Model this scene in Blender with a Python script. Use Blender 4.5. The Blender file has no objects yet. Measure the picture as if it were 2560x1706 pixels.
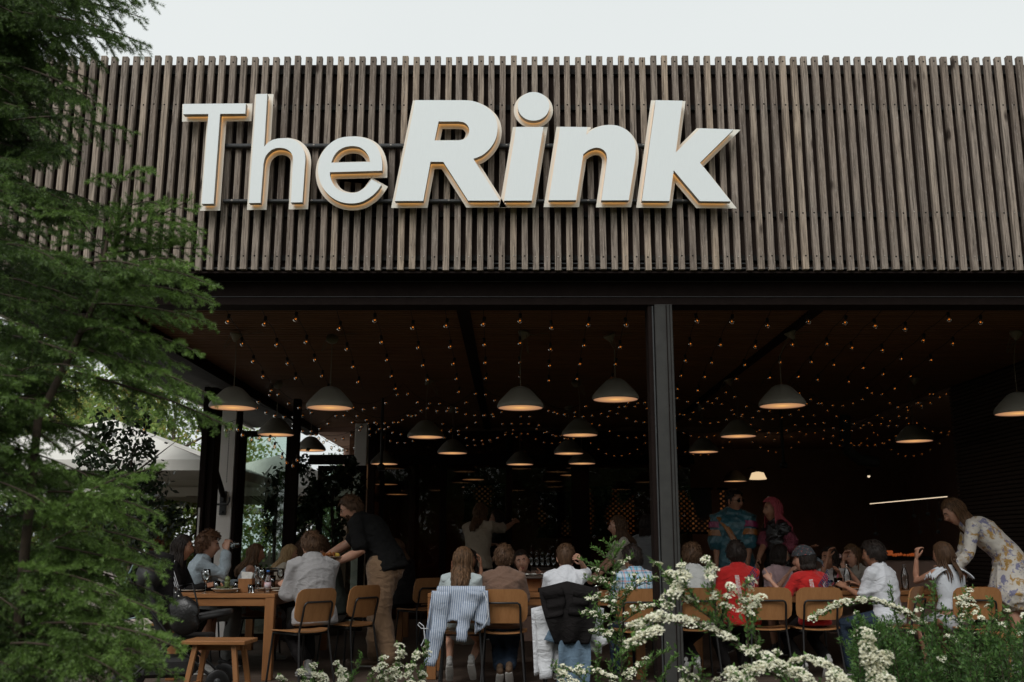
import bpy, bmesh, math, random
import numpy as np
from mathutils import Vector, Matrix, noise
from mathutils.geometry import tessellate_polygon

# ------------------------------------------------------------------ camera, world, sun, exposure
sc = bpy.context.scene
COL = sc.collection
R = math.radians
PI = math.pi
random.seed(7)
CAMZ = 1.17
PITCH = R(11.7)
FPX = 2489.0
cam_d = bpy.data.cameras.new('camera')
cam = bpy.data.objects.new('camera', cam_d)
COL.objects.link(cam)
cam.location = (0, 0, CAMZ)
cam.rotation_euler = (R(90) + PITCH, 0, 0)
cam_d.lens = 35.0
cam_d.sensor_width = 36.0
cam_d.clip_start = 0.05
cam_d.clip_end = 2000
cam_d.dof.use_dof = True
cam_d.dof.focus_distance = 8.3
cam_d.dof.aperture_fstop = 3.6
sc.camera = cam

SUN_EL, SUN_AZ = R(48), R(205)      # overcast light, brightest behind the photographer
world = bpy.data.worlds.new('World')
sc.world = world
world.use_nodes = True
nt = world.node_tree
nt.nodes.clear()
w_out = nt.nodes.new('ShaderNodeOutputWorld')
w_bg = nt.nodes.new('ShaderNodeBackground')
w_sky = nt.nodes.new('ShaderNodeTexSky')
w_sky.sky_type = 'NISHITA'
w_sky.sun_disc = False
w_sky.sun_elevation = SUN_EL
w_sky.sun_rotation = SUN_AZ
w_sky.dust_density = 6.0
w_sky.air_density = 1.0
w_hs = nt.nodes.new('ShaderNodeHueSaturation')
w_hs.inputs['Saturation'].default_value = 0.12
w_mix = nt.nodes.new('ShaderNodeMix')
w_mix.data_type = 'RGBA'
w_mix.inputs[0].default_value = 0.72
nt.links.new(w_sky.outputs[0], w_hs.inputs['Color'])
nt.links.new(w_hs.outputs[0], w_mix.inputs[6])
w_tc = nt.nodes.new('ShaderNodeTexCoord'); w_n = nt.nodes.new('ShaderNodeTexNoise'); w_n.inputs['Scale'].default_value = 2.2; w_n.inputs['Detail'].default_value = 5
w_cm = nt.nodes.new('ShaderNodeMix'); w_cm.data_type = 'RGBA'; w_cm.inputs[6].default_value = (7.35, 7.8, 7.8, 1); w_cm.inputs[7].default_value = (8.35, 8.75, 8.65, 1)
nt.links.new(w_tc.outputs['Generated'], w_n.inputs['Vector']); nt.links.new(w_n.outputs[0], w_cm.inputs[0])
nt.links.new(w_cm.outputs[2], w_mix.inputs[7])     # cloud layer
nt.links.new(w_mix.outputs[2], w_bg.inputs['Color'])
w_bg.inputs['Strength'].default_value = 0.125
nt.links.new(w_bg.outputs[0], w_out.inputs['Surface'])

sun_d = bpy.data.lights.new('sun', 'SUN')
sun_d.energy = 1.4
sun_d.angle = R(28)
sun_d.color = (1.0, 0.985, 0.96)
sun = bpy.data.objects.new('sun', sun_d)
COL.objects.link(sun)
# light travels away from the sun's azimuth (nishita: rotation measured from +Y, clockwise seen from above)
sd = Vector((math.sin(SUN_AZ) * math.cos(SUN_EL), math.cos(SUN_AZ) * math.cos(SUN_EL), math.sin(SUN_EL)))
sun.rotation_euler = sd.to_track_quat('Z', 'Y').to_euler()

sc.view_settings.view_transform = 'Standard'
sc.view_settings.look = 'None'
sc.view_settings.exposure = 0.0
sc.view_settings.gamma = 1.0
sc.cycles.max_bounces = 7
sc.cycles.diffuse_bounces = 4
sc.cycles.glossy_bounces = 3
sc.cycles.transmission_bounces = 5
sc.cycles.transparent_max_bounces = 10
sc.cycles.use_denoising = True
sc.cycles.caustics_reflective = False
sc.cycles.caustics_refractive = False
sc.cycles.sample_clamp_indirect = 4.0

_c, _s = math.cos(PITCH), math.sin(PITCH)

def fX(px, Y, z):
    """world x of something seen in photo column px that stands at depth Y and height z"""
    return (px - 1280.0) / FPX * (Y * _c + (z - CAMZ) * _s)

def fZ(py, Y):
    a = PITCH + math.atan((853.0 - py) / FPX)
    return CAMZ + Y * math.tan(a)

def at(px, py, Y):
    z = fZ(py, Y)
    return Vector((fX(px, Y, z), Y, z))

# ------------------------------------------------------------------ mesh builder
class MB:
    def __init__(s):
        s.v = []; s.f = []; s.m = []; s.sm = []
    def add(s, vs, fs, mi=0, smooth=False):
        o = len(s.v)
        s.v.extend([tuple(p) for p in vs])
        for f in fs:
            s.f.append(tuple(i + o for i in f)); s.m.append(mi); s.sm.append(smooth)
        return s
    def merge(s, o, M=None, mi=None):
        off = len(s.v)
        s.v.extend([tuple(M @ Vector(p)) if M else p for p in o.v])
        for f, m, q in zip(o.f, o.m, o.sm):
            s.f.append(tuple(i + off for i in f)); s.m.append(m if mi is None else mi); s.sm.append(q)
        return s
    def box(s, x0, y0, z0, x1, y1, z1, mi=0, M=None):
        vs = [Vector((x, y, z)) for z in (z0, z1) for y in (y0, y1) for x in (x0, x1)]
        if M: vs = [M @ v for v in vs]
        return s.add(vs, [(0, 2, 3, 1), (4, 5, 7, 6), (0, 1, 5, 4), (2, 6, 7, 3), (0, 4, 6, 2), (1, 3, 7, 5)], mi)
    def bbox(s, c, d, mi=0, b=0.004, M=None):
        """chamfered box: centre c, size d, bevel b"""
        cx, cy, cz = c; hx, hy, hz = d[0] / 2, d[1] / 2, d[2] / 2
        b = min(b, hx * .9, hy * .9, hz * .9)
        vs = []
        idx = {}
        for sx in (-1, 1):
            for sy in (-1, 1):
                for sz in (-1, 1):
                    for a in range(3):
                        q = [hx - b, hy - b, hz - b]; q[a] += b
                        idx[(sx, sy, sz, a)] = len(vs)
                        vs.append(Vector((cx + sx * q[0], cy + sy * q[1], cz + sz * q[2])))
        fs = []
        for a in range(3):
            o = [i for i in range(3) if i != a]
            for sg in (-1, 1):
                loop = []
                for (p, q) in ((-1, -1), (1, -1), (1, 1), (-1, 1)):
                    k = [0, 0, 0]; k[a] = sg; k[o[0]] = p; k[o[1]] = q
                    loop.append(idx[(k[0], k[1], k[2], a)])
                fs.append(loop)
        for a in range(3):
            for b2 in range(a + 1, 3):
                c3 = 3 - a - b2
                for sa in (-1, 1):
                    for sb in (-1, 1):
                        k0 = [0, 0, 0]; k0[a] = sa; k0[b2] = sb; k0[c3] = -1
                        k1 = list(k0); k1[c3] = 1
                        fs.append([idx[(*k0, a)], idx[(*k1, a)], idx[(*k1, b2)], idx[(*k0, b2)]])
        for sx in (-1, 1):
            for sy in (-1, 1):
                for sz in (-1, 1):
                    fs.append([idx[(sx, sy, sz, a)] for a in range(3)])
        if M: vs = [M @ v for v in vs]
        return s.add(vs, fs, mi)
    def loft(s, pts, rad, n=10, mi=0, side=None, cap=True, smooth=True, closed=False):
        """tube through pts; rad = list of r or (r_side, r_other); side = fixed side vector"""
        pts = [Vector(p) for p in pts]
        N = len(pts)
        if not isinstance(rad, (list, tuple)): rad = [rad] * N
        rings = []
        prev = None
        for i, p in enumerate(pts):
            if closed: t = pts[(i + 1) % N] - pts[i - 1]
            else: t = (pts[min(i + 1, N - 1)] - pts[max(i - 1, 0)])
            if t.length < 1e-9: t = Vector((0, 0, 1))
            t.normalize()
            if side is not None:
                sv = Vector(side[i] if isinstance(side, list) else side)
            elif prev is not None: sv = prev
            else: sv = Vector((1, 0, 0)) if abs(t.x) < .9 else Vector((0, 1, 0))
            sv = sv - t * sv.dot(t)
            if sv.length < 1e-6: sv = t.orthogonal()
            sv.normalize(); prev = sv
            u = t.cross(sv)
            r = rad[i]
            ra, rb = (r if isinstance(r, (list, tuple)) else (r, r))
            rings.append([p + sv * ra * math.cos(2 * PI * k / n) + u * rb * math.sin(2 * PI * k / n) for k in range(n)])
        vs = [q for rg in rings for q in rg]
        fs = []
        M_ = N if closed else N - 1
        for i in range(M_):
            j = (i + 1) % N
            for k in range(n):
                k2 = (k + 1) % n
                fs.append((i * n + k, i * n + k2, j * n + k2, j * n + k))
        s.add(vs, fs, mi, smooth)
        if cap and not closed:
            s.add(rings[0][::-1], [tuple(range(n))], mi, False)
            s.add(rings[-1], [tuple(range(n))], mi, False)
        return s
    def caps(s, pts, rad, n=10, mi=0, side=None, e0=1.0):
        """loft with rounded ends (closed for remeshing)"""
        pts = [Vector(p) for p in pts]
        rad = [r if isinstance(r, (list, tuple)) else (r, r) for r in rad]
        d0 = (pts[0] - pts[1]).normalized(); d1 = (pts[-1] - pts[-2]).normalized()
        P = []; Q = []; S = []
        sd = side if isinstance(side, list) else [side] * len(pts)
        for a in (.98, .7, .35):
            f = math.sqrt(1 - a * a); rr = min(rad[0]) * e0
            P.append(pts[0] + d0 * rr * a); Q.append((rad[0][0] * f, rad[0][1] * f)); S.append(sd[0])
        for p, r, q in zip(pts, rad, sd): P.append(p); Q.append(r); S.append(q)
        for a in (.35, .7, .98):
            f = math.sqrt(1 - a * a); rr = min(rad[-1])
            P.append(pts[-1] + d1 * rr * a); Q.append((rad[-1][0] * f, rad[-1][1] * f)); S.append(sd[-1])
        return s.loft(P, Q, n, mi, side=(S if side is not None else None))
    def lathe(s, prof, c=(0, 0, 0), n=24, mi=0, smooth=True, axis=None, cap=True):
        """prof = [(r, z)]"""
        vs = []; fs = []
        for r, z in prof:
            for k in range(n):
                a = 2 * PI * k / n
                vs.append(Vector((r * math.cos(a), r * math.sin(a), z)))
        for i in range(len(prof) - 1):
            for k in range(n):
                k2 = (k + 1) % n
                fs.append((i * n + k, i * n + k2, (i + 1) * n + k2, (i + 1) * n + k))
        if cap and prof[0][0] > 1e-5: fs.append(tuple(range(n))[::-1])
        if cap and prof[-1][0] > 1e-5: fs.append(tuple((len(prof) - 1) * n + k for k in range(n)))
        if axis is not None:
            q = Vector((0, 0, 1)).rotation_difference(Vector(axis))
            vs = [q @ v for v in vs]
        vs = [v + Vector(c) for v in vs]
        return s.add(vs, fs, mi, smooth)
    def sphere(s, c, r, n=10, m=7, mi=0, sc3=(1, 1, 1)):
        vs = [(c[0], c[1], c[2] + r * sc3[2])]
        for i in range(1, m):
            t = PI * i / m
            for k in range(n):
                a = 2 * PI * k / n
                vs.append((c[0] + r * sc3[0] * math.sin(t) * math.cos(a), c[1] + r * sc3[1] * math.sin(t) * math.sin(a), c[2] + r * sc3[2] * math.cos(t)))
        vs.append((c[0], c[1], c[2] - r * sc3[2]))
        fs = [(0, 1 + k, 1 + (k + 1) % n) for k in range(n)]
        for i in range(m - 2):
            for k in range(n):
                fs.append((1 + i * n + k, 1 + (i + 1) * n + k, 1 + (i + 1) * n + (k + 1) % n, 1 + i * n + (k + 1) % n))
        L = len(vs) - 1
        fs += [(L, 1 + (m - 2) * n + (k + 1) % n, 1 + (m - 2) * n + k) for k in range(n)]
        return s.add(vs, fs, mi, True)
    def prism(s, poly, holes, y0, y1, mi=0, mi_side=None, mi_back=None):
        """poly = [(x,z)] extruded from y0 (front) to y1 (back)"""
        loops = [poly] + list(holes)
        flat = [p for l in loops for p in l]
        tris = tessellate_polygon([[Vector((p[0], p[1], 0)) for p in l] for l in loops])
        n = len(flat)
        s.add([(p[0], y0, p[1]) for p in flat], tris, mi)
        s.add([(p[0], y1, p[1]) for p in flat], [t[::-1] for t in tris], mi if mi_back is None else mi_back)
        for l in loops:
            k = len(l)
            vs = [(p[0], y0, p[1]) for p in l] + [(p[0], y1, p[1]) for p in l]
            s.add(vs, [(i, (i + 1) % k, k + (i + 1) % k, k + i) for i in range(k)], mi if mi_side is None else mi_side)
        return s
    def mesh(s, name, mats=()):
        me = bpy.data.meshes.new(name)
        me.from_pydata(s.v, [], s.f)
        for m in mats: me.materials.append(m)
        if len(s.f):
            me.polygons.foreach_set('material_index', s.m)
            me.polygons.foreach_set('use_smooth', s.sm)
        me.update()
        return me
    def fixn(s, me):
        bm = bmesh.new(); bm.from_mesh(me); bmesh.ops.recalc_face_normals(bm, faces=bm.faces); bm.to_mesh(me); bm.free()

def link(name, me, parent=None, loc=None, label=None):
    o = bpy.data.objects.new(name, me)
    COL.objects.link(o)
    if parent is not None: o.parent = parent
    if loc is not None: o.location = loc
    if label: o['label'] = label
    return o

def part(name, mb, mats, parent=None, label=None, fix=False):
    if not isinstance(mats, (list, tuple)): mats = [mats]
    me = mb.mesh(name, mats)
    if fix: mb.fixn(me)
    return link(name, me, parent, label=label)

def thing(name, label, cat, loc=(0, 0, 0), rz=0, group=None):
    o = bpy.data.objects.new(name, None)
    COL.objects.link(o)
    o.location = loc; o.rotation_euler = (0, 0, rz)
    o.empty_display_size = .1
    o['label'] = label; o['category'] = cat
    if group: o['group'] = group
    return o

def tag(o, label, cat, group=None):
    o['label'] = label; o['category'] = cat
    if group: o['group'] = group
    return o

def struct(o, kind='structure', label=None, cat=None):
    o['kind'] = kind
    if label: o['label'] = label
    if cat: o['category'] = cat
    return o

def copy_tree(o, parent=None):
    c = o.copy(); COL.objects.link(c)
    if parent is not None: c.parent = parent
    for ch in list(o.children): copy_tree(ch, c)
    return c

def dup(root, loc, rz, label, group=None, scale=None):
    c = copy_tree(root)
    c.location = loc; c.rotation_euler = (0, 0, rz); c['label'] = label
    if group: c['group'] = group
    if scale: c.scale = (scale,) * 3
    return c

def np_mesh(name, V, F, mat, attr=None, smooth=False):
    """fast mesh: V (n,3), F (m,k) same-size faces"""
    me = bpy.data.meshes.new(name)
    m, k = F.shape
    me.vertices.add(len(V)); me.vertices.foreach_set('co', V.astype(np.float32).ravel())
    me.loops.add(m * k); me.loops.foreach_set('vertex_index', F.astype(np.int32).ravel())
    me.polygons.add(m); me.polygons.foreach_set('loop_start', np.arange(0, m * k, k, dtype=np.int32))
    if smooth: me.polygons.foreach_set('use_smooth', np.ones(m, dtype=bool))
    for mm in (mat if isinstance(mat, (list, tuple)) else [mat]): me.materials.append(mm)
    if attr is not None:
        a = me.attributes.new('tone', 'FLOAT', 'POINT'); a.data.foreach_set('value', attr.astype(np.float32))
    me.update(calc_edges=True)
    return me

# ------------------------------------------------------------------ materials
def new_mat(name):
    m = bpy.data.materials.new(name); m.use_nodes = True
    nt = m.node_tree
    return m, nt, nt.nodes['Principled BSDF']

def N(nt, t, **kw):
    n = nt.nodes.new(t)
    for k, v in kw.items(): setattr(n, k, v)
    return n

def mixc(nt, fac, a, b, mode='MIX'):
    m = N(nt, 'ShaderNodeMix', data_type='RGBA', blend_type=mode)
    for sock, val in ((m.inputs[0], fac), (m.inputs[6], a), (m.inputs[7], b)):
        if hasattr(val, 'is_output'): nt.links.new(val, sock)
        elif isinstance(val, (tuple, list)): sock.default_value = (*val[:3], 1)
        else: sock.default_value = val
    return m.outputs[2]

def ramp(nt, src, stops):
    r = N(nt, 'ShaderNodeValToRGB')
    e = r.color_ramp.elements
    while len(e) < len(stops): e.new(.5)
    for i, (p, c) in enumerate(stops):
        e[i].position = p; e[i].color = (c, c, c, 1) if not isinstance(c, tuple) else (*c, 1)
    nt.links.new(src, r.inputs[0])
    return r.outputs[0]

def coords(nt, scale=(1, 1, 1), kind='Object', rot=(0, 0, 0)):
    tc = N(nt, 'ShaderNodeTexCoord'); mp = N(nt, 'ShaderNodeMapping')
    mp.inputs['Scale'].default_value = scale
    mp.inputs['Rotation'].default_value = rot
    nt.links.new(tc.outputs[kind], mp.inputs[0])
    return mp.outputs[0]

def noise_n(nt, vec, scale, detail=4, rough=.55, dist=0):
    n = N(nt, 'ShaderNodeTexNoise')
    n.inputs['Scale'].default_value = scale; n.inputs['Detail'].default_value = detail
    n.inputs['Roughness'].default_value = rough; n.inputs['Distortion'].default_value = dist
    nt.links.new(vec, n.inputs['Vector'])
    return n.outputs[0]

def bump(nt, bsdf, h, strength=.3, dist=.01):
    b = N(nt, 'ShaderNodeBump'); b.inputs['Strength'].default_value = strength; b.inputs['Distance'].default_value = dist
    nt.links.new(h, b.inputs['Height']); nt.links.new(b.outputs[0], bsdf.inputs['Normal'])

def pm(name, c1, c2=None, scale=8, rough=.7, bmp=.15, bd=.004, metal=0, st=(1, 1, 1), sheen=0, spec=.4, coat=0, trans=0, detail=4):
    m, nt, b = new_mat(name)
    if c2 is None: c2 = tuple(x * .75 for x in c1)
    v = coords(nt, st)
    n = noise_n(nt, v, scale, detail)
    f = ramp(nt, n, [(.32, 0.0), (.68, 1.0)])
    nt.links.new(mixc(nt, f, c1, c2), b.inputs['Base Color'])
    rr = N(nt, 'ShaderNodeMapRange'); rr.inputs[3].default_value = max(rough - .08, .02); rr.inputs[4].default_value = min(rough + .08, 1)
    nt.links.new(n, rr.inputs[0]); nt.links.new(rr.outputs[0], b.inputs['Roughness'])
    b.inputs['Metallic'].default_value = metal
    b.inputs['Specular IOR Level'].default_value = spec
    if sheen: b.inputs['Sheen Weight'].default_value = sheen
    if coat: b.inputs['Coat Weight'].default_value = coat
    if trans: b.inputs['Transmission Weight'].default_value = trans
    if bmp:
        n2 = noise_n(nt, v, scale * 6, 3)
        bump(nt, b, n2, bmp, bd)
    return m

def cloth(name, c1, c2=None, rough=.9, fold=.5, weave=220, scale=5):
    """woven cloth with soft creases and a fine weave"""
    m, nt, b = new_mat(name)
    if c2 is None: c2 = tuple(x * .82 for x in c1)
    v = coords(nt)
    n = noise_n(nt, v, scale, 4)
    nt.links.new(mixc(nt, ramp(nt, n, [(.35, 0.), (.65, 1.)]), c1, c2), b.inputs['Base Color'])
    b.inputs['Roughness'].default_value = rough
    b.inputs['Specular IOR Level'].default_value = .2
    b.inputs['Sheen Weight'].default_value = .15 if max(c1) > .1 else 0
    if max(c1) < .1: b.inputs['Specular IOR Level'].default_value = .08
    n1 = noise_n(nt, coords(nt, (1, 1, 1.8)), 9, 3, dist=1.2)
    n2 = noise_n(nt, v, weave, 2)
    ad = N(nt, 'ShaderNodeMath', operation='MULTIPLY_ADD'); ad.inputs[1].default_value = .06
    nt.links.new(n2, ad.inputs[0]); nt.links.new(n1, ad.inputs[2])
    bump(nt, b, ad.outputs[0], fold, .03)
    return m

def glassy(name, tint=(.9, .95, .93), refl=.12, rough=.02):
    """thin window glass: mostly transparent, some fresnel reflection"""
    m, nt, b = new_mat(name)
    nt.nodes.remove(b)
    out = nt.nodes['Material Output']
    t = N(nt, 'ShaderNodeBsdfTransparent'); t.inputs[0].default_value = (*tint, 1)
    g = N(nt, 'ShaderNodeBsdfGlossy'); g.inputs['Roughness'].default_value = rough
    g.inputs['Color'].default_value = (1, 1, 1, 1)
    fr = N(nt, 'ShaderNodeFresnel'); fr.inputs[0].default_value = 1.5
    ad = N(nt, 'ShaderNodeMath', operation='ADD'); ad.inputs[1].default_value = refl
    nt.links.new(fr.outputs[0], ad.inputs[0])
    mx = N(nt, 'ShaderNodeMixShader')
    nt.links.new(ad.outputs[0], mx.inputs[0]); nt.links.new(t.outputs[0], mx.inputs[1]); nt.links.new(g.outputs[0], mx.inputs[2])
    nt.links.new(mx.outputs[0], out.inputs['Surface'])
    return m

def emis(name, col, strength, sampled=True):
    m, nt, b = new_mat(name)
    b.inputs['Base Color'].default_value = (.1, .08, .06, 1)
    b.inputs['Emission Color'].default_value = (*col, 1)
    b.inputs['Emission Strength'].default_value = strength
    if not sampled: m.cycles.emission_sampling = 'NONE'
    return m

def leaf_mat(name, dark, light, yellow=None, rough=.5, transl=.35):
    m, nt, b = new_mat(name)
    at_ = N(nt, 'ShaderNodeAttribute', attribute_name='tone')
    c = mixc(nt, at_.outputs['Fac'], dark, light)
    if yellow:
        n = noise_n(nt, coords(nt), 1.7, 3)
        c = mixc(nt, ramp(nt, n, [(.5, 0.), (.68, .8)]), c, yellow)
    nt.links.new(c, b.inputs['Base Color'])
    b.inputs['Roughness'].default_value = rough
    b.inputs['Specular IOR Level'].default_value = .35
    tr = N(nt, 'ShaderNodeBsdfTranslucent'); nt.links.new(c, tr.inputs[0])
    mx = N(nt, 'ShaderNodeMixShader'); mx.inputs[0].default_value = transl
    nt.links.new(b.outputs[0], mx.inputs[1]); nt.links.new(tr.outputs[0], mx.inputs[2])
    nt.links.new(mx.outputs[0], nt.nodes['Material Output'].inputs['Surface'])
    return m

# weathered slats: each slat carries its own random tone, grain runs along z
def slat_material():
    m, nt, b = new_mat('weathered_slat_wood')
    a = N(nt, 'ShaderNodeAttribute', attribute_name='tone')
    tc = N(nt, 'ShaderNodeTexCoord')
    cmb = N(nt, 'ShaderNodeCombineXYZ')
    mm = N(nt, 'ShaderNodeMath', operation='MULTIPLY'); mm.inputs[1].default_value = 37.0
    nt.links.new(a.outputs['Fac'], mm.inputs[0]); nt.links.new(mm.outputs[0], cmb.inputs[2]); nt.links.new(mm.outputs[0], cmb.inputs[1])
    va = N(nt, 'ShaderNodeVectorMath', operation='ADD')
    nt.links.new(tc.outputs['Object'], va.inputs[0]); nt.links.new(cmb.outputs[0], va.inputs[1])
    def mp(s):
        q = N(nt, 'ShaderNodeMapping'); q.inputs['Scale'].default_value = s
        nt.links.new(va.outputs[0], q.inputs[0]); return q.outputs[0]
    base = ramp(nt, a.outputs['Fac'], [(0., (.20, .156, .125)), (.35, (.305, .242, .194)), (.7, (.365, .298, .243)), (1., (.52, .405, .300))])
    big = noise_n(nt, mp((1, 1, .9)), 2.4, 3)
    c = mixc(nt, ramp(nt, big, [(.3, 0.), (.7, .5)]), base, (.29, .25, .218))
    grain = noise_n(nt, mp((60, 60, 2.2)), 1.6, 5, .65, .6)
    c = mixc(nt, ramp(nt, grain, [(.35, .85), (.62, 0.)]), c, (.048, .037, .030))
    fleck = noise_n(nt, mp((120, 120, 14)), 1.3, 4, .7)
    c = mixc(nt, ramp(nt, fleck, [(.56, 0.), (.74, .75)]), c, (.46, .41, .365))
    vor = N(nt, 'ShaderNodeTexVoronoi'); vor.inputs['Scale'].default_value = 1.0
    nt.links.new(mp((6, 0, 2.0)), vor.inputs['Vector'])
    c = mixc(nt, ramp(nt, vor.outputs['Distance'], [(.06, .92), (.14, 0.)]), c, (.028, .018, .013))
    nt.links.new(c, b.inputs['Base Color'])
    b.inputs['Roughness'].default_value = .85
    b.inputs['Specular IOR Level'].default_value = .2
    bump(nt, b, grain, .5, .004)
    return m

def wood(name, c1, c2, axis='x', scale=1.0, rough=.45, dark=(.05, .02, .01), coat=0):
    m, nt, b = new_mat(name)
    st = {'x': (1.2, 14, 14), 'y': (14, 1.2, 14), 'z': (14, 14, 1.2)}[axis]
    v = coords(nt, tuple(q * scale for q in st))
    n = noise_n(nt, v, 1.6, 5, .6, .8)
    c = mixc(nt, ramp(nt, n, [(.3, 0.), (.7, 1.)]), c1, c2)
    n2 = noise_n(nt, v, 6, 4, .7)
    c = mixc(nt, ramp(nt, n2, [(.55, 0.), (.75, .45)]), c, dark)
    nt.links.new(c, b.inputs['Base Color'])
    b.inputs['Roughness'].default_value = rough
    b.inputs['Specular IOR Level'].default_value = .35
    bump(nt, b, n2, .12, .002)
    return m

M = {}
M['slat'] = slat_material()
M['backing'] = pm('black_backing_panel', (.030, .020, .016), (.024, .016, .013), 6, .8, spec=.08)
M['black_steel'] = pm('black_painted_steel', (.013, .0078, .0064), (.010, .006, .005), 10, .7, .08, spec=.08)
M['grey_steel'] = pm('grey_painted_column_steel', (.050, .049, .046), (.040, .039, .037), 9, .6, .1, spec=.15)
M['rail'] = pm('dark_grey_rail', (.05, .052, .053), (.035, .036, .037), 20, .5, .1)
M['ceil'] = wood('ceiling_batten_wood', (.23, .115, .060), (.145, .072, .040), 'x', .6, .65)
M['ceil_dark'] = pm('black_ceiling_void', (.05, .03, .022), None, 5, .9)
M['letter'] = pm('brushed_white_letter_face', (.80, .84, .84), (.775, .815, .815), 30, .42, .03, .001, st=(8, 8, .4))
M['letter_side'] = pm('letter_return_metal', (.34, .31, .27), (.28, .25, .21), 8, .5, .05)
M['plate'] = pm('cream_backing_plate', (.80, .77, .69), (.76, .73, .65), 6, .5, .03)
M['led'] = emis('warm_led_strip', (1.0, .50, .15), 1.5)
M['screw'] = pm('screw_steel', (.35, .32, .28), None, 40, .4, .1, metal=.7)
M['hole'] = pm('screw_hole', (.006, .005, .004), None, 40, .9, 0)
M['white_col'] = pm('white_painted_column', (.74, .70, .66), (.68, .64, .60), 3, .6, .1)
M['gutter'] = pm('pale_gutter_metal', (.55, .52, .49), None, 5, .5, .1)
M['deck'] = wood('deck_board_wood', (.095, .066, .048), (.060, .042, .032), 'x', 1.2, .7)
M['teak'] = wood('teak_table_wood', (.300, .135, .050), (.205, .085, .030), 'x', 1.0, .42)
M['teak_z'] = wood('teak_leg_wood', (.290, .130, .048), (.200, .083, .030), 'z', 1.0, .45)
M['ply'] = wood('oak_veneer_ply', (.345, .165, .066), (.275, .125, .047), 'z', 1.6, .38, dark=(.17, .07, .025))
M['chair_tube'] = pm('black_chair_tube', (.012, .011, .011), None, 20, .38, .05)
M['shade'] = pm('taupe_lamp_shade', (.245, .222, .182), (.215, .195, .16), 4, .55, .04)
M['cord'] = pm('pale_lamp_cord', (.20, .17, .13), None, 20, .8)
M['cable'] = pm('black_string_cable', (.008, .007, .006), None, 20, .7, 0)
M['wall_dark'] = pm('dark_interior_wall', (.36, .225, .175), (.29, .180, .140), 3, .75)
M['wall_slat'] = pm('dark_stained_wall_batten', (.055, .038, .029), (.043, .030, .023), 12, .7, .1, st=(1, 1, 6))
M['dark_glass'] = glassy('dark_partition_glass', (.50, .46, .42), -.012)
M['glass'] = glassy('green_tinted_window_glass', (.84, .93, .89), .10)
M['clear'] = glassy('clear_tableware_glass', (.93, .95, .95), .06)
M['ceramic'] = pm('cream_ceramic', (.58, .53, .45), None, 10, .35, .03)
M['white_paper'] = pm('white_paper', (.62, .60, .56), None, 20, .8)
M['parasol'] = pm('cream_parasol_canvas', (.72, .70, .65), (.66, .64, .59), 3, .9, .1)
M['parasol_rib'] = pm('bronze_parasol_rib', (.16, .13, .11), None, 8, .5)
M['bark'] = pm('grey_brown_bark', (.10, .075, .055), (.05, .038, .03), 14, .9, .5, .02)
M['twig'] = pm('spruce_twig_bark', (.060, .040, .025), (.035, .026, .018), 40, .85, .3)
M['spruce'] = leaf_mat('spruce_needles', (.015, .036, .013), (.19, .315, .066), None, .42, .2)
M['spiraea_leaf'] = leaf_mat('spiraea_leaves', (.045, .11, .030), (.15, .27, .065), None, .5, .35)
M['petal'] = leaf_mat('spiraea_petals', (.78, .75, .56), (.95, .94, .82), None, .6, .3)
M['maple'] = leaf_mat('garden_tree_leaves', (.09, .17, .04), (.30, .42, .11), (.42, .28, .07), .5, .4)
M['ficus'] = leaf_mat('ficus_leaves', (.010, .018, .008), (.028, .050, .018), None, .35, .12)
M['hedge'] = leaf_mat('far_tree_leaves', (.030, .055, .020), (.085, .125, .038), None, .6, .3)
M['ground'] = pm('garden_ground', (.060, .065, .030), (.045, .040, .025), .8, .95, .5, .05)
M['paving'] = pm('terrace_paving', (.22, .195, .17), (.17, .15, .13), 1.5, .8, .2, .01)

# ------------------------------------------------------------------ setting: ground, terrace, deck
D = 7.90                        # plane of the slat fronts
XL, XR = -4.78, 7.4             # ends of the slatted fascia
ROOML, ROOMR = -3.55, 5.85
BACK = 17.9
CEIL = 3.27
gb = MB(); gb.add([(-300, -300, -.42), (300, -300, -.42), (300, 300, -.42), (-300, 300, -.42)], [(0, 1, 2, 3)])
struct(part('ground', gb, M['ground']))
gb = MB(); gb.box(-30, 7.75, -.42, ROOML - .35, 40, -.012)
struct(part('terrace', gb, M['paving']))
gb = MB()
y = 7.72
while y < 18.2:
    gb.bbox(((ROOML - .3 + 9) / 2, y + .069, -.02), (9 - ROOML + .3, .132, .04), 0, .004); y += .14
struct(part('deck_floor', gb, M['deck']))

# ------------------------------------------------------------------ restaurant building
bld = thing('restaurant_building', 'long low restaurant pavilion with a weathered timber slat fascia above a dark open dining hall', 'building')

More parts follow.
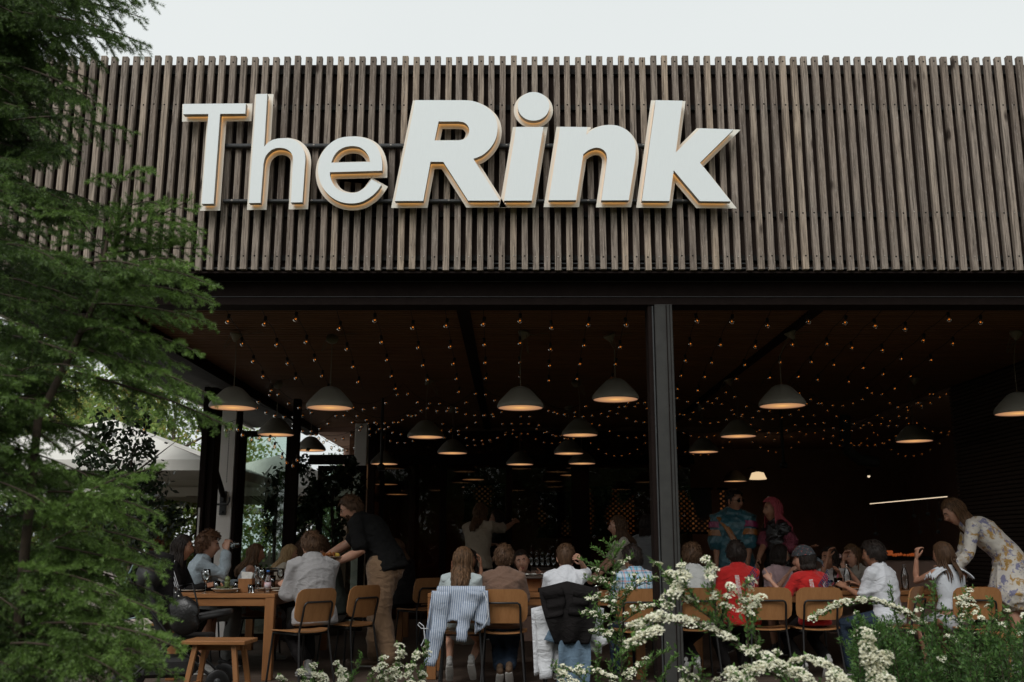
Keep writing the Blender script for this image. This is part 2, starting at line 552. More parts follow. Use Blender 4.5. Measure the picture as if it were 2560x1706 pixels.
def slats():
    V = []; F = []; T = []
    mb = MB(); rnd = random.Random(3)
    pitch = .0928; x0 = 1.867
    k0 = int((XL - x0) / pitch); k1 = int((XR - x0) / pitch)
    holes = MB(); screws = MB()
    tone = []
    for k in range(k0, k1 + 1):
        x = x0 + k * pitch + rnd.uniform(-.0025, .0025)
        w = .0505 + rnd.uniform(-.0015, .0015)
        zt = 5.312 + rnd.uniform(-.008, .008); zb = 3.405 + rnd.uniform(-.006, .006)
        ty = rnd.uniform(-.004, .004)
        n0 = len(mb.v)
        nseg = 5
        lean = rnd.uniform(-.003, .003)
        for i in range(nseg):
            za = zb + (zt - zb) * i / nseg; zc = zb + (zt - zb) * (i + 1) / nseg
        M4 = Matrix.Translation((x, D + ty + .0225, (zt + zb) / 2)) @ Matrix.Rotation(lean, 4, 'Y')
        mb.bbox((0, 0, 0), (w, .045, zt - zb), 0, .0022, M4)
        tone += [rnd.random()] * (len(mb.v) - n0)
        for zz in (5.262, 4.862, 3.90, 3.52):
            if zz in (3.90,) and -3.0 < x < 1.7: continue
            hx = x + rnd.uniform(-.003, .003); hz = zz + rnd.uniform(-.006, .006)
            if zz < 4 and rnd.random() < .45:
                screws.lathe([(.0065, 0), (.005, .002), (0, .002)], (hx, D + ty - .0005, hz), 8, 0, True, (0, -1, 0))
            else:
                holes.lathe([(.0075, 0), (0, .0012)], (hx, D + ty - .0008, hz), 8, 0, True, (0, -1, 0))
    me = mb.mesh('slat_cladding', [M['slat']])
    a = me.attributes.new('tone', 'FLOAT', 'POINT'); a.data.foreach_set('value', tone)
    o = link('slat_cladding', me, bld, label='vertical weathered grey brown timber slats with gaps between them')
    p = part('screw_hole', holes, M['hole'], o); p['kind'] = 'stuff'
    p = part('screw', screws, M['screw'], o); p['kind'] = 'stuff'
slats()
mb = MB(); mb.box(XL, D + .075, 3.40, XR, D + .115, 5.268)
part('backing_panel', mb, M['backing'], bld)
mb = MB()
for zz in (5.19, 4.86, 3.90, 3.52): mb.box(XL, D + .046, zz - .022, XR, D + .0745, zz + .022)
part('slat_batten', mb, M['hole'], bld, label='black battens behind the slats')
mb = MB(); mb.box(XL, D + .0465, 3.425, XR, D + .0742, 3.44); mb.box(-.2, D + .048, 3.47, 1.95, D + .058, 3.478)
part('cable_tray', mb, M['rail'], bld)
# grating under the slats
mb = MB()
x = XL
while x < XR:
    mb.box(x, D + .03, 3.385, x + .012, D + .20, 3.399); x += .0928
mb.box(XL, D + .025, 3.383, XR, D + .033, 3.397); mb.box(XL, D + .11, 3.381, XR, D + .118, 3.395)
part('soffit_grating', mb, M['black_steel'], bld)
mb = MB(); mb.box(XL, D + .205, 3.16, XR, D + .42, 3.46); mb.box(XL, D + .19, 3.356, XR, D + .204, 3.361, 1)
mb.box(XL, D + .198, 3.225, XR, D + .2045, 3.229, 1)
part('edge_beam', mb, [M['black_steel'], M['rail']], bld)
mb = MB(); mb.box(XL, D + .116, 3.465, XR, BACK + .5, 3.72)
mb.box(XL, D + .12, 5.0, XR, BACK, 5.2)
part('roof', mb, M['backing'], bld)
mb = MB(); mb.box(XL + .001, D + .43, 3.28, ROOML - .02, BACK, 3.46)
part('overhang_soffit', mb, M['black_steel'], bld)
mb = MB(); mb.bbox((XL + .04, (D + .4 + BACK) / 2, 3.30), (.09, BACK - D - .4, .05), 0, .01); mb.bbox((XL + .16, (D + .4 + BACK) / 2, 3.235), (.035, BACK - D - .6, .03), 0, .006)
part('gutter', mb, M['gutter'], bld)
# ceiling: dark void with thin wooden battens running across
mb = MB(); mb.box(ROOML, D + .43, CEIL + .035, ROOMR + .3, BACK, CEIL + .12)
part('ceiling_void', mb, M['ceil_dark'], bld)
mb = MB(); y = D + .45; i = 0
while y < BACK - .1:
    mb.box(ROOML + .03, y, CEIL, ROOMR + .02, y + .040, CEIL + .028 + .001 * (i % 2)); y += .083; i += 1
part('ceiling_batten', mb, M['ceil'], bld, label='thin brown wooden ceiling battens running across the hall')
for xx in (ROOML, -.44, 2.75):
    mb = MB()
    if xx == ROOML:
        mb.box(xx - .16, D + .425, CEIL - .13, xx + .06, BACK, CEIL + .10); mb.box(xx - .24, D + .425, CEIL - .06, xx - .165, BACK, CEIL + .02)
    else: mb.box(xx - .06, D + .425, CEIL - .012, xx + .06, BACK, CEIL + .02)
    part('ceiling_beam', mb, M['black_steel'], bld)
# front steel column of the folding front
cx = fX(1664, D + .3, 2.0)
mb = MB()
mb.bbox((cx, D + .25, 1.585), (.148, .12, 3.15), 0, .006); mb.bbox((cx + .022, D + .187, 1.585), (.006, .012, 3.14), 1, .001)
mb.bbox((cx + .05, D + .186, 1.585), (.003, .008, 3.14), 1, .001)
part('steel_column', mb, [M['grey_steel'], M['black_steel']], bld)
mb = MB(); mb.bbox((cx - .105, D + .31, 1.58), (.045, .18, 3.16), 0, .005); mb.bbox((cx - .088, D + .215, 1.58), (.012, .012, 3.14), 1, .002)
part('folding_door_frame', mb, [M['black_steel'], M['rail']], bld)
# white column at the far left edge with dark door stack and diagonal brace
wx = fX(560, 12.9, 1.5)
mb = MB(); mb.bbox((wx, 12.9, 1.57), (.25, .26, 3.14), 0, .008)
part('white_column', mb, M['white_col'], bld)
mb = MB(); mb.bbox((wx + .155, 12.82, 1.57), (.05, .12, 3.14), 0, .006)
part('column_frame', mb, M['black_steel'], bld)
dxx = fX(514, 11.6, 1.5)
mb = MB(); mb.bbox((dxx - .03, 11.6, 1.5), (.07, .28, 3.0), 0, .006); mb.bbox((dxx + .045, 11.63, 1.5), (.07, .24, 3.0), 0, .006)
mb.bbox((dxx - .035, 11.455, 1.45), (.022, .01, .32), 1, .003)
part('folded_door_stack', mb, [M['black_steel'], M['gutter']], bld)
mb = MB(); a = at(497, 1035, 11.3); b_ = at(558, 1240, 12.72)
mb.loft([a, b_], [.036, .036], 12); q = at(557, 1258, 12.75)
mb.bbox((q.x, 12.76, q.z), (.085, .02, .30), 1, .004); mb.bbox((q.x, 12.72, q.z + .05), (.05, .07, .06), 1, .004)
mb.loft([(q.x - .06, 12.68, q.z - .02), (q.x + .08, 12.68, q.z - .02), (q.x + .10, 12.68, q.z + .02), (q.x + .10, 12.68, q.z + .07)], .013, 8, 1)
for zz in (-.11, .11): mb.lathe([(.018, 0), (.016, .02), (0, .022)], (q.x, 12.75, q.z + zz), 6, 1, True, (0, -1, 0))
part('diagonal_brace', mb, [M['black_steel'], M['rail']], bld)
# bead chain in front of the white column
mb = MB()
for i in range(30): mb.sphere((wx + .055, 12.72, 2.62 - i * .022), .007, 6, 4)
part('blind_chain', mb, M['hole'], bld)

# ---- glazed partition at the left (facing the camera), framed in black
def framed_window(name, xa, xb, z0, z1, yy, mat, fr=.07, par=bld, mull=()):
    f = MB()
    f.bbox((xa, yy, (z0 + z1) / 2), (fr, .09, z1 - z0), 0, .004); f.bbox((xb, yy, (z0 + z1) / 2), (fr, .09, z1 - z0), 0, .004)
    f.bbox(((xa + xb) / 2, yy, z1 - fr / 2), (xb - xa - fr, .085, fr), 0, .004); f.bbox(((xa + xb) / 2, yy, z0 + fr / 2), (xb - xa - fr, .085, fr), 0, .004)
    for mz in mull: f.bbox(((xa + xb) / 2, yy, mz), (xb - xa - fr, .08, .05), 0, .004)
    w = part(name, f, M['black_steel'], par)
    g = MB(); g.box(xa + fr / 2, yy - .006, z0 + fr, xb - fr / 2, yy + .006, z1 - fr)
    part('pane', g, mat, w)
    return w
GY = 13.15
g0, g1 = fX(598, GY, 1.5), fX(716, GY, 1.5)
framed_window('window', g0, g1, .02, fZ(1078, GY), GY, M['glass'], .075)
framed_window('window', g1 + .16, fX(905, GY + 1.4, 1.5), .02, fZ(1165, GY + 1.4), GY + 1.4, M['glass'], .08, mull=(fZ(1262, GY + 1.4),))
mb = MB(); mb.bbox((g1 + .08, GY, 1.55), (.09, .12, 3.1), 0, .005)
part('window_post', mb, M['black_steel'], bld)
c2 = fX(898, 16.2, 1.5)
mb = MB(); mb.bbox((c2, 16.2, 1.57), (.2, .2, 3.14), 0, .01)
part('white_column', mb, M['white_col'], bld)
# dark glass partition at the back with mullions
fb = MB(); mull_px = (925, 1107, 1273, 1452)
for px, w in zip(mull_px, (.12, .11, .10, .30)):
    fb.bbox((fX(px, 16.9, 1.5), 16.9, 1.55), (w, .12, 3.1), 0, .005)
fb.bbox(((ROOML + 3.2) / 2, 16.9, 2.62), (6.5, .11, .16), 0, .005)
pw = part('partition_frame', fb, M['black_steel'], bld)
mb = MB(); mb.box(ROOML + .8, 16.86, .02, 3.0, 16.875, 3.1)
part('pane', mb, M['dark_glass'], pw)
mb = MB(); mb.box(ROOML, 21.0, 0, 9.0, 21.2, 3.4); mb.box(8.2, 13.2, 0, 8.4, 21, 3.4)
mb.box(ROOML + .9, 17.2, 0, ROOML + 1.0, 21.0, 3.4)
part('rear_wall', mb, M['wall_dark'], bld)
mb = MB(); mb.box(ROOML, BACK, 3.2, 9, 21.0, 3.3); mb.box(ROOMR + .05, 8.3, 3.2, 9, 18, 3.33)
part('kitchen_ceiling', mb, M['wall_dark'], bld)
mb = MB(); mb.box(ROOML + .9, 18, -.04, 9.0, 21.0, -.004)
part('kitchen_floor', mb, M['wall_dark'], bld)
# right side wall with dark stained horizontal battens
mb = MB(); mb.box(ROOMR + .03, D + .44, 0, ROOMR + .25, 13.2, 3.3, 1)
z = .05
while z < 3.22:
    mb.box(ROOMR, D + .45, z, ROOMR + .029, 13.2, z + .034); z += .05
part('side_wall', mb, [M['wall_slat'], M['backing']], bld, label='dark wall of thin horizontal battens at the right')

# perforated metal screens, beyond the partition; patchy backlight painted as emission in the holes
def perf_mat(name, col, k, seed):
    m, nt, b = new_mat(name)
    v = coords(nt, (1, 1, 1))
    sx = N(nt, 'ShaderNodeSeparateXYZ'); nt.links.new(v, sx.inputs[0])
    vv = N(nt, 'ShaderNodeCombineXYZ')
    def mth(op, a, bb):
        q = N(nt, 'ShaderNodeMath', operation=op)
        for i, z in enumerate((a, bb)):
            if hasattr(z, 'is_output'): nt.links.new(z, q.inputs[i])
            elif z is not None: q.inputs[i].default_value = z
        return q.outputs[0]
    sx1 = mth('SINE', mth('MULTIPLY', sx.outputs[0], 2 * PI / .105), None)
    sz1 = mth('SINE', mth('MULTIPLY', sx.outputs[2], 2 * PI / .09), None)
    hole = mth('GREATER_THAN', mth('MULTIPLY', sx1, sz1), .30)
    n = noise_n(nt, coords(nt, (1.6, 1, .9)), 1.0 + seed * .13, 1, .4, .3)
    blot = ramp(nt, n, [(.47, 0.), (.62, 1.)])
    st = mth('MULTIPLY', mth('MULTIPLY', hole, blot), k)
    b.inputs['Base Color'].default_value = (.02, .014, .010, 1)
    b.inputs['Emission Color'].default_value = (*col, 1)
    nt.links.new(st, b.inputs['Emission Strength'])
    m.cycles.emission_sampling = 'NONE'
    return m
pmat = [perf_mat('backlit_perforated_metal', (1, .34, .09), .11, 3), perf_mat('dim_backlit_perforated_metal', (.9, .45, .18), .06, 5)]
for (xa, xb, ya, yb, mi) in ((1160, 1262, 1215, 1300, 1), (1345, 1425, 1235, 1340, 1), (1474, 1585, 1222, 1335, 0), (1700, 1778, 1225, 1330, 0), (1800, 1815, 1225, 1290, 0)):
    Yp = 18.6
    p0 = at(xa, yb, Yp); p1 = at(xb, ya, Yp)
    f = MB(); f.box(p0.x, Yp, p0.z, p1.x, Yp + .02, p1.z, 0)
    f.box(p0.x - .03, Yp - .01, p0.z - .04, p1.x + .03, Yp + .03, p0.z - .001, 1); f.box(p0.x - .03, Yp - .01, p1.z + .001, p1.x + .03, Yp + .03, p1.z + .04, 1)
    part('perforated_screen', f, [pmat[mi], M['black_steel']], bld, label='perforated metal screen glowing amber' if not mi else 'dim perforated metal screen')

# ------------------------------------------------------------------ the sign
YF, DEP, STAND = 7.745, .055, .020
YPL = YF + DEP + STAND          # front of the backing plates

def trace(pts, org, s):
    out = []
    for x, y in pts:
        p = at(org[0] + x / s, org[1] + y / s, YF)
        out.append((p.x, p.z))
    return out

def area(poly): return sum(poly[i - 1][0] * poly[i][1] - poly[i][0] * poly[i - 1][1] for i in range(len(poly))) / 2

def offset(poly, d):
    """mitred outward offset of a polygon"""
    ccw = area(poly) > 0
    P = [Vector(p) for p in poly]; n = len(P); out = []
    for i in range(n):
        a, b, c = P[i - 1], P[i], P[(i + 1) % n]
        e1 = (b - a).normalized(); e2 = (c - b).normalized()
        n1 = Vector((e1.y, -e1.x)); n2 = Vector((e2.y, -e2.x))
        if not ccw: n1, n2 = -n1, -n2
        m = (n1 + n2)
        if m.length < 1e-4: m = n1
        m.normalize()
        k = d / max(m.dot(n1), .30)
        out.append(tuple(b + m * k))
    return out

def smooth(pts, sub=3):
    """catmull-rom between points flagged round (tuples with a third value)"""
    n = len(pts); out = []
    for i in range(n):
        p = pts[i]; out.append((p[0], p[1]))
        q = pts[(i + 1) % n]
        if len(p) > 2 and len(q) > 2:
            a = pts[i - 1] if len(pts[i - 1]) > 2 else p
            c = pts[(i + 2) % n] if len(pts[(i + 2) % n]) > 2 else q
            for k in range(1, sub + 1):
                t = k / (sub + 1)
                out.append(tuple(.5 * (2 * p[j] + (q[j] - a[j]) * t + (2 * a[j] - 5 * p[j] + 4 * q[j] - c[j]) * t * t + (3 * p[j] - a[j] - 3 * q[j] + c[j]) * t ** 3) for j in (0, 1)))
    return out
def c(*a): return [(x, y, 1) for x, y in a]
def ell(cx, cy, rx, ry, n=44): return [(cx + rx * math.cos(2 * PI * i / n), cy + ry * math.sin(2 * PI * i / n)) for i in range(n)]

LET = []
Z1 = ((440, 220), 4.9); Z2 = ((780, 320), 7.127); Z3 = ((960, 230), 5.06); Z4 = ((1240, 210), 4.75); Z5 = ((1340, 290), 6.271); Z6 = ((1580, 230), 5.058)
LET.append(('T', Z1, [(90, 197), (857, 190), (848, 316), (540, 319), (460, 1419), (313, 1421), (396, 320), (88, 323)], []))
LET.append(('h', Z1, [(985, 76), (1118, 73), (1080, 720)] + c((1128, 668), (1190, 635), (1280, 618), (1365, 618), (1450, 640), (1520, 692), (1568, 770), (1584, 860), (1578, 960)) + [(1548, 1402), (1407, 1404)]
            + c((1430, 920), (1430, 850), (1410, 797), (1368, 758), (1310, 738), (1240, 736), (1180, 756), (1130, 796), (1092, 850), (1072, 925)) + [(1035, 1409), (892, 1411)], []))
LET.append(('e', Z2, [(1235, 1015)] + c((1180, 1100), (1100, 1185), (1000, 1260), (885, 1318), (770, 1343), (650, 1345), (520, 1322), (400, 1268), (290, 1183), (200, 1075), (140, 950), (110, 820), (108, 700), (135, 560), (190, 440), (270, 330), (370, 243), (480, 187), (600, 160), (740, 154), (860, 165), (970, 196), (1065, 245), (1140, 312), (1195, 400), (1230, 500), (1250, 620), (1250, 765))
            + [(318, 790)] + c((322, 850), (347, 935), (388, 1012), (450, 1082), (540, 1135), (640, 1160), (720, 1163), (800, 1150), (880, 1112), (960, 1050), (1015, 980)) + [(1060, 915)],
            [[(345, 620), (1035, 605)] + c((1030, 590), (1015, 525), (975, 450), (915, 387), (840, 343), (740, 325), (640, 331), (540, 362), (455, 420), (392, 500), (352, 590))]))
LET.append(('R', Z3, [(397, 105)] + c((1010, 106), (1110, 113), (1210, 145), (1300, 198), (1370, 262), (1417, 342), (1436, 430), (1432, 520), (1410, 600), (1370, 675), (1310, 747), (1230, 808), (1130, 847)) + [(1465, 1375), (1065, 1376), (750, 885), (588, 885), (497, 1380), (137, 1381)],
            [[(690, 375)] + c((940, 374), (1010, 386), (1056, 422), (1077, 475), (1070, 530), (1040, 580), (990, 606), (930, 614)) + [(640, 614)]]))
LET.append(('i', Z4, [(240, 512), (563, 512), (425, 1386), (95, 1387)], []))
LET.append(('dot', Z4, ell(446, 267, 188, 170), []))
LET.append(('n', Z5, [(380, 171), (803, 176), (790, 297)] + c((862, 232), (950, 185), (1060, 152), (1150, 142), (1230, 146), (1320, 168), (1405, 212), (1480, 285), (1535, 375), (1560, 470), (1564, 580), (1556, 690)) + [(1455, 1323), (1025, 1325)]
            + c((1104, 760), (1113, 660), (1101, 592), (1063, 540), (1010, 509), (955, 500), (900, 506), (835, 532), (785, 565), (743, 600)) + [(630, 1322), (197, 1323)], []))
LET.append(('k', Z6, [(300, 105), (640, 112), (555, 765), (862, 460), (1285, 475), (860, 895), (1250, 1386), (858, 1382), (527, 992), (475, 1380), (125, 1378)], []))

sign = thing('shop_sign', 'large white three dimensional letters reading The Rink glowing warm behind, mounted on the slats', 'sign')
def letter(ch, z, outer, holes, parent):
    o = trace(smooth(outer) if ch != 'dot' else outer, *z)
    hs = [trace(smooth(h), *z) for h in holes]
    pl = offset(o, .033)
    ph = [offset(h, -.033) for h in hs]
    nm = 'letter_dot' if ch == 'dot' else 'letter'
    a = MB().prism(o, hs, YF, YF + DEP, 0, 1, 1)
    me = a.mesh(nm, [M['letter'], M['letter_side']])
    lo = link(nm, me, parent, label='white letter ' + ch + ' face' if ch != 'dot' else 'round dot of the letter i')
    # led strip hidden behind the letter, set in from its edge
    li = offset(o, -.010); lh = [offset(h, .010) for h in hs]
    part('led_strip', MB().prism(li, lh, YF + DEP + .001, YF + DEP + .005), M['led'], lo)
    part('backing_plate', MB().prism(pl, ph, YPL, YPL + .006), M['plate'], lo)
    return lo
i_obj = None
for ch, z, o, h in LET: letter(ch, z, o, h, sign)
# two mounting rails
for pyy in (366, 504):
    mb = MB(); zz = fZ(pyy, D - .02)
    xa, xb = fX(560, D, zz), fX(1790, D, zz)
    mb.bbox(((xa + xb) / 2, D - .022, zz), (xb - xa, .036, .034 if pyy < 400 else .028), 0, .004); mb.bbox(((xa + xb) / 2, D - .042, zz - .004), (xb - xa, .006, .006), 0, .001)
    for px in (563, 787, 979, 1267, 1370, 1505, 1608) if pyy < 400 else (583, 781, 1123, 1470, 1705):
        mb.lathe([(.010, 0), (.009, .003), (.003, .003), (.003, .001), (0, .001)], (fX(px, D, zz), D - .0405, zz), 10, 1, True, (0, -1, 0))
    part('mounting_rail', mb, [M['rail'], M['screw']], sign)

# ------------------------------------------------------------------ pendant lamps
def radial_emit(name, col_in, col_out, r0, strength):
    m, nt, b = new_mat(name)
    tc = N(nt, 'ShaderNodeTexCoord'); ln = N(nt, 'ShaderNodeVectorMath', operation='LENGTH')
    mp = N(nt, 'ShaderNodeMapping'); mp.inputs['Scale'].default_value = (1 / r0, 1 / r0, 0)
    nt.links.new(tc.outputs['Object'], mp.inputs[0]); nt.links.new(mp.outputs[0], ln.inputs[0])
    c = ramp(nt, ln.outputs['Value'], [(0., col_in), (.35, tuple((a + q) / 2 for a, q in zip(col_in, col_out))), (1., col_out)])  # bulb's bright centre painted into the emission, fading towards the rim
    b.inputs['Base Color'].default_value = (.10, .08, .06, 1); b.inputs['Specular IOR Level'].default_value = .1
    nt.links.new(c, b.inputs['Emission Color']); b.inputs['Emission Strength'].default_value = strength
    return m
M['diffuser'] = radial_emit('glowing_opal_diffuser', (1.0, .52, .17), (.33, .165, .10), .22, 1.0)

def make_pendant():
    t = thing('pendant_lamp', '', 'pendant lamp', group='taupe pendant lamps under the ceiling')
    m = MB()
    pr = [(.222, 0.), (.229, .018), (.224, .040), (.204, .070), (.162, .116), (.121, .160), (.092, .188), (.060, .206), (.030, .214), (.012, .216)]
    m.lathe(pr, n=40, cap=False)
    m.lathe([(r - .006, z) for r, z in pr[:-1]][::-1], n=40, cap=False)
    part('lamp_shade', m, M['shade'], t)
    m = MB(); m.lathe([(.0, .004), (.12, .0045), (.218, .006)], n=36)
    part('diffuser', m, M['diffuser'], t)
    return t
pend0 = make_pendant()
PEND = [  # photo x, y of the lower rim, depth, canopy dx, label
 (582, 1021, 9.65, -.0, 'pendant lamp nearest the left edge of the hall, in front of the white column'),
 (824, 1021, 9.65, .0, 'front pendant lamp second from the left, under a round ceiling cap'),
 (1301, 1021, 9.65, .04, 'front pendant lamp below the letter i of the sign'),
 (1539, 1000, 9.65, -.05, 'front pendant lamp hanging just left of the steel column'),
 (1956, 1016, 9.65, .10, 'front pendant lamp right of the steel column on a long looped cord'),
 (2548, 1035, 9.65, .06, 'pendant lamp cut by the right edge of the photo'),
 (690, 1088, 12.4, .0, 'second row pendant lamp in front of the tall left window'),
 (1064, 1094, 12.4, .03, 'second row pendant lamp above the waiter, with a tilted ceiling cap'),
 (1450, 1089, 12.4, -.04, 'second row pendant lamp between the two front lamps left of the column'),
 (1846, 1092, 12.4, -.10, 'second row pendant lamp above the man in the teal shirt'),
 (2286, 1104, 12.4, .06, 'second row pendant lamp in the dark right part of the hall'),
 (776, 1127, 15.0, .0, 'third row pendant lamp right of the tall left window'),
 (1131, 1134, 15.0, .0, 'third row pendant lamp left of the middle of the hall'),
 (1422, 1135, 15.0, .0, 'third row pendant lamp half under the second row one'),
 (1759, 1131, 15.0, .0, 'third row pendant lamp close to the right side of the column'),
 (961, 1161, 16.4, .0, 'far pendant lamp beside the thin grey pole'),
 (1300, 1162, 16.4, .0, 'far pendant lamp in the middle of the hall before the dark glass'),
 (1455, 1160, 16.4, .0, 'far pendant lamp right above the wide dark partition post'),
 (1183, 1200, 19.0, 0, 'small lamp standing in for a glass reflection, highest of the stack over the hugging women'),  # lamps added beyond the pane for the stacked lamp reflections
 (1180, 1219, 19.9, 0, 'small lamp standing in for a glass reflection, lower one over the hugging women'),
 (1428, 1189, 19.2, 0, 'small lamp behind the dark glass, left of the wide dark post'),
 (1838, 1204, 19.5, 0, 'tiny lamp glowing above the man in sunglasses'),
 (965, 1212, 18.6, 0, 'pale lamp behind the glass right of the potted tree'),
 (992, 1237, 19.6, 0, 'lowest pale lamp behind the glass right of the waiter')]
pend_all = [pend0] + [copy_tree(pend0) for _ in PEND[1:]]
for i, (px, py, Y, dx, lab) in enumerate(PEND):
    p = at(px, py, Y)
    t = pend_all[i]
    t.location = p; t['label'] = lab
    top = CEIL - .002 - p.z if Y < BACK else 3.19 - p.z
    rnd = random.Random(i * 7 + 3)
    cab = MB()
    cx_, cy_ = dx, rnd.uniform(-.05, .05)
    cab.loft([(0, 0, .214), (0, 0, .5), (dx * .6, cy_ * .4, top - .12), (cx_, cy_, top - .02)], .0042, 6)
    if Y < 14:
        a = rnd.uniform(0, 6.28); L = rnd.uniform(.10, .2)
        pts = []
        for k in range(13):
            u = k / 12
            pts.append((cx_ + .05 * math.cos(a) * u + .09 * math.sin(PI * u) * math.cos(a), cy_ + .05 * math.sin(a) * u, top - .05 - L * math.sin(PI * u) + .02 * u))
        cab.loft(pts, .0038, 6)
        cab.loft([(cx_ + .02, cy_, top - .03), (cx_ + .1, cy_ + .02, top - .035), (cx_ + .16, cy_ + .05, top - .012), (cx_ + .24, cy_ + .1, top)], .0036, 6)
    part('cord', cab, M['cord'], t)
    if Y < 15.5:
        m = MB(); m.lathe([(.062, 0), (.060, -.014), (.010, -.085), (0, -.088)], n=20)
        co = part('ceiling_cap', m, M['shade'], t)
        co.location = (cx_, cy_, top - (.012 if i % 3 else .03)); co.rotation_euler = (rnd.uniform(-.25, .25) + (1.2 if i in (1, 6, 8) else 0), rnd.uniform(-.6, .6), 0)
        if i in (1, 6, 8): co.location.z -= .06

# ------------------------------------------------------------------ string lights
M['bulb_glass'] = glassy('clear_bulb_glass', (.90, .86, .80), .0, .08)
M['filament'] = emis('glowing_filament', (1.0, .27, .03), 1.25, False)
bm_socket = MB(); bm_socket.lathe([(.012, .052), (.015, .048), (.015, .018), (.011, .012)], n=8)
me_socket = bm_socket.mesh('socket', [M['cable']])
bm_bulb = MB(); bm_bulb.lathe([(.010, .014), (.020, .002), (.0245, -.014), (.021, -.031), (.010, -.041), (0, -.043)], n=12)
me_bulb = bm_bulb.mesh('bulb', [M['bulb_glass']])
fl = MB(); fl.loft([(-.006, 0, -.010), (-.004, .002, -.020), (.003, -.002, -.018), (.006, 0, -.011)], .0021, 5)
me_fil = fl.mesh('filament', [M['filament']])
me_fil2_b = MB(); me_fil2_b.sphere((0, 0, -.014), (.0040), 6, 5, sc3=(1.4, 1, .6)); me_fil2 = me_fil2_b.mesh('filament', [M['filament']])

def light_string(label, pts, bulbs, group, near):
    """pts: cable path; bulbs: positions"""
    o = thing('string_light', label, 'string light', pts[0], group=group)
    off = Vector(pts[0])
    m = MB(); m.loft([Vector(p) - off for p in pts], .0036 if near else .003, 5)
    part('cable', m, M['cable'], o)
    for b in bulbs:
        q = Vector(b) - off
        bo = link('bulb', me_bulb, o, q - Vector((0, 0, .052)))
        bo.rotation_euler = (random.uniform(-.2, .2), random.uniform(-.2, .2), random.uniform(0, 6))
        if near: link('socket', me_socket, bo)
        link('filament', me_fil if near else me_fil2, bo)
    return o
LS = [(568, .465), (657, .408), (740, .363), (843, .26), (937, .23), (1027, .19), (1113, .15), (1209, .03), (1300, .0), (1379, -.03), (1474, -.15), (1568, -.19), (1741, -.21), (1832, -.36), (1926, -.42), (2024, -.50), (2120, -.60), (2204, -.72), (2288, -.82), (2375, -.9), (2462, -1.0)]
ordn = 'first second third fourth fifth sixth seventh eighth ninth tenth eleventh twelfth'.split()
for i, (px, sl) in enumerate(LS):
    rnd = random.Random(i + 50)
    z0 = 3.235
    x0 = fX(px, D + .6, z0)
    pts = []; bl = []
    Y0, Y1 = D + .5, 12.7 + rnd.uniform(-.4, .5)
    ye = 1010
    xe = fX(px + sl * (ye - 762), Y1, z0 - .05)
    n = 26
    for k in range(n + 1):
        u = k / n; Yk = Y0 + (Y1 - Y0) * u
        x = x0 + (xe - x0) * u
        pts.append((x, Yk, z0 - .025 * abs(math.sin(u * PI * 4.5)) - .02 * u))
    u = rnd.uniform(.04, .13)
    while u < .97:
        k = u * n; a = int(k); fr = k - a
        p = Vector(pts[a]).lerp(Vector(pts[min(a + 1, n)]), fr); bl.append(p)
        u += rnd.uniform(.90, 1.02) / (Y1 - Y0)
    side = 'left of the steel column' if px < 1640 else 'right of the steel column'
    kk = i if px < 1640 else i - 12
    light_string('straight bulb string, %s %s' % (ordn[kk], 'from the left edge of the ceiling' if px < 1640 else 'to the right of the steel column'),
                 pts, bl, 'string lights running into the hall', True)
# swags across the hall further in
rows = [(12.5, -3.9, 5.6, .30, .62, .95), (13.3, -3.6, 5.7, .27, .55, 1.25), (14.3, -3.5, 5.8, .30, .75, 1.1), (15.2, -3.4, 7.0, .32, .85, 1.35), (16.3, -3.3, 7.6, .36, .7, 1.2)]
wn = ['nearest the eye', 'second row in', 'middle row', 'fourth row in', 'farthest row']
for ri, (Y, xa, xb, sag, _, span) in enumerate(rows):
    rnd = random.Random(ri + 9)
    halves = [(xa, .2, 'left half'), (.2, xb, 'right half')]
    for xa_, xb_, hn in halves:
        pts = []; bl = []
        x = xa_
        zt = 3.20 - (.06 * ri) * .3
        while x < xb_ - .2:
            w = min(span * rnd.uniform(.75, 1.15), xb_ - x); sg = sag * rnd.uniform(.65, 1.2) * (w / span) ** .7
            d1, d0 = rnd.uniform(-.25, .25), rnd.uniform(-.1, .1)
            nn = 12
            for k in range(nn):
                u = k / nn
                pts.append((x + w * u, Y + d1 * math.sin(PI * u) + d0, zt - sg * 4 * u * (1 - u)))
            nb = max(3, int(w / .118))
            for k in range(nb):
                u = (k + .5) / nb
                bl.append((x + w * u, Y + d1 * math.sin(PI * u) + d0, zt - sg * 4 * u * (1 - u)))
            x += w
        pts.append((xb_, Y, zt))
        light_string('swagged bulb string across the %s of the hall, %s' % (hn, wn[ri]), pts, bl[:98], 'swagged string lights deep in the hall', False)
# short swag in front of the white column
pts = [at(330, 1055, 11.5), at(480, 1058, 11.9), at(560, 1062, 12.3), at(590, 1050, 12.4), at(620, 1085, 12.4), at(668, 1074, 12.4), at(700, 1120, 12.5), at(728, 1155, 12.6), at(755, 1120, 12.6)]
bl = []
for a, b_ in zip(pts[:-1], pts[1:]):
    for u in (.2, .6): bl.append(a.lerp(b_, u) + Vector((0, 0, -.02)))
light_string('string of clear bulbs looped in front of the white column and tall window', pts, bl, None or 'string lights running into the hall', True)

# ------------------------------------------------------------------ furniture
def rounded_rect(w, h, r, n=5):
    out = []
    for cx_, cy_, a0 in ((w / 2 - r, h / 2 - r, 0), (-w / 2 + r, h / 2 - r, 90), (-w / 2 + r, -h / 2 + r, 180), (w / 2 - r, -h / 2 + r, 270)):
        for k in range(n + 1):
            a = R(a0 + 90 * k / n); out.append((cx_ + r * math.cos(a), cy_ + r * math.sin(a)))
    return out

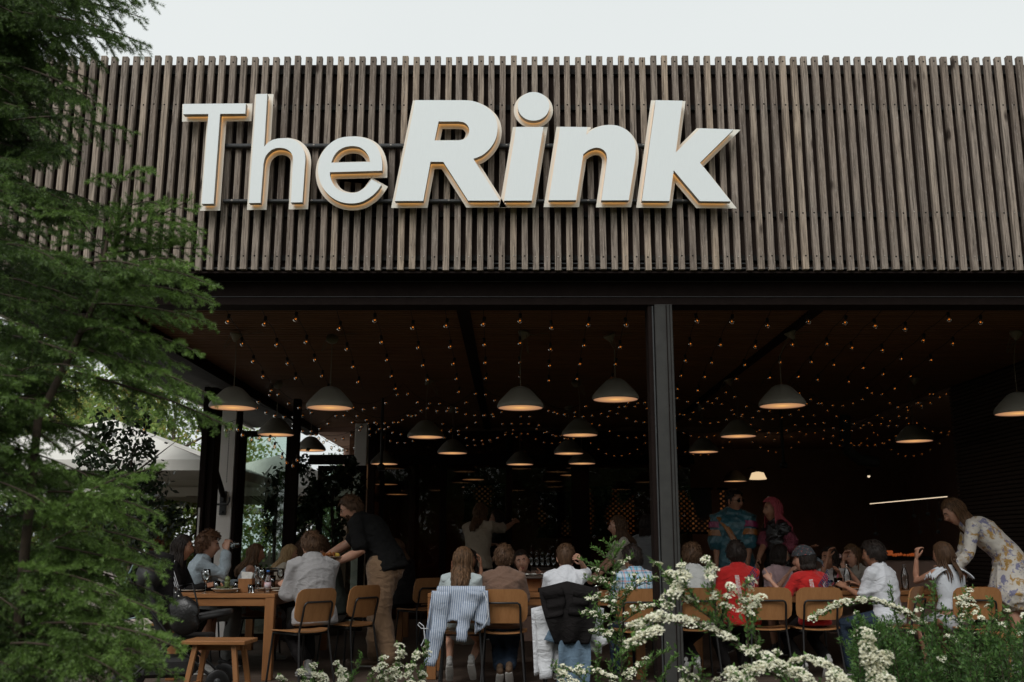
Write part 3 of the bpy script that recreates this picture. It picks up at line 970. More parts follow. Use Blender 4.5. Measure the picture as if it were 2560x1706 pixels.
def curved_panel(w, h, r, th, fn, nx=12, nz=8):
    """rounded-rectangle plywood panel as a bent grid solid; fn(x, z, depth)->point"""
    mb = MB()
    def half(z):
        t = abs(z) - (h / 2 - r)
        return w / 2 if t <= 0 else w / 2 - r + math.sqrt(max(r * r - t * t, 0))
    zs = [-h / 2 + h * (0.5 - 0.5 * math.cos(PI * j / nz)) for j in range(nz + 1)]
    vs = []
    for d in (0, th):
        for z in zs:
            hw = max(half(z), .004)
            for i in range(nx + 1):
                vs.append(fn(-hw + 2 * hw * i / nx, z, d))
    A = (nx + 1) * (nz + 1)
    fs = []
    for j in range(nz):
        for i in range(nx):
            a = j * (nx + 1) + i
            fs.append((a, a + 1, a + nx + 2, a + nx + 1)); fs.append((A + a, A + a + nx + 1, A + a + nx + 2, A + a + 1))
    ring = [i for i in range(nx + 1)] + [j * (nx + 1) + nx for j in range(1, nz + 1)] + [nz * (nx + 1) + i for i in range(nx - 1, -1, -1)] + [j * (nx + 1) for j in range(nz - 1, 0, -1)]
    for k in range(len(ring)):
        a, b = ring[k], ring[(k + 1) % len(ring)]
        fs.append((a, A + a, A + b, b))
    mb.add(vs, fs, 0, False)
    return mb

def make_chair():
    t = thing('dining_chair', '', 'chair', group='oak veneer chairs with black tube frames')
    part('backrest', curved_panel(.425, .285, .075, .011, lambda x, z, d: Vector((x, -.235 - .18 * (z) + .55 * x * x - d, .675 + z))), M['ply'], t, fix=True)
    part('seat', curved_panel(.415, .40, .09, .012, lambda x, z, d: Vector((x, z, .452 - d + .35 * x * x + (.9 * max(z - .1, 0) ** 2) * -1))), M['ply'], t, fix=True)
    m = MB()
    m.loft([(-.155, -.205, .452), (-.150, -.232, .56), (-.150, -.258, .665), (-.143, -.266, .690), (-.125, -.268, .702), (.125, -.268, .702), (.143, -.266, .690), (.150, -.258, .665), (.150, -.232, .56), (.155, -.205, .452)], .0095, 8)
    part('back_frame', m, M['chair_tube'], t)
    m = MB(); m.loft([(-.165, .16, .432), (-.165, -.18, .432), (.165, -.18, .432), (.165, .16, .432)], .009, 8); m.loft([(-.165, .16, .432), (.165, .16, .432)], .009, 8)
    part('seat_frame', m, M['chair_tube'], t)
    for sx in (-1, 1):
        m = MB(); m.loft([(sx * .155, -.205, .45), (sx * .170, -.235, .25), (sx * .188, -.275, .004)], .0095, 8); part('leg', m, M['chair_tube'], t)
        m = MB(); m.loft([(sx * .165, .16, .432), (sx * .175, .175, .25), (sx * .188, .20, .004)], .0095, 8); part('leg', m, M['chair_tube'], t)
    return t
chair0 = make_chair()
def chair(X, Y, rz, label, first=[True], s=1.0):
    if first[0]: c = chair0; first[0] = False
    else: c = copy_tree(chair0)
    c.location = (X, Y, 0); c.rotation_euler = (0, 0, R(rz)); c['label'] = label; c.scale = (s, s, s)
    return c
ck = 9.02
KY = 9.05
chair(fX(1157, KY, .7), KY, 1, 'oak chair hidden under the draped striped shirt')
chair(fX(1259, KY, .7), KY, -1, 'oak chair of the boy in the brown T shirt, fully visible from behind')
chair(fX(1414, KY, .7), KY, 0, 'oak chair covered by the black jacket and the denim jacket')
chair(fX(1590, KY + .1, .7), KY + .1, 2, 'oak chair just left of the steel column behind the flowering branch')
chair(fX(1733, 9.35, .7), 9.35, 0, 'oak chair right of the steel column with blossoms in front')
chair(fX(1907, 9.45, .7), 9.45, -2, 'oak chair of the boy in the red T shirt')
chair(fX(2028, 9.45, .7), 9.45, 2, 'oak chair of the child in the bandana')
chair(fX(2228, 9.55, .7), 9.55, 52, 'oak chair turned sideways beside the boy in the white polo shirt')
chair(fX(2422, 9.5, .7), 9.5, -6, 'oak chair behind the girl in the white ruffled dress')
chair(fX(752, 9.15, .7), 9.15, 48, 'oak chair turned to the left table, nearest to the table leg')
chair(fX(868, 9.85, .7), 9.85, 55, 'oak chair between the man in the grey T shirt and the waiter')
chair(fX(1045, 12.2, .7), 12.2, 40, 'empty chair in the dark behind the waiter')
chair(fX(1100, 13.2, .7), 13.2, 70, 'empty chair in the dark left of the two hugging women')
chair(fX(655, 11.1, .7), 11.1, -85, 'chair under the girl in the strappy floral top')
chair(fX(430, 9.85, .7), 9.85, -88, 'chair under the woman in the black track jacket')
chair(fX(500, 10.55, .7), 10.55, -88, 'chair under the curly haired man')
chair(fX(905, 11.0, .7), 11.0, 70, 'chair on the far side of the waiter at the left table')

def make_table(label, xa, xb, ya, yb, h=.755, leg=.085):
    t = thing('dining_table', label, 'table', ((xa + xb) / 2, (ya + yb) / 2, 0), group='teak dining tables')
    w, d = xb - xa, yb - ya
    m = MB(); m.bbox((0, 0, h - .019), (w, d, .038), 0, .004)
    part('tabletop', m, M['teak'], t)
    m = MB()
    for s in (-1, 1):
        m.bbox((0, s * (d / 2 - .03), h - .075), (w - 2 * leg - .005, .03, .07), 0, .003); m.bbox((s * (w / 2 - .03), 0, h - .075), (.03, d - 2 * leg - .005, .07), 0, .003)
    part('apron', m, M['teak'], t)
    for sx in (-1, 1):
        for sy in (-1, 1):
            m = MB(); m.bbox((sx * (w / 2 - leg / 2 - .001), sy * (d / 2 - leg / 2 - .001), (h - .0395) / 2), (leg, leg, h - .0395), 0, .004)
            part('leg', m, M['teak_z'], t)
    return t
T1 = make_table('long teak table at the left with wine glasses, a salad plate and a water bottle', fX(428, 9.35, .75), fX(688, 9.35, .75), 9.33, 12.1)
T2 = make_table('teak table of the children in the middle with a raised pizza tray', fX(1068, 9.42, .4), fX(1612, 9.42, .4), 9.40, 10.15)
T3 = make_table('teak table of the children at the right with pizzas, bottles and a red drink', fX(1730, 9.95, .75), 5.2, 9.95, 10.72)
T4 = make_table('dark empty table far back behind the waiter', fX(1000, 13.4, .75), fX(1110, 13.4, .75), 13.0, 13.8)

def make_stool(label, X, Y, w=.50, d=.33, h=.455, rz=0):
    t = thing('wooden_stool', label, 'stool', (X, Y, 0), R(rz))
    m = MB()
    for k in range(3): m.bbox((0, -d / 2 + d * (k + .5) / 3, h - .016), (w, d / 3 - .004, .032), 0, .005)
    part('seat', m, M['teak'], t)
    m = MB()
    m.bbox((0, 0, h - .06), (w - .12, .03, .05), 0, .003)
    for sx in (-1, 1): m.bbox((sx * (w / 2 - .1), 0, h - .055), (.035, d - .08, .045), 0, .003)
    part('seat_frame', m, M['teak'], t)
    for sx in (-1, 1):
        for sy in (-1, 1):
            m = MB(); m.loft([(sx * (w / 2 - .10), sy * (d / 2 - .06), h - .033), (sx * (w / 2 - .035), sy * (d / 2 - .015), 0)], .0255, 4, side=(1, 1, 0), smooth=False)
            part('leg', m, M['teak_z'], t)
        m = MB(); m.bbox((sx * (w / 2 - .052), 0, .12), (.028, d - .06, .035), 0, .003); part('stretcher', m, M['teak'], t)
    return t
make_stool('slatted teak stool standing in front of the left table', fX(548, 8.1, .45), 8.12, .50, .34, .465, -3)
make_stool('teak stool at the bottom right corner below the woman in the floral dress', fX(2560, 8.6, .45), 8.65, .56, .34, .47, 4)

# ------------------------------------------------------------------ tableware
TZ = .7555
def wine_glass(px, Y, label, s=1.0):
    t = thing('wine_glass', label, 'wine glass', (fX(px, Y, TZ), Y, TZ + .001), group='wine glasses on the left table'); t.scale = (s,) * 3
    m = MB(); m.lathe([(.034, 0), (.033, .003), (.006, .007), (.004, .015), (.004, .085), (.010, .095), (.030, .115), (.041, .145), (.040, .175), (.033, .215), (.0315, .215), (.038, .175), (.039, .145), (.028, .117), (.004, .099)], n=20)
    part('glass_bowl', m, M['clear'], t)
    return t
def tumbler(px, Y, label, r=.034, h=.10, liquid=None, table=TZ):
    t = thing('tumbler', label, 'glass', (fX(px, Y, table), Y, table + .001))
    m = MB(); m.lathe([(r * .85, 0), (r, h), (r - .002, h), (r * .85 - .002, .008), (0, .008)], n=18)
    part('glass_body', m, M['clear'], t)
    if liquid:
        m = MB(); m.lathe([(r * .85 - .004, .010), (r - .006, h * .8), (0, h * .8)], n=16); part('drink', m, liquid, t)
    return t
M['water_lab'] = pm('bottle_label', (.55, .60, .66), (.45, .12, .10), 22, .5, 0)
M['blue_cap'] = pm('blue_plastic_cap', (.03, .14, .42), None, 9, .4)
M['red_drink'] = pm('red_drink', (.16, .018, .012), None, 9, .2, 0)
M['lime'] = pm('lime_slice', (.22, .42, .04), None, 30, .4)
def bottle(px, Y, label, h=.20, cap=None, table=TZ, lab=None, r=.030):
    t = thing('bottle', label, 'bottle', (fX(px, Y, table), Y, table + .001))
    m = MB(); m.lathe([(r * .9, 0), (r, .006), (r, h * .52), (r * .92, h * .6), (r * .42, h * .80), (r * .38, h * .93), (r * .46, h * .935), (r * .46, h * .96), (0, h * .96)], n=18)
    part('bottle_body', m, M['clear'], t)
    if lab: m = MB(); m.lathe([(r + .0012, h * .22), (r + .0012, h * .48)], n=18); part('bottle_label', m, lab, t)
    if cap: m = MB(); m.lathe([(r * .52, h * .94), (r * .52, h * 1.02), (0, h * 1.02)], n=14); part('cap', m, cap, t)
    return t
M['greens'] = pm('salad_greens', (.035, .075, .015), (.09, .05, .02), 60, .6, .4, .01)
M['food'] = pm('baked_food', (.40, .15, .03), (.16, .04, .012), 45, .5, .6, .01)
M['lemon'] = pm('lemon', (.55, .36, .05), None, 30, .5)
def plate(px, Y, z, r, label, food=None, deep=.02, group=None):
    t = thing('plate', label, 'plate', (fX(px, Y, z), Y, z + .001), group=group)
    m = MB(); m.lathe([(r * .55, 0), (r * .6, .004), (r * .92, deep), (r, deep + .004), (r, deep + .008), (r * .9, deep + .004), (r * .55, .010), (0, .009)], n=32)
    part('dish', m, M['ceramic'], t)
    if food:
        m = MB(); rn = random.Random(int(px))
        for k in range(60):
            a = rn.uniform(0, 6.28); q = r * .62 * math.sqrt(rn.random())
            if food == 'salad':
                c_ = Vector((q * math.cos(a), q * math.sin(a), .012 + deep * .7 + rn.uniform(0, .02)))
                d = Vector((rn.uniform(-1, 1), rn.uniform(-1, 1), rn.uniform(-.3, .8))).normalized() * rn.uniform(.015, .03); e = d.orthogonal().normalized() * .010
                m.add([c_ - d, c_ + e, c_ + d, c_ - e], [(0, 1, 2, 3)])
            else: m.sphere((q * math.cos(a), q * math.sin(a), .014 + deep * .4), rn.uniform(.010, .022), 6, 5, sc3=(1, 1, .6))
        part('food', m, M['greens'] if food == 'salad' else M['food'], t)
    return t
wine_glass(513, 9.42, 'empty wine glass at the near left end of the left table')
wine_glass(652, 9.95, 'wine glass between the wooden napkin box and the water bottle')
wine_glass(700, 10.8, 'wine glass further down the left table', .9)
tumbler(541, 9.7, 'short tumbler behind the salad plate')
tumbler(628, 9.5, 'cut glass tumbler in front of the napkin box', .036, .075)
tumbler(590, 9.85, 'small glass by the green pepper mill', .032, .09)
tumbler(680, 10.5, 'tall glass on the far part of the left table', .034, .13)
tumbler(716, 11.2, 'glass far down the left table near the blonde girl', .034, .14)
bottle(668, 9.47, 'small plastic water bottle with a blue cap', .20, M['blue_cap'], lab=M['water_lab'])
plate(563, 9.50, TZ, .128, 'wide cream plate of green salad at the near end of the left table', 'salad', .032)
plate(678, 9.95, TZ, .12, 'cream plate behind the water bottle', None, .02)
plate(705, 9.72, TZ, .09, 'small flat side plate at the right edge of the left table', None, .008)
plate(480, 9.75, TZ, .11, 'plate before the woman in the track jacket', None, .012)
plate(735, 10.6, TZ, .11, 'plate of food in front of the man in the grey T shirt', 'warm', .012)
t = thing('pepper_mill', 'green turned pepper mill behind the salad plate', 'pepper mill', (fX(567, 9.66, TZ), 9.66, TZ + .001))
M['olive'] = pm('olive_green_lacquer', (.125, .150, .055), None, 12, .3)
m = MB(); m.lathe([(.030, 0), (.030, .02), (.021, .045), (.023, .07), (.029, .085), (.025, .097)], n=20); part('mill_body', m, M['olive'], t)
m = MB(); m.lathe([(.024, .098), (.027, .115), (.024, .132), (.012, .142), (.006, .148), (0, .150)], n=20); part('mill_head', m, M['olive'], t)
t = thing('napkin_box', 'wooden box holding folded white napkins and cutlery', 'napkin box', (fX(615, 9.6, TZ), 9.6, TZ + .001))
m = MB()
for s in (-1, 1): m.bbox((s * .059, 0, .063), (.010, .11, .126), 0, .002); m.bbox((0, s * .050, .063), (.108, .010, .126), 0, .002)
m.bbox((0, 0, .006), (.108, .09, .010), 0, .002)
part('box_body', m, M['teak_z'], t)
m = MB()
m.add([(-.035, -.02, .03), (.04, -.02, .03), (.055, -.015, .185), (-.05, -.015, .19)], [(0, 1, 2, 3)]); m.add([(-.03, .01, .03), (.045, .01, .03), (.062, .02, .175), (-.03, .02, .182)], [(0, 1, 2, 3)])
m.add([(-.05, -.03, .05), (.02, -.035, .05), (.02, -.035, .12), (-.05, -.03, .13)], [(0, 1, 2, 3)])
part('napkin', m, M['white_paper'], t)
m = MB()
for dx, sg in ((-.045, -1), (.045, 1), (.05, 1)): m.loft([(dx * .8, .0, .03), (dx + sg * .018, .005 * sg, .185)], (.006, .002), 6)
part('cutlery', m, M['screw'], t)
# glass carafe
t = thing('carafe', 'clear glass water carafe near the girl in the floral top', 'carafe', (fX(642, 10.4, TZ), 10.4, TZ + .001))
m = MB(); m.lathe([(.04, 0), (.045, .02), (.042, .14), (.030, .19), (.038, .235), (.036, .235), (.028, .19), (.040, .14), (.042, .02), (0, .006)], n=20); part('glass_body', m, M['clear'], t)

def tray_stand(label, px, Y, h, r):
    t = thing('pizza_tray', label, 'tray', (fX(px, Y, TZ), Y, TZ + .001))
    m = MB(); m.lathe([(0, h), (r * .97, h), (r, h + .004), (r, h + .018), (r * .98, h + .018), (r * .96, h + .008), (0, h + .008)], n=36); part('tray_top', m, M['wall_slat'], t)
    m = MB(); m.bbox((0, 0, h / 2), (.16, .12, h - .002), 0, .004); part('stand', m, M['teak_z'], t)
    m = MB(); rn = random.Random(5)
    for k in range(4):
        c_ = Vector((rn.uniform(-.5, .6) * r, rn.uniform(-.5, .2) * r, h + .02)); a = rn.uniform(0, 3)
        q = [c_ + Vector((math.cos(a + j * PI / 2) * .10, math.sin(a + j * PI / 2) * .08, .006 + .02 * (j % 2))) for j in range(4)]
        m.add(q, [(0, 1, 2, 3)])
    part('paper', m, M['white_paper'], t)
    return t
tray_stand('raised round dark pizza tray on a wooden block between the two boys', 1332, 9.85, .12, .17)
tray_stand('raised round tray of leftovers far down the left table', 662, 11.2, .15, .15)
bottle(1226, 10.0, 'small clear bottle left of the pair behind the girl with long hair', .17)
bottle(1244, 10.05, 'small clear bottle right of the pair beside the boy in brown', .17)
tumbler(1492, 9.75, 'white cup beside the boy in the white T shirt', .038, .075, M['white_paper'])
bottle(2120, 10.2, 'glass bottle behind the red drink on the right table', .26, r=.036)
bottle(2264, 10.2, 'glass bottle between the boy in the polo shirt and the girl in the ruffled dress', .26, r=.036)
dr = tumbler(2097, 10.02, 'tumbler of red drink with lime on the right table', .042, .12, M['red_drink'])
m = MB(); m.lathe([(.034, .098), (.034, .104), (0, .104)], n=14); part('lime_slice', m, M['lime'], dr)
plate(2150, 10.12, TZ, .16, 'plate of pizza right of the red drink', 'warm', .012)
plate(2060, 10.3, TZ, .14, 'pizza plate behind the child in the bandana', 'warm', .012)
plate(1935, 10.15, TZ, .13, 'plate in front of the girl with glasses', 'warm', .012)
plate(2450, 10.2, TZ, .15, 'plate at the far right end of the right table', 'warm', .012)
plate(1800, 10.2, TZ, .13, 'plate at the left end of the right table', None, .012)
for i, (px, Y) in enumerate(((1328, 13.2), (1342, 13.2), (1356, 13.2), (1370, 13.2), (1384, 13.2))):
    bottle(px, Y, 'small dark bottle on the back counter, %s from the left' % ordn[i], .2, table=.92, r=.035)
t = thing('side_counter', 'low dark counter holding a row of bottles in the middle of the hall', 'counter', (fX(1355, 13.3, .5), 13.3, 0))
m = MB(); m.bbox((0, 0, .44), (.65, .36, .88), 0, .006); part('counter_body', m, M['wall_dark'], t)
m = MB(); m.bbox((0, 0, .90), (.70, .42, .035), 0, .004); part('counter_top', m, M['wall_slat'], t)

# ------------------------------------------------------------------ kitchen at the right
M['strip'] = emis('warm_strip_lamp', (1.0, .80, .55), .9)
M['ember'] = emis('oven_glow', (1.0, .20, .04), .2)
t = thing('strip_lamp', 'long thin warm strip lamp over the open kitchen', 'strip lamp', at(2175, 1260, 16.0))
a = at(2175, 1260, 16.0); b_ = at(2368, 1242, 14.6)
m = MB(); m.loft([Vector((0, 0, 0)), b_ - a], .007, 6); part('light_tube', m, M['strip'], t)
m = MB(); m.loft([Vector((0, .01, .026)), b_ - a + Vector((0, .01, .026))], .013, 4); part('lamp_housing', m, M['black_steel'], t)
t = thing('kitchen_counter', 'dark open kitchen counter with glowing embers at the right', 'counter', (6.2, 14.6, 0))
m = MB(); m.bbox((0, 0, .5), (3.6, .7, 1.0), 0, .01); part('counter_body', m, M['wall_dark'], t)
m = MB(); m.bbox((0, -.02, 1.02), (3.7, .8, .04), 0, .005); part('counter_top', m, M['black_steel'], t)
m = MB()
for k in range(46):
    q = at(random.uniform(2232, 2300), random.uniform(1378, 1392), 14.45); m.sphere((q.x - 6.2, q.y - 14.6, 1.05 + random.random() * .03), random.uniform(.008, .02), 5, 4)
part('ember', m, M['ember'], t)['kind'] = 'stuff'
m = MB(); q = at(2222, 1373, 14.5); m.bbox((q.x - 6.2, -.1, 1.09), (.09, .08, .07), 0, .01); part('fire_box', m, M['ember'], t)
for i, (px, py) in enumerate(((2285, 1290), (2320, 1285), (2350, 1300), (2300, 1330), (2345, 1330), (2190, 1335))):
    q = at(px, py, 15.6); t = thing('hanging_ladle', 'small utensil hanging in the dark kitchen, %s from the left' % ordn[i], 'utensil', q, group='utensils hanging in the kitchen')
    m = MB(); m.loft([(0, 0, .28), (0, 0, .04)], .005, 5); part('handle', m, M['rail'], t)
    m = MB(); m.sphere((0, 0, 0), .038, 8, 5, sc3=(1, .5, .8)); part('ladle_bowl', m, M['rail'], t)
t = thing('ventilation_duct', 'dark metal ventilation duct curving down in the back right', 'duct', (0, 0, 0))
m = MB(); pts = [at(2112, 1040, 16), at(2113, 1100, 16), at(2122, 1130, 16), at(2150, 1150, 16), at(2195, 1156, 16)]
m.loft(pts, .09, 14); part('duct_pipe', m, M['grey_steel'], t)
q = at(2172, 1191, 16.5); t = thing('spotlight', 'tiny bright spotlight in the dark back right', 'spotlight', q)
m = MB(); m.sphere((0, 0, 0), .024, 8, 6); part('lens', m, M['strip'], t); m = MB(); m.lathe([(.04, .01), (.045, .1), (0, .12)], n=12); part('lamp_housing', m, M['black_steel'], t)
q = at(1895, 1196, 18.8); t = thing('wall_lamp', 'pale cone wall lamp above the woman with pink hair', 'wall lamp', q)
m = MB(); m.lathe([(.16, -.02), (.11, .10), (.03, .12), (0, .12)], n=20); part('lamp_shade', m, emis('lit_lamp_shade', (1, .72, .42), .8), t)
m = MB(); m.loft([(0, 0, .12), (-.1, 0, .2), (-.12, .3, .2)], .01, 6); part('arm', m, M['black_steel'], t)
for i, (px, py, pz) in enumerate(((955, 1085, 1165), (1953, 1055, 1160))):
    a = at(px, py, 14.2); t = thing('grey_pole', 'thin grey drop pole %s' % ('left of the middle ceiling beam' if i == 0 else 'in the dark right of the column'), 'pole', (a.x, 14.2, 0))
    zb = fZ(pz, 14.2)
    m = MB(); m.loft([(0, 0, zb), (0, 0, CEIL)], .022, 10); part('pole_tube', m, M['grey_steel'], t)
    m = MB(); m.lathe([(.05, zb - .06), (.055, zb), (.03, zb + .03)], n=14); part('pole_socket', m, M['grey_steel'], t)
    if i == 0: m = MB(); m.bbox((.02, 0, (zb - .07) / 2), (.07, .07, zb - .08), 0, .004); part('dark_post', m, M['black_steel'], t)

# ------------------------------------------------------------------ draped clothes on chairs
def drape(name, cols, rows_, fn, mat, parent, th=.004, label=None):
    """cloth sheet from a parametric function with thickness"""
    vs = []; fs = []
    for j in range(rows_ + 1):
        for i in range(cols + 1):
            vs.append(Vector(fn(i / cols, j / rows_)))
    nrm = []
    W = cols + 1
    for j in range(rows_ + 1):
        for i in range(W):
            a = vs[j * W + min(i + 1, cols)] - vs[j * W + max(i - 1, 0)]; b = vs[min(j + 1, rows_) * W + i] - vs[max(j - 1, 0) * W + i]
            n = a.cross(b); n = n.normalized() if n.length > 1e-9 else Vector((0, -1, 0)); nrm.append(n)
    off = len(vs)
    vs += [v + n * th for v, n in zip(vs[:off], nrm)]
    for j in range(rows_):
        for i in range(cols):
            a = j * W + i
            fs.append((a, a + 1, a + W + 1, a + W)); fs.append((off + a, off + a + W, off + a + W + 1, off + a + 1))
    ring = [i for i in range(W)] + [j * W + cols for j in range(1, rows_ + 1)] + [rows_ * W + i for i in range(cols - 1, -1, -1)] + [j * W for j in range(rows_ - 1, 0, -1)]
    for k in range(len(ring)): a, b = ring[k], ring[(k + 1) % len(ring)]; fs.append((a, off + a, off + b, b))
    mb = MB().add(vs, fs, 0, True)
    return part(name, mb, mat, parent, label=label)

def stripe_cloth(name, base, line, freq, wid=.22, rot=0, axis=0):
    m, nt, b = new_mat(name)
    v = coords(nt, (1, 1, 1), rot=(0, rot, 0))
    s = N(nt, 'ShaderNodeSeparateXYZ'); nt.links.new(v, s.inputs[0])
    q = N(nt, 'ShaderNodeMath', operation='MULTIPLY'); q.inputs[1].default_value = freq; nt.links.new(s.outputs[axis], q.inputs[0])
    fr = N(nt, 'ShaderNodeMath', operation='FRACT'); nt.links.new(q.outputs[0], fr.inputs[0])
    lt = N(nt, 'ShaderNodeMath', operation='LESS_THAN'); lt.inputs[1].default_value = wid; nt.links.new(fr.outputs[0], lt.inputs[0])
    nt.links.new(mixc(nt, lt.outputs[0], base, line), b.inputs['Base Color'])
    b.inputs['Roughness'].default_value = .9; b.inputs['Specular IOR Level'].default_value = .2
    bump(nt, b, noise_n(nt, coords(nt), 12, 3, dist=1.), .5, .02)
    return m
M['shirt_stripe'] = stripe_cloth('blue_white_striped_shirting', (.46, .50, .56), (.12, .17, .28), 62, .38, R(6))
M['black_cloth'] = cloth('black_jacket_cloth', (.016, .014, .014), (.010, .009, .009))
M['denim'] = cloth('washed_denim', (.135, .200, .265), (.085, .130, .180), .9, .5, 300, 9)
M['white_sweat'] = cloth('white_sweatshirt_cloth', (.62, .63, .65), (.54, .55, .57), .9, .6, 200, 6)

cx1 = fX(1157, KY, .7)
t = thing('striped_shirt', 'blue and white striped shirt draped over the chair back of the long haired girl', 'shirt', (cx1, KY - .245, 0))
def f(u, v):
    x = (u - .5) * (.40 + .06 * v); fold = .012 * math.sin(u * 17 + v * 3)
    if v < .18: a = v / .18 * PI; return (x, .055 * math.cos(a) - .03 , .825 + .022 * math.sin(a))
    w = (v - .18) / .82
    return (x + .03 * w * (u - .4), -.088 - .02 * w + fold * w, .825 - w * (.30 - .05 * math.sin(u * 3)) - .02 * abs(math.sin(u * 9)) * w)
drape('shirt_body', 22, 18, f, M['shirt_stripe'], t)
def sleeve(xa, za, xb, zb, w0, w1, y, ph):
    def g(u, v):
        a = u * 2 * PI
        cx_ = xa + (xb - xa) * v + .02 * math.sin(v * 4 + ph); cz = za + (zb - za) * v
        w = w0 + (w1 - w0) * v
        dx, dz = xb - xa, zb - za; L = math.hypot(dx, dz); nx, nz = -dz / L, dx / L
        return (cx_ + nx * w * math.cos(a) + .004 * math.sin(v * 30), y - .02 * math.sin(a) - .01 * math.sin(v * 14 + ph), cz + nz * w * math.cos(a) + .006 * math.sin(v * 22 + ph))
    return g
drape('sleeve', 14, 20, sleeve(-.17, .80, -.24, .20, .075, .045, -.105, 0), M['shirt_stripe'], t)
drape('sleeve', 14, 16, sleeve(.10, .80, .015, .40, .07, .040, -.125, 2), M['shirt_stripe'], t)
drape('shirt_front', 12, 14, lambda u, v: (.13 + .10 * u - .0 * v + .03 * v * (u - .3), -.10 - .02 * math.sin(u * 8 + v * 3), .81 - v * (.36 - .10 * u)), M['shirt_stripe'], t)
drape('shirt_front', 12, 14, lambda u, v: (-.25 + .13 * u - .05 * v, -.085 - .02 * math.sin(u * 8 + v * 3), .80 - v * (.42 - .06 * u)), M['shirt_stripe'], t)
m = MB(); m.loft([(.19, -.11, .80), (.225, -.12, .72), (.235, -.12, .60), (.21, -.125, .54)], .004, 6); part('drawstring', m, M['white_sweat'], t); m = MB(); m.loft([(-.27, -.11, .50), (-.33, -.11, .50), (-.36, -.11, .53), (-.35, -.11, .55), (-.31, -.11, .52), (-.30, -.11, .42), (-.33, -.11, .36)], .004, 6)
part('drawstring', m, M['white_sweat'], t)

cx3 = fX(1414, KY, .7)
t = thing('white_sweatshirt', 'white sweatshirt hanging behind the denim jacket on the boy\'s chair', 'sweatshirt', (cx3, KY - .245, 0))
def f(u, v):
    x = (u - .5) * (.62 - .05 * v)
    return (x, -.05 - .012 * math.sin(u * 15 + 2 * v) , .66 - v * (.55 - .30 * abs(u - .5) * 0 - .18 * (u > .8) - .0) + .05 * math.sin(u * PI))
drape('sweatshirt_body', 26, 16, f, M['white_sweat'], t)
drape('sleeve', 14, 18, sleeve(-.22, .64, -.165, .10, .085, .05, -.085, 1), M['white_sweat'], t)
drape('sleeve', 14, 14, sleeve(.18, .62, .30, .36, .085, .05, -.075, 2), M['white_sweat'], t)
t = thing('denim_jacket', 'washed blue denim jacket hanging over the white sweatshirt', 'jacket', (cx3, KY - .27, 0))
drape('jacket_body', 20, 20, lambda u, v: (-.115 + .27 * u + .03 * math.sin(v * 3), -.10 - .016 * math.sin(u * 12 + v * 2) - .02 * v, .60 - v * (.60 + .0 * u)), M['denim'], t)
drape('sleeve', 14, 14, sleeve(-.07, .66, -.14, .40, .06, .045, -.115, 0), M['denim'], t)
t = thing('black_jacket', 'black zip jacket slung over the chair of the boy with the fade haircut', 'jacket', (cx3, KY - .27, 0))
def f(u, v):
    x = (u - .5) * (.50 - .22 * v ** 2) + .03 * v; fold = .018 * math.sin(u * 13 + v * 5)
    if v < .15: a = v / .15 * PI; return (x, .07 * math.cos(a) - .03, .86 - .03 * abs(u - .5) * 4 + .03 * math.sin(a))
    w = (v - .15) / .85
    return (x, -.125 - .045 * math.sin(w * PI) + fold * w, .86 - .12 * abs(u - .5) - w * .42 - .05 * math.sin(u * PI) * w)
drape('jacket_body', 26, 20, f, M['black_cloth'], t, .012)
drape('sleeve', 14, 12, sleeve(-.14, .82, -.10, .60, .085, .07, -.16, 0), M['black_cloth'], t)
drape('sleeve', 14, 12, sleeve(.10, .80, .08, .62, .075, .06, -.165, 1), M['black_cloth'], t)

# ------------------------------------------------------------------ people
def skin_mat(name, c):
    m, nt, b = new_mat(name)
    n = noise_n(nt, coords(nt), 14, 3)
    nt.links.new(mixc(nt, ramp(nt, n, [(.35, 0.), (.7, 1.)]), c, (c[0] * .88, c[1] * .78, c[2] * .74)), b.inputs['Base Color'])
    b.inputs['Roughness'].default_value = .5; b.inputs['Subsurface Weight'].default_value = .08
    b.inputs['Subsurface Radius'].default_value = (.02, .008, .004); b.inputs['Specular IOR Level'].default_value = .35
    bump(nt, b, noise_n(nt, coords(nt), 260, 2), .06, .002)
    return m
def hair_mat(name, c, c2=None):
    m, nt, b = new_mat(name)
    c2 = c2 or tuple(x * .5 for x in c)
    v = coords(nt, (1, 1, .14))
    n = noise_n(nt, v, 70, 4, .6)
    nt.links.new(mixc(nt, ramp(nt, n, [(.35, 0.), (.65, 1.)]), c2, c), b.inputs['Base Color'])
    b.inputs['Roughness'].default_value = .55; b.inputs['Specular IOR Level'].default_value = .18
    bump(nt, b, n, .5, .006)
    return m
SK = {'light': skin_mat('light_skin', (.50, .285, .20)), 'tan': skin_mat('tan_skin', (.36, .185, .115)), 'mid': skin_mat('mid_skin', (.42, .225, .15))}
LIP = pm('lips', (.30, .10, .08), None, 30, .45, 0)
EYE = pm('eye_white', (.55, .52, .48), None, 30, .3, 0)
IRIS = pm('iris', (.02, .013, .009), None, 30, .2, 0)
HR = {'dark': hair_mat('near_black_hair', (.022, .015, .012)), 'brown': hair_mat('brown_hair', (.085, .045, .024)), 'lightbrown': hair_mat('light_brown_hair', (.135, .072, .036), (.045, .025, .013)),
      'blonde': hair_mat('blonde_hair', (.48, .33, .17), (.26, .16, .075)), 'auburn': hair_mat('auburn_curly_hair', (.120, .058, .030)), 'pink': hair_mat('pink_wig_hair', (.46, .09, .11), (.28, .045, .06)),
      'redbrown': hair_mat('red_brown_hair', (.26, .085, .04))}
TMP_N = [0]
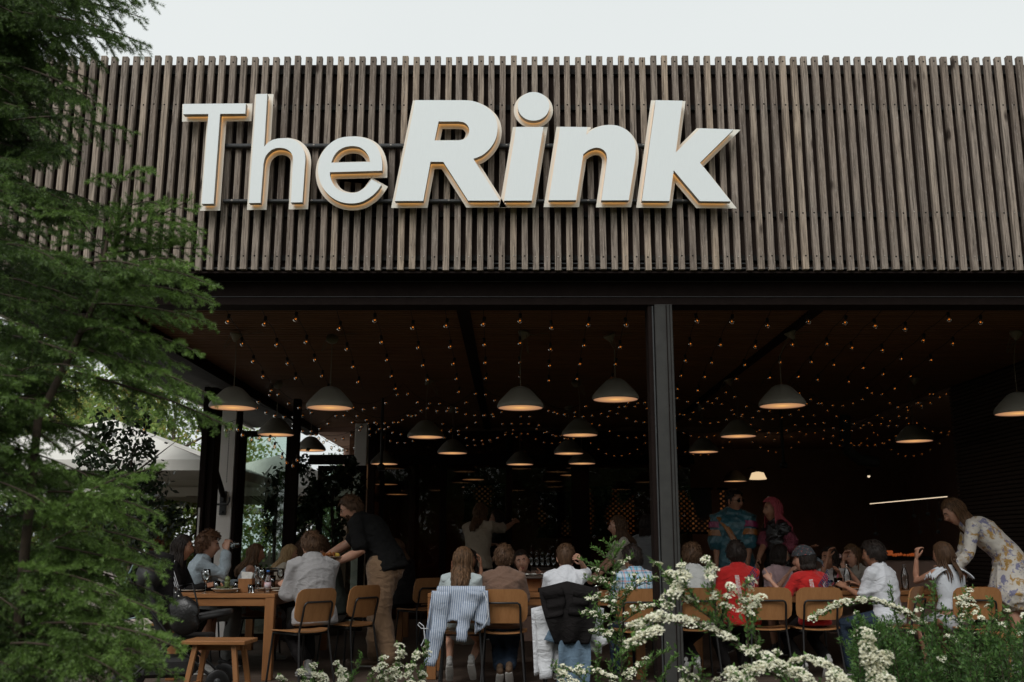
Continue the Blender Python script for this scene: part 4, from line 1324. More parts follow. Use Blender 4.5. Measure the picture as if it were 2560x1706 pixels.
def fuse(mb, voxel, sm=4, fold=0, seed=0, foldscale=9):
    """one continuous surface from overlapping closed lofts"""
    me = mb.mesh('tmp', [])
    mb.fixn(me)
    o = bpy.data.objects.new('tmp', me); COL.objects.link(o)
    r = o.modifiers.new('r', 'REMESH'); r.mode = 'VOXEL'; r.voxel_size = voxel; r.use_smooth_shade = True
    s = o.modifiers.new('s', 'SMOOTH'); s.factor = .6; s.iterations = sm
    dg = bpy.context.evaluated_depsgraph_get()
    me2 = bpy.data.meshes.new_from_object(o.evaluated_get(dg))
    bpy.data.objects.remove(o); bpy.data.meshes.remove(me)
    n = len(me2.vertices)
    co = np.empty(n * 3, np.float32); me2.vertices.foreach_get('co', co); co = co.reshape(-1, 3)
    no = np.empty(n * 3, np.float32); me2.vertices.foreach_get('normal', no); no = no.reshape(-1, 3)
    if fold:
        # creases: several warped sine sets, running across the cloth
        rs = np.random.RandomState(seed)
        w = np.zeros(n)
        for k in range(4):
            d = rs.normal(size=3) * np.array([1, 1, 1.7]); d /= np.linalg.norm(d)
            d2 = rs.normal(size=3); d2 /= np.linalg.norm(d2)
            ph = rs.uniform(0, 6.28)
            warp = 1.3 * np.sin(co @ d2 * foldscale * .9 + ph * 2)
            q = np.sin(co @ d * foldscale * (2.2 + k * 1.2) + warp * 2 + ph)
            w += (1 - np.abs(q)) ** 2 * (.9 / (k + 1)) * (.5 + .5 * np.sin(co @ d2 * foldscale * .6 + ph))
        co = co + no * (w * fold - fold * .35)[:, None]
        me2.vertices.foreach_set('co', co.astype(np.float32).ravel())
    me2.update()
    return me2

def ik(a, b, l1, l2, pole):
    d = b - a; L = min(d.length, (l1 + l2) * .995)
    u = d.normalized()
    x = (l1 * l1 - l2 * l2 + L * L) / (2 * L)
    h = math.sqrt(max(l1 * l1 - x * x, 0))
    p = (pole - u * pole.dot(u))
    p = p.normalized() if p.length > 1e-6 else u.orthogonal().normalized()
    return a + u * x + p * h, a + u * L

def head_pt(u, k=1.0, off=0.0, nose=True):
    ux, uy, uz = u
    x = .0735 * ux; y = .094 * uy; z = .117 * uz
    t = max(0, -uz)
    x *= 1 - .30 * t ** 1.5
    if uy < 0: y *= 1 - .42 * max(0, t - .15) ** .9
    else: y *= 1 - .10 * t
    z -= .006 * t
    if uz > .3: x *= 1 + .04 * uz
    if nose and uy > 0:
        y += .0215 * math.exp(-(ux / .14) ** 2 - ((uz + .17) / .13) ** 2) + .010 * math.exp(-(ux / .10) ** 2 - ((uz - .02) / .20) ** 2)
        for s in (-1, 1):
            y -= .0095 * math.exp(-((ux - s * .36) / .17) ** 2 - ((uz - .06) / .11) ** 2)
            y += .004 * math.exp(-((ux - s * .34) / .22) ** 2 - ((uz - .24) / .08) ** 2)
            y += .003 * math.exp(-((ux - s * .5) / .2) ** 2 - ((uz + .2) / .18) ** 2)
        y += .0065 * math.exp(-(ux / .26) ** 2 - ((uz + .44) / .045) ** 2) + .006 * math.exp(-(ux / .22) ** 2 - ((uz + .56) / .05) ** 2) - .003 * math.exp(-(ux / .3) ** 2 - ((uz + .50) / .02) ** 2)
        y += .007 * math.exp(-(ux / .3) ** 2 - ((uz + .85) / .16) ** 2)
    p = Vector((x, y, z)) * k
    if off: p += Vector((ux / .9, uy, uz)).normalized() * off
    return p

def head_mesh_add(mb, Mh, k, beard=None):
    n, m = 36, 30
    vs = []; fs = []; mi = []
    for i in range(m + 1):
        t = PI * i / m
        for j in range(n):
            a = 2 * PI * j / n
            vs.append(Mh @ head_pt((math.sin(t) * math.cos(a), math.sin(t) * math.sin(a), math.cos(t)), k))
    for i in range(m):
        for j in range(n):
            fs.append((i * n + j, (i + 1) * n + j, (i + 1) * n + (j + 1) % n, i * n + (j + 1) % n))
            a = 2 * PI * (j + .5) / n; t = PI * (i + .5) / m
            ux, uy, uz = math.sin(t) * math.cos(a), math.sin(t) * math.sin(a), math.cos(t)
            q = 0
            if uy > .5 and abs(ux) < .24 and -.60 < uz < -.41: q = 1
            mi.append(q)
    o = len(mb.v); mb.v.extend([tuple(v) for v in vs])
    for f, q in zip(fs, mi): mb.f.append(tuple(a + o for a in f)); mb.m.append(q); mb.sm.append(True)
    for s in (-1, 1):
        # ears
        e = MB(); c_ = Vector((s * .074, -.008, -.004))
        e.sphere((0, 0, 0), .03, 10, 8, sc3=(.28, .62, 1.05))
        e2 = Matrix.Translation(c_ * k) @ Matrix.Rotation(s * R(-22), 4, 'Z') @ Matrix.Rotation(R(-10), 4, 'X') @ Matrix.Scale(k, 4)
        mb.merge(e, Mh @ e2, 0)
        eb = MB(); eb.sphere((0, 0, 0), .0108, 10, 8, 2, sc3=(1.25, .9, .62)); eb.sphere((0, .0068, 0), .0052, 8, 6, 3, sc3=(1, .8, 1))
        p = head_pt((s * .37, .91, .07), k)
        mb.merge(eb, Mh @ Matrix.Translation(p + Vector((0, -.0045 * k, 0))) @ Matrix.Scale(k, 4))
        br = MB(); pts = [head_pt((s * q, math.sqrt(max(1 - q * q - z * z, .01)), z), k, .002) for q, z in ((.17, .24), (.36, .29), (.55, .22))]
        br.loft(pts, [.0035 * k, .0042 * k, .0022 * k], 6, 3); mb.merge(br, Mh)

def hand_add(mb, w, d, nrm, s, side, curl=.5, spread=.1, point=False):
    """palm and five fingers; d = direction of the fingers, nrm = palm normal, side = +1 right hand"""
    d = d.normalized(); nrm = (nrm - d * nrm.dot(d)).normalized(); sv = d.cross(nrm) * side    # thumb side
    P = lambda a, b, c_: w + (d * a + sv * b + nrm * c_) * s
    mb.caps([P(-.01, 0, 0), P(.03, .002, 0), P(.082, 0, 0)], [(.023 * s, .017 * s), (.036 * s, .0145 * s), (.038 * s, .011 * s)], 10, side=sv)
    for i, (b, L) in enumerate(((.027, .068), (.009, .076), (-.010, .071), (-.027, .056))):
        cu = curl * (1 + .12 * i)
        if point and i == 0: cu = .05
        if point and i > 0: cu = 1.5
        pts = [P(.075, b, 0)]; a = 0; cur = Vector((.085, b, 0)); pts.append(P(*cur))
        sp = (b / .027) * spread
        for seg in (.42, .33, .25):
            a += cu * (.75 if seg > .4 else .6)
            cur = cur + Vector((math.cos(a) * L * seg, sp * L * seg, math.sin(a) * L * seg)); pts.append(P(*cur))
        mb.caps(pts, [r * s for r in (.0092, .0092, .0086, .0078, .0066)], 6)
    pts = [P(.015, .024, .004), P(.040, .046, .012), P(.066, .056, .022), P(.085, .053, .034)]
    mb.caps(pts, [r * s for r in (.012, .0105, .0092, .0075)], 6)

def hair_add(style, Mh, k, seed, length=.2, down=None, thick=.014, back=None, push=.07):
    rn = random.Random(seed); mb = MB()
    def keep(ux, uy, uz):
        if uz > .60: return True
        if uy > .52: return False
        front = .52 - .50 * max(0, .55 - uz) * (1.1 if style in ('short', 'fade', 'curly') else .9)
        if uy > max(front, .02 if style in ('short', 'fade', 'curly') else .14): return False
        if style in ('short', 'fade', 'curly', 'side'):
            return uz > -.40 - (.10 if uy < -.5 else 0) + (.22 if uy > -.25 else 0)
        return uz > -.75
    n, m = 40, 30
    def P(ux, uy, uz, extra=0):
        th = thick
        if style == 'fade': th = .004 + .016 * max(0, uz) ** .7
        if style == 'curly': th = .030 + .012 * max(0, uz)
        q = head_pt((ux, uy, uz), k, (th + extra) * k, False)
        nz = noise.noise(Vector((q.x * 38 + seed, q.y * 38, q.z * 22)))
        return q + Vector((ux, uy, uz)) * nz * .006
    vs = []; idx = {}
    for i in range(m + 1):
        t = PI * i / m
        for j in range(n):
            a = 2 * PI * j / n
            idx[(i, j)] = (math.sin(t) * math.cos(a), math.sin(t) * math.sin(a), math.cos(t))
    fs = []; V = []; seen = {}
    def vid(i, j):
        j %= n
        if (i, j) not in seen: seen[(i, j)] = len(V); V.append(Mh @ P(*idx[(i, j)]))
        return seen[(i, j)]
    for i in range(m):
        for j in range(n):
            t = PI * (i + .5) / m; a = 2 * PI * (j + .5) / n
            if keep(math.sin(t) * math.cos(a), math.sin(t) * math.sin(a), math.cos(t)):
                fs.append((vid(i, j), vid(i + 1, j), vid(i + 1, j + 1), vid(i, j + 1)))
    mb.add(V, fs, 0, True)
    G = Vector((0, 0, -1))
    Rm = Mh.to_3x3()
    if style in ('short', 'fade', 'side'):
        cnt = 420
        for _ in range(cnt):
            uz = rn.uniform(-.5, 1); a = rn.uniform(0, 2 * PI); q = math.sqrt(1 - uz * uz); ux, uy = q * math.cos(a), q * math.sin(a)
            if not keep(ux, uy, uz): continue
            if style == 'fade' and uz < .45: continue
            p = P(ux, uy, uz, -.004); nn = Vector((ux, uy, uz))
            flow = Vector((uy * .4, -.3 + (1.0 if uy > .2 and uz > .5 else 0), -.9)) if style != 'side' else Vector((1.0, .3, -.5))
            tdir = (flow - nn * flow.dot(nn)).normalized() + nn * rn.uniform(.06, .30) + Vector([rn.uniform(-.35, .35) for _ in range(3)])
            tdir.normalize(); L = rn.uniform(.022, .040) * k * (.8 if style == 'fade' else 1)
            e = Rm @ tdir; p0 = Mh @ p
            mb.loft([p0, p0 + e * L * .5 + (Rm @ nn) * .003, p0 + e * L], [.0040 * k, .0034 * k, .0008], 4, 0, cap=False)
    elif style == 'curly':
        for _ in range(520):
            uz = rn.uniform(-.45, 1); a = rn.uniform(0, 2 * PI); q = math.sqrt(1 - uz * uz); ux, uy = q * math.cos(a), q * math.sin(a)
            if not keep(ux, uy, uz) and not (uy < .75 and uz > .45): continue
            c_ = P(ux, uy, uz, rn.uniform(-.008, .010)); rr = rn.uniform(.007, .013) * k
            ax = Vector([rn.uniform(-1, 1) for _ in range(3)]).normalized(); b = ax.orthogonal().normalized(); c2_ = ax.cross(b)
            pts = [Mh @ (c_ + (b * math.cos(t) + c2_ * math.sin(t)) * rr + ax * rr * .5 * (t / 6.2 - .5)) for t in [i * 1.1 for i in range(7)]]
            mb.loft(pts, .0030 * k, 4, 0, cap=False)
    if style in ('long', 'bob', 'straight', 'tail', 'braid'):
        cnt = {'long': 150, 'bob': 130, 'straight': 150, 'tail': 20, 'braid': 26}[style]
        dn = (down or G).normalized()
        for c_i in range(cnt):
            a = rn.uniform(R(160), R(380)); uz0 = rn.uniform(.25, .85) if rn.random() < .5 else rn.uniform(-.2, .5)
            q = math.sqrt(1 - uz0 * uz0); ux, uy = q * math.cos(a), q * math.sin(a)
            if not keep(ux, uy, uz0): continue
            if style in ('tail', 'braid') and rn.random() < 0: continue
            pts = []; r = []
            L = length * rn.uniform(.82, 1.08)
            uz = uz0
            st = 4
            for i in range(st):       # hug the skull
                qq = math.sqrt(max(1 - uz * uz, 0.02))
                pts.append(Mh @ P(qq * math.cos(a), qq * math.sin(a), uz, rn.uniform(0, .004))); uz = max(uz - (uz0 + .32) / (st - 1), -.34)
            base = pts[-1]
            out = Rm @ Vector((math.cos(a), math.sin(a), 0)); out.z = 0
            ww = rn.uniform(0, 6)
            for i in range(1, 7):
                f = i / 6
                pb = 0
                if back is not None:
                    side_ = max(0, out.dot(back) + .25); q_ = min(1, L * f / .15); pb = push * side_ * q_ * q_ * (3 - 2 * q_)
                wv = .013 * math.sin(f * 9 + ww) if style == 'long' else .002 * math.sin(f * 5 + ww)
                pts.append(base + dn * L * f + out * (.012 * math.sin(f * PI * .8) - (.02 if style == 'bob' else .008) * f) * k + Vector((wv, wv * .5, 0)) + (back * pb if back is not None else Vector((0, 0, 0))))
            w = rn.uniform(.0065, .0115) * k * (1.25 if style == 'long' else 1)
            rad = [w * .6] * st + [w, w, w, w * .9, w * .7, w * .25]
            mb.loft(pts, [(x, x * .5) for x in rad], 5, 0, side=out.cross(dn) if out.length > 0 else None, cap=False)
    if style in ('tail', 'braid'):
        b0 = Mh @ Vector((0, -.105 * k, -.02 * k)); dn = (down or G).normalized()
        if style == 'braid':
            for i in range(9):
                c_ = b0 + dn * (.028 * i) * k + Vector((.006 * (-1) ** i, -.01 if i < 2 else 0, 0)); mb.sphere(c_, .017 * k * (1 - .05 * i), 8, 6, sc3=(1, .8, 1.1))
        for _ in range(26):
            o2 = Vector((rn.uniform(-.014, .014), rn.uniform(-.012, .012), 0)) * k
            L = length * rn.uniform(.8, 1.1)
            if style == 'braid': continue
            mb.loft([b0 - dn * .02 + o2 * .3, b0 + dn * L * .3 + o2 + Vector((0, -.014 * k, 0)), b0 + dn * L * .7 + o2 * 1.3, b0 + dn * L + o2 * .5], [.006 * k, .009 * k, .007 * k, .001], 5, 0, cap=False)
    return mb

def person(label, X, Y, rz, k=1.0, kid=False, seat=.455, lean=6, side=0, twist=0, head=(0, 0, 0), hands=None, feet=None, knee_w=.10, skin='light',
           top=None, bottom=None, shoes=None, hair=('short', 'brown'), fingers=(.5, .5), palm=None, seed=1, hk=None, beard=None, z0=0, legs=True, group=None, bulk=1.0, point=(False, False), elbow_out=.18):
    """head = (yaw left+, pitch down+, roll); hands = (right, left) wrist targets, in metres, in the frame of the person (+y ahead, +x to the right)"""
    rn = random.Random(seed)
    t = thing('person', label, 'person', (X, Y, 0), R(rz), group)
    hk = hk or (1.05 * k if not kid else 1.0 + .15 * (k - .8))
    bw = (1.02 if kid else 1.03) * bulk
    sk = SK[skin]
    # --- joints
    hipz = (seat + .085 * k) if seat is not None else .935 * k + z0
    pel = Vector((0, -.02, hipz))
    up = Vector((math.sin(R(side)), math.sin(R(lean)), math.cos(R(lean)) * math.cos(R(side)))).normalized()
    upl = Vector((up.x * .4, up.y * .4, 1)).normalized()
    waist = pel + upl * .15 * k
    chest = waist + (up * .7 + upl * .3).normalized() * .20 * k
    neckb = chest + up * .155 * k
    tw = Matrix.Rotation(R(twist), 3, 'Z')
    sx = tw @ Vector((1, 0, 0)); sx = (sx - up * sx.dot(up)).normalized(); fw = up.cross(sx)
    fw = -sx.cross(up) if False else up.cross(sx)
    sh = {s: neckb - up * .035 * k + sx * s * .165 * k * bw for s in (1, -1)}
    ny, np_, nr = head
    Hrot = Matrix.Rotation(R(twist + ny), 4, 'Z') @ Matrix.Rotation(R(-np_), 4, 'X') @ Matrix.Rotation(R(nr), 4, 'Y')
    nd = (up * .75 + Vector((0, 0, .6)) + fw * .25).normalized()
    neckt = neckb + nd * .040 * k
    hc = neckt + nd * .018 * k + (Hrot.to_3x3() @ Vector((0, .022, .085))) * hk
    Mh = Matrix.Translation(hc) @ Hrot
    hips = {s: pel + Vector((s * .088 * k * bw, .02, -.01)) for s in (1, -1)}
    la, lf, lt, ls = .275 * k, .245 * k, .425 * k, .425 * k
    if hands is None: hands = ((.15, .34, .80), (-.15, .34, .80))
    el = {}; wr = {}
    for s, hnd in ((1, hands[0]), (-1, hands[1])):
        pole = Vector((s * elbow_out, (.5 if hnd[2] > sh[s].z - .02 and seat is not None else -.25), -1))
        el[s], wr[s] = ik(sh[s], Vector(hnd), la, lf, pole)
    if feet is None:
        if seat is not None:
            fy = .36 * k
            feet = ((.11, fy, .085 * k), (-.11, fy - .02, .085 * k))
        else: feet = ((.10, .02, .08 * k), (-.10, -.02, .08 * k))
    kn = {}; an = {}
    for s, ft in ((1, feet[0]), (-1, feet[1])):
        pole = Vector((s * knee_w, 1, 1.0 if seat is not None else 0))
        kn[s], an[s] = ik(hips[s], Vector(ft), lt, ls, pole)
    # --- body surface
    def torso(mb, g=0.0, z_from=0, to_neck=True, hem=None):
        pts = []; rad = []
        base = [(pel + upl * (.03 * k), (.150, .112)), (pel + upl * .04 * k, (.160, .118)), (waist - upl * .04 * k, (.142, .105)), (waist + up * .05 * k, (.138, .100)), (chest, (.158, .112)), (chest + up * .08 * k, (.165, .102)), (neckb - up * .025 * k, (.128, .076)), (neckb + up * .005, (.075, .06))]
        if hem is not None: h0 = hem + .10 if hem >= 0 else -.045; base = [(pel + upl * h0 * k, (.176, .134))] + ([] if hem >= 0 else [(pel + upl * .06 * k, (.165, .124))]) + [q for q in base[2:] if (q[0] - pel).dot(upl) > max(h0 + .03, .08) * k]
        for p, (a, b) in base: pts.append(p); rad.append((a * k * bw + g, b * k * bw + g))
        sides = [Vector((1, 0, 0)).lerp(sx, i / (len(pts) - 1)) for i in range(len(pts))]
        mb.caps(pts, rad, 20, side=sides, e0=1.0 if hem is None else .25)
    def arm(mb, s, g=0, upto=2.0, flare=0):
        """upto: 1 = elbow, 2 = wrist, fractions between"""
        a, e, w = sh[s], el[s], wr[s]
        st = a - sx * s * .045 * k
        P = [st, a, a.lerp(e, .5), e, e.lerp(w, .35), w]; r = [.052, .050, .041, .036, .036, .024]; T = [-.3, 0, .5, 1, 1.35, 2]
        pp = []; rr = []
        for i in range(6):
            if T[i] < upto - 1e-6: pp.append(P[i]); rr.append(r[i] * k * bw + g)
            else:
                f = (upto - T[i - 1]) / (T[i] - T[i - 1]); pp.append(P[i - 1].lerp(P[i], f)); rr.append((r[i - 1] + (r[i] - r[i - 1]) * f) * k * bw + g + flare); break
        mb.caps(pp, rr, 12)
    def leg(mb, s, g=0, upto=2.0, flare=0):
        h, n_, a = hips[s], kn[s], an[s]
        P = [h, h.lerp(n_, .4), n_, n_.lerp(a, .3), a]; r = [.088, .078, .054, .052, .033]; T = [0, .4, 1, 1.3, 2]
        pp = []; rr = []
        for i in range(5):
            if T[i] < upto - 1e-6: pp.append(P[i]); rr.append(r[i] * k * bw + g)
            else:
                f = (upto - T[i - 1]) / (T[i] - T[i - 1]); pp.append(P[i - 1].lerp(P[i], f)); rr.append((r[i - 1] + (r[i] - r[i - 1]) * f) * k * bw + g + flare); break
        mb.caps(pp, rr, 12)
    b = MB(); torso(b)
    b.caps([neckb - up * .04 * k, neckb + nd * .03 * k, neckt + nd * .055 * k], [.060 * k, .052 * k, .052 * k], 12)
    for s in (1, -1):
        arm(b, s)
        if legs: leg(b, s)
    bm_ = fuse(b, .012, 3)
    co = np.empty(len(bm_.vertices) * 3, np.float32); bm_.vertices.foreach_get('co', co)
    bb = MB(); bb.v = [tuple(v) for v in co.reshape(-1, 3).tolist()]
    bb.f = [tuple(p.vertices) for p in bm_.polygons]; bb.m = [0] * len(bb.f); bb.sm = [True] * len(bb.f)
    bpy.data.meshes.remove(bm_)
    head_mesh_add(bb, Mh, hk)
    for s in (1, -1):
        d = (wr[s] - el[s]).normalized(); i = 0 if s == 1 else 1
        nrm = Vector((-s * .6, .2, -.7)) if palm is None or palm[i] is None else Vector(palm[i])
        hand_add(bb, wr[s] + d * .012, d, nrm, k if not kid else k * 1.02, s, fingers[i], point=point[i])
    body = part('body', bb, [sk, LIP, EYE, HR['dark']], t)
    # --- clothes
    if top:
        m_ = MB(); g = top.get('g', .014)
        torso(m_, g, hem=top.get('hem', -.065))
        for s in (1, -1):
            if top.get('sleeve', .62) > 0: arm(m_, s, g * .9, top.get('sleeve', .62), top.get('flare', .008))
        me = fuse(m_, .0115, 3, top.get('fold', .010), seed, top.get('fs', 9))
        me.materials.append(top['mat']); link(top.get('name', 'shirt'), me, t, label=top.get('label'))
    if bottom and legs:
        m_ = MB(); g = bottom.get('g', .013)
        kind = bottom.get('kind', 'trousers')
        torso_pts = [(pel - upl * .03 * k, (.150, .114)), (pel + upl * .01 * k, (.160, .118)), (pel + upl * .05 * k, (.150, .110))]
        m_.caps([p for p, _ in torso_pts], [(a * k * bw + g * .3, b_ * k * bw + g * .3) for _, (a, b_) in torso_pts], 18, side=Vector((1, 0, 0)))
        if kind == 'skirt':
            L = bottom.get('len', .38); mid = (kn[1] + kn[-1]) / 2; base = pel
            if seat is not None: m_.caps([base, base.lerp(mid, .5) + Vector((0, 0, .02)), base.lerp(mid, 1.0)], [(.18 * k, .11 * k), (.19 * k, .10 * k), (.19 * k, .085 * k)], 18, side=Vector((1, 0, 0)))
            else: m_.caps([base, base - Vector((0, 0, L * .5)), base - Vector((0, 0, L))], [(.19 * k, .14 * k), (.23 * k, .18 * k), (.27 * k, .21 * k)], 24, side=Vector((1, 0, 0)))
        else:
            for s in (1, -1): leg(m_, s, g, bottom.get('upto', 1.93), bottom.get('flare', .012))
        me = fuse(m_, .0125, 3, bottom.get('fold', .009), seed + 5, 8)
        me.materials.append(bottom['mat']); link({'trousers': 'trousers', 'skirt': 'skirt', 'shorts': 'shorts'}[kind], me, t, label=bottom.get('label'))
    if shoes is not None and legs:
        for s in (1, -1):
            a = an[s]; f = Vector((s * .12, 1, 0)).normalized()
            toe_dn = feet[0 if s == 1 else 1][2] > .12 * k and seat is not None and feet[0][1] < .1
            f2 = (f + Vector((0, 0, -1.3 if toe_dn else 0))).normalized()
            dz = Vector((0, 0, -.045 * k))
            m_ = MB(); m_.caps([a + dz - f2 * .045 * k + Vector((0, 0, .005)), a + dz + f2 * .03 * k + Vector((0, 0, .004)), a + dz + f2 * .11 * k - Vector((0, 0, .010)), a + dz + f2 * .155 * k - Vector((0, 0, .014))], [(.035 * k, .034 * k), (.040 * k, .034 * k), (.042 * k, .024 * k), (.034 * k, .018 * k)], 12, side=Vector((1, 0, 0)))
            m_.caps([a + Vector((0, 0, -.03)) * k, a + Vector((0, 0, .035)) * k], [.038 * k, .036 * k], 10)
            so = part('shoe', m_, shoes, t)
            m2 = MB(); m2.caps([a + dz * 1.75 - f2 * .05 * k, a + dz * 1.75 + f2 * .05 * k, a + dz * 1.75 + f2 * .15 * k], [(.040 * k, .011), (.044 * k, .011), (.038 * k, .010)], 12, side=Vector((1, 0, 0)))
            part('sole', m2, M['sole'], so)
    if hair:
        hb = hair_add(hair[0], Mh, hk, seed, hair[2] if len(hair) > 2 else .2, hair[3] if len(hair) > 3 else None, hair[4] if len(hair) > 4 else .014, back=Vector((-up.x, -max(up.y, 0) * .3 - .95, 0)).normalized() if len(hair) < 4 or hair[3] is None else None, push=.10 * k)
        part('hair', hb, HR[hair[1]], t)
    t['k'] = 0; del t['k']
    info = dict(Mh=Mh, hk=hk, sh=sh, el=el, wr=wr, kn=kn, an=an, pel=pel, chest=chest, neckb=neckb, up=up, fw=fw, sx=sx, waist=waist, hc=hc, k=k)
    return t, info

def glasses(t, I, mat, sun=False):
    Mh, hk = I['Mh'], I['hk']
    m = MB()
    for s in (-1, 1):
        c_ = Vector((s * .034, .092, .008)) * hk
        pts = [Mh @ (c_ + Vector((.022 * math.cos(a), -.006 * abs(math.cos(a)) * (1 if s * math.cos(a) > 0 else 0), .017 * math.sin(a))) * hk) for a in [2 * PI * i / 14 for i in range(14)]]
        m.loft(pts, .0016, 5, closed=True)
        if sun: m.add(pts, [tuple(range(14))], 1)
        m.loft([Mh @ (Vector((s * .056, .088, .012)) * hk), Mh @ (Vector((s * .076, .03, .012)) * hk), Mh @ (Vector((s * .078, -.012, .004)) * hk)], .0016, 5)
    m.loft([Mh @ (Vector((-.012, .097, .012)) * hk), Mh @ (Vector((.012, .097, .012)) * hk)], .0016, 5)
    part('glasses', m, [mat, M['hole']], t)

M['sole'] = pm('pale_shoe_sole', (.45, .43, .40), None, 20, .7)
M['white_shoe'] = pm('white_trainer', (.45, .44, .42), None, 16, .6, .2)
M['brown_shoe'] = pm('tan_suede_shoe', (.14, .085, .05), None, 16, .8, .3)
M['dark_shoe'] = pm('dark_trainer', (.03, .028, .028), None, 16, .6, .2)
CL = lambda n, a, b=None, **kw: cloth(n, a, b, **kw)
c_white = CL('white_cotton', (.60, .61, .64), (.54, .55, .58)); c_grey = CL('grey_jersey', (.30, .29, .29), (.26, .25, .25)); c_brown = CL('taupe_brown_cotton', (.155, .092, .065), (.135, .08, .056))
c_pale = CL('pale_blue_jersey', (.40, .45, .45), (.35, .40, .41)); c_red = CL('red_jersey', (.46, .018, .016), (.36, .013, .012)); c_pink = CL('pale_pink_cotton', (.52, .36, .38)); c_black = CL('black_polo_pique', (.012, .012, .012), (.009, .009, .009))
c_jeans = CL('dark_denim', (.035, .05, .075), (.022, .033, .052)); c_dark = CL('dark_trouser_cloth', (.016, .014, .014)); c_chino = CL('tan_chino_cloth', (.23, .145, .085), (.19, .118, .07)); c_beige = CL('beige_knit', (.36, .30, .23), (.31, .26, .20))
c_lace = CL('cream_lace', (.50, .46, .38), (.40, .37, .31), scale=40); c_greyj = CL('pale_grey_trousers', (.22, .22, .21)); c_sheer = CL('pale_blouse', (.48, .42, .34))

def plaid():
    m, nt, b = new_mat('blue_pink_plaid_cotton')
    v = coords(nt); s = N(nt, 'ShaderNodeSeparateXYZ'); nt.links.new(v, s.inputs[0])
    def line(ax, f, w, ph=0):
        q = N(nt, 'ShaderNodeMath', operation='MULTIPLY_ADD'); q.inputs[1].default_value = f; q.inputs[2].default_value = ph; nt.links.new(s.outputs[ax], q.inputs[0])
        fr = N(nt, 'ShaderNodeMath', operation='FRACT'); nt.links.new(q.outputs[0], fr.inputs[0])
        lt = N(nt, 'ShaderNodeMath', operation='LESS_THAN'); lt.inputs[1].default_value = w; nt.links.new(fr.outputs[0], lt.inputs[0]); return lt.outputs[0]
    c = (.20, .42, .56)
    def half(f, a, bb):
        q = N(nt, 'ShaderNodeMath', operation='MULTIPLY'); q.inputs[1].default_value = .55; nt.links.new(f, q.inputs[0]); return mixc(nt, q.outputs[0], a, bb)
    c = half(line(0, 11, .32), c, (.55, .60, .64)); c = half(line(2, 11, .32), c, (.55, .60, .64))
    c = half(line(0, 11, .14, .5), c, (.60, .25, .22)); c = half(line(2, 11, .14, .5), c, (.60, .25, .22))
    c = mixc(nt, line(0, 22, .07, .3), c, (.03, .05, .10)); c = mixc(nt, line(2, 22, .07, .3), c, (.03, .05, .10))
    nt.links.new(c, b.inputs['Base Color']); b.inputs['Roughness'].default_value = .9
    bump(nt, b, noise_n(nt, coords(nt), 12, 3, dist=1.), .4, .02)
    return m
def patches(name, cols, scale, rough=.85, seed=0, thr=.5):
    """irregular patches of colour (prints, florals)"""
    m, nt, b = new_mat(name)
    c = cols[0]
    for i, cc in enumerate(cols[1:]):
        v = coords(nt); off = N(nt, 'ShaderNodeVectorMath', operation='ADD'); off.inputs[1].default_value = (seed + i * 3.7, i * 1.9, i * 5.1); nt.links.new(v, off.inputs[0])
        n = noise_n(nt, off.outputs[0], scale * (1 + .2 * i), 5, .65, .4)
        c = mixc(nt, ramp(nt, n, [(thr, 0.), (thr + .05, 1.)]), c, cc)
    nt.links.new(c, b.inputs['Base Color']); b.inputs['Roughness'].default_value = rough
    bump(nt, b, noise_n(nt, coords(nt), 12, 3, dist=1.), .4, .02)
    return m
c_plaid = plaid()
c_floral = patches('ivory_dress_with_blue_and_ochre_flowers', [(.60, .56, .50), (.40, .24, .07), (.20, .20, .31), (.62, .58, .52)], 9, seed=2, thr=.54)
c_blackw = patches('white_dress_with_black_sprigs', [(.50, .52, .55), (.02, .02, .03)], 26, seed=4, thr=.635)
c_flow2 = patches('pale_floral_camisole', [(.45, .50, .55), (.10, .15, .22)], 40, seed=8, thr=.6)
c_lblue = CL('pale_blue_dotted_shirt', (.36, .42, .46), (.31, .37, .41), scale=60)
c_teal = pm('teal_satin', (.026, .12, .15), (.016, .075, .10), 6, .35, .3, .02, sheen=.2, spec=.6)
c_orange = pm('orange_satin', (.30, .11, .015), (.22, .075, .01), 6, .35, .3, .02, spec=.6)
c_magenta = pm('magenta_satin', (.25, .015, .09), (.18, .01, .06), 6, .35, .3, .02, spec=.6)
c_vinyl = pm('black_vinyl', (.010, .009, .010), None, 7, .14, .5, .03, spec=.8)
c_pinkv = pm('pink_metallic_vinyl', (.35, .10, .14), (.20, .04, .06), 14, .18, .8, .03, metal=.7)

gray_tbl = .80
P = {}
def add(key, px, Y, **kw):
    zc = kw.pop('zc', 1.0); dx = kw.pop('dx', 0)
    P[key] = person(kw.pop('label'), fX(px, Y, zc) + dx, Y, kw.pop('rz'), **kw)
    return P[key]

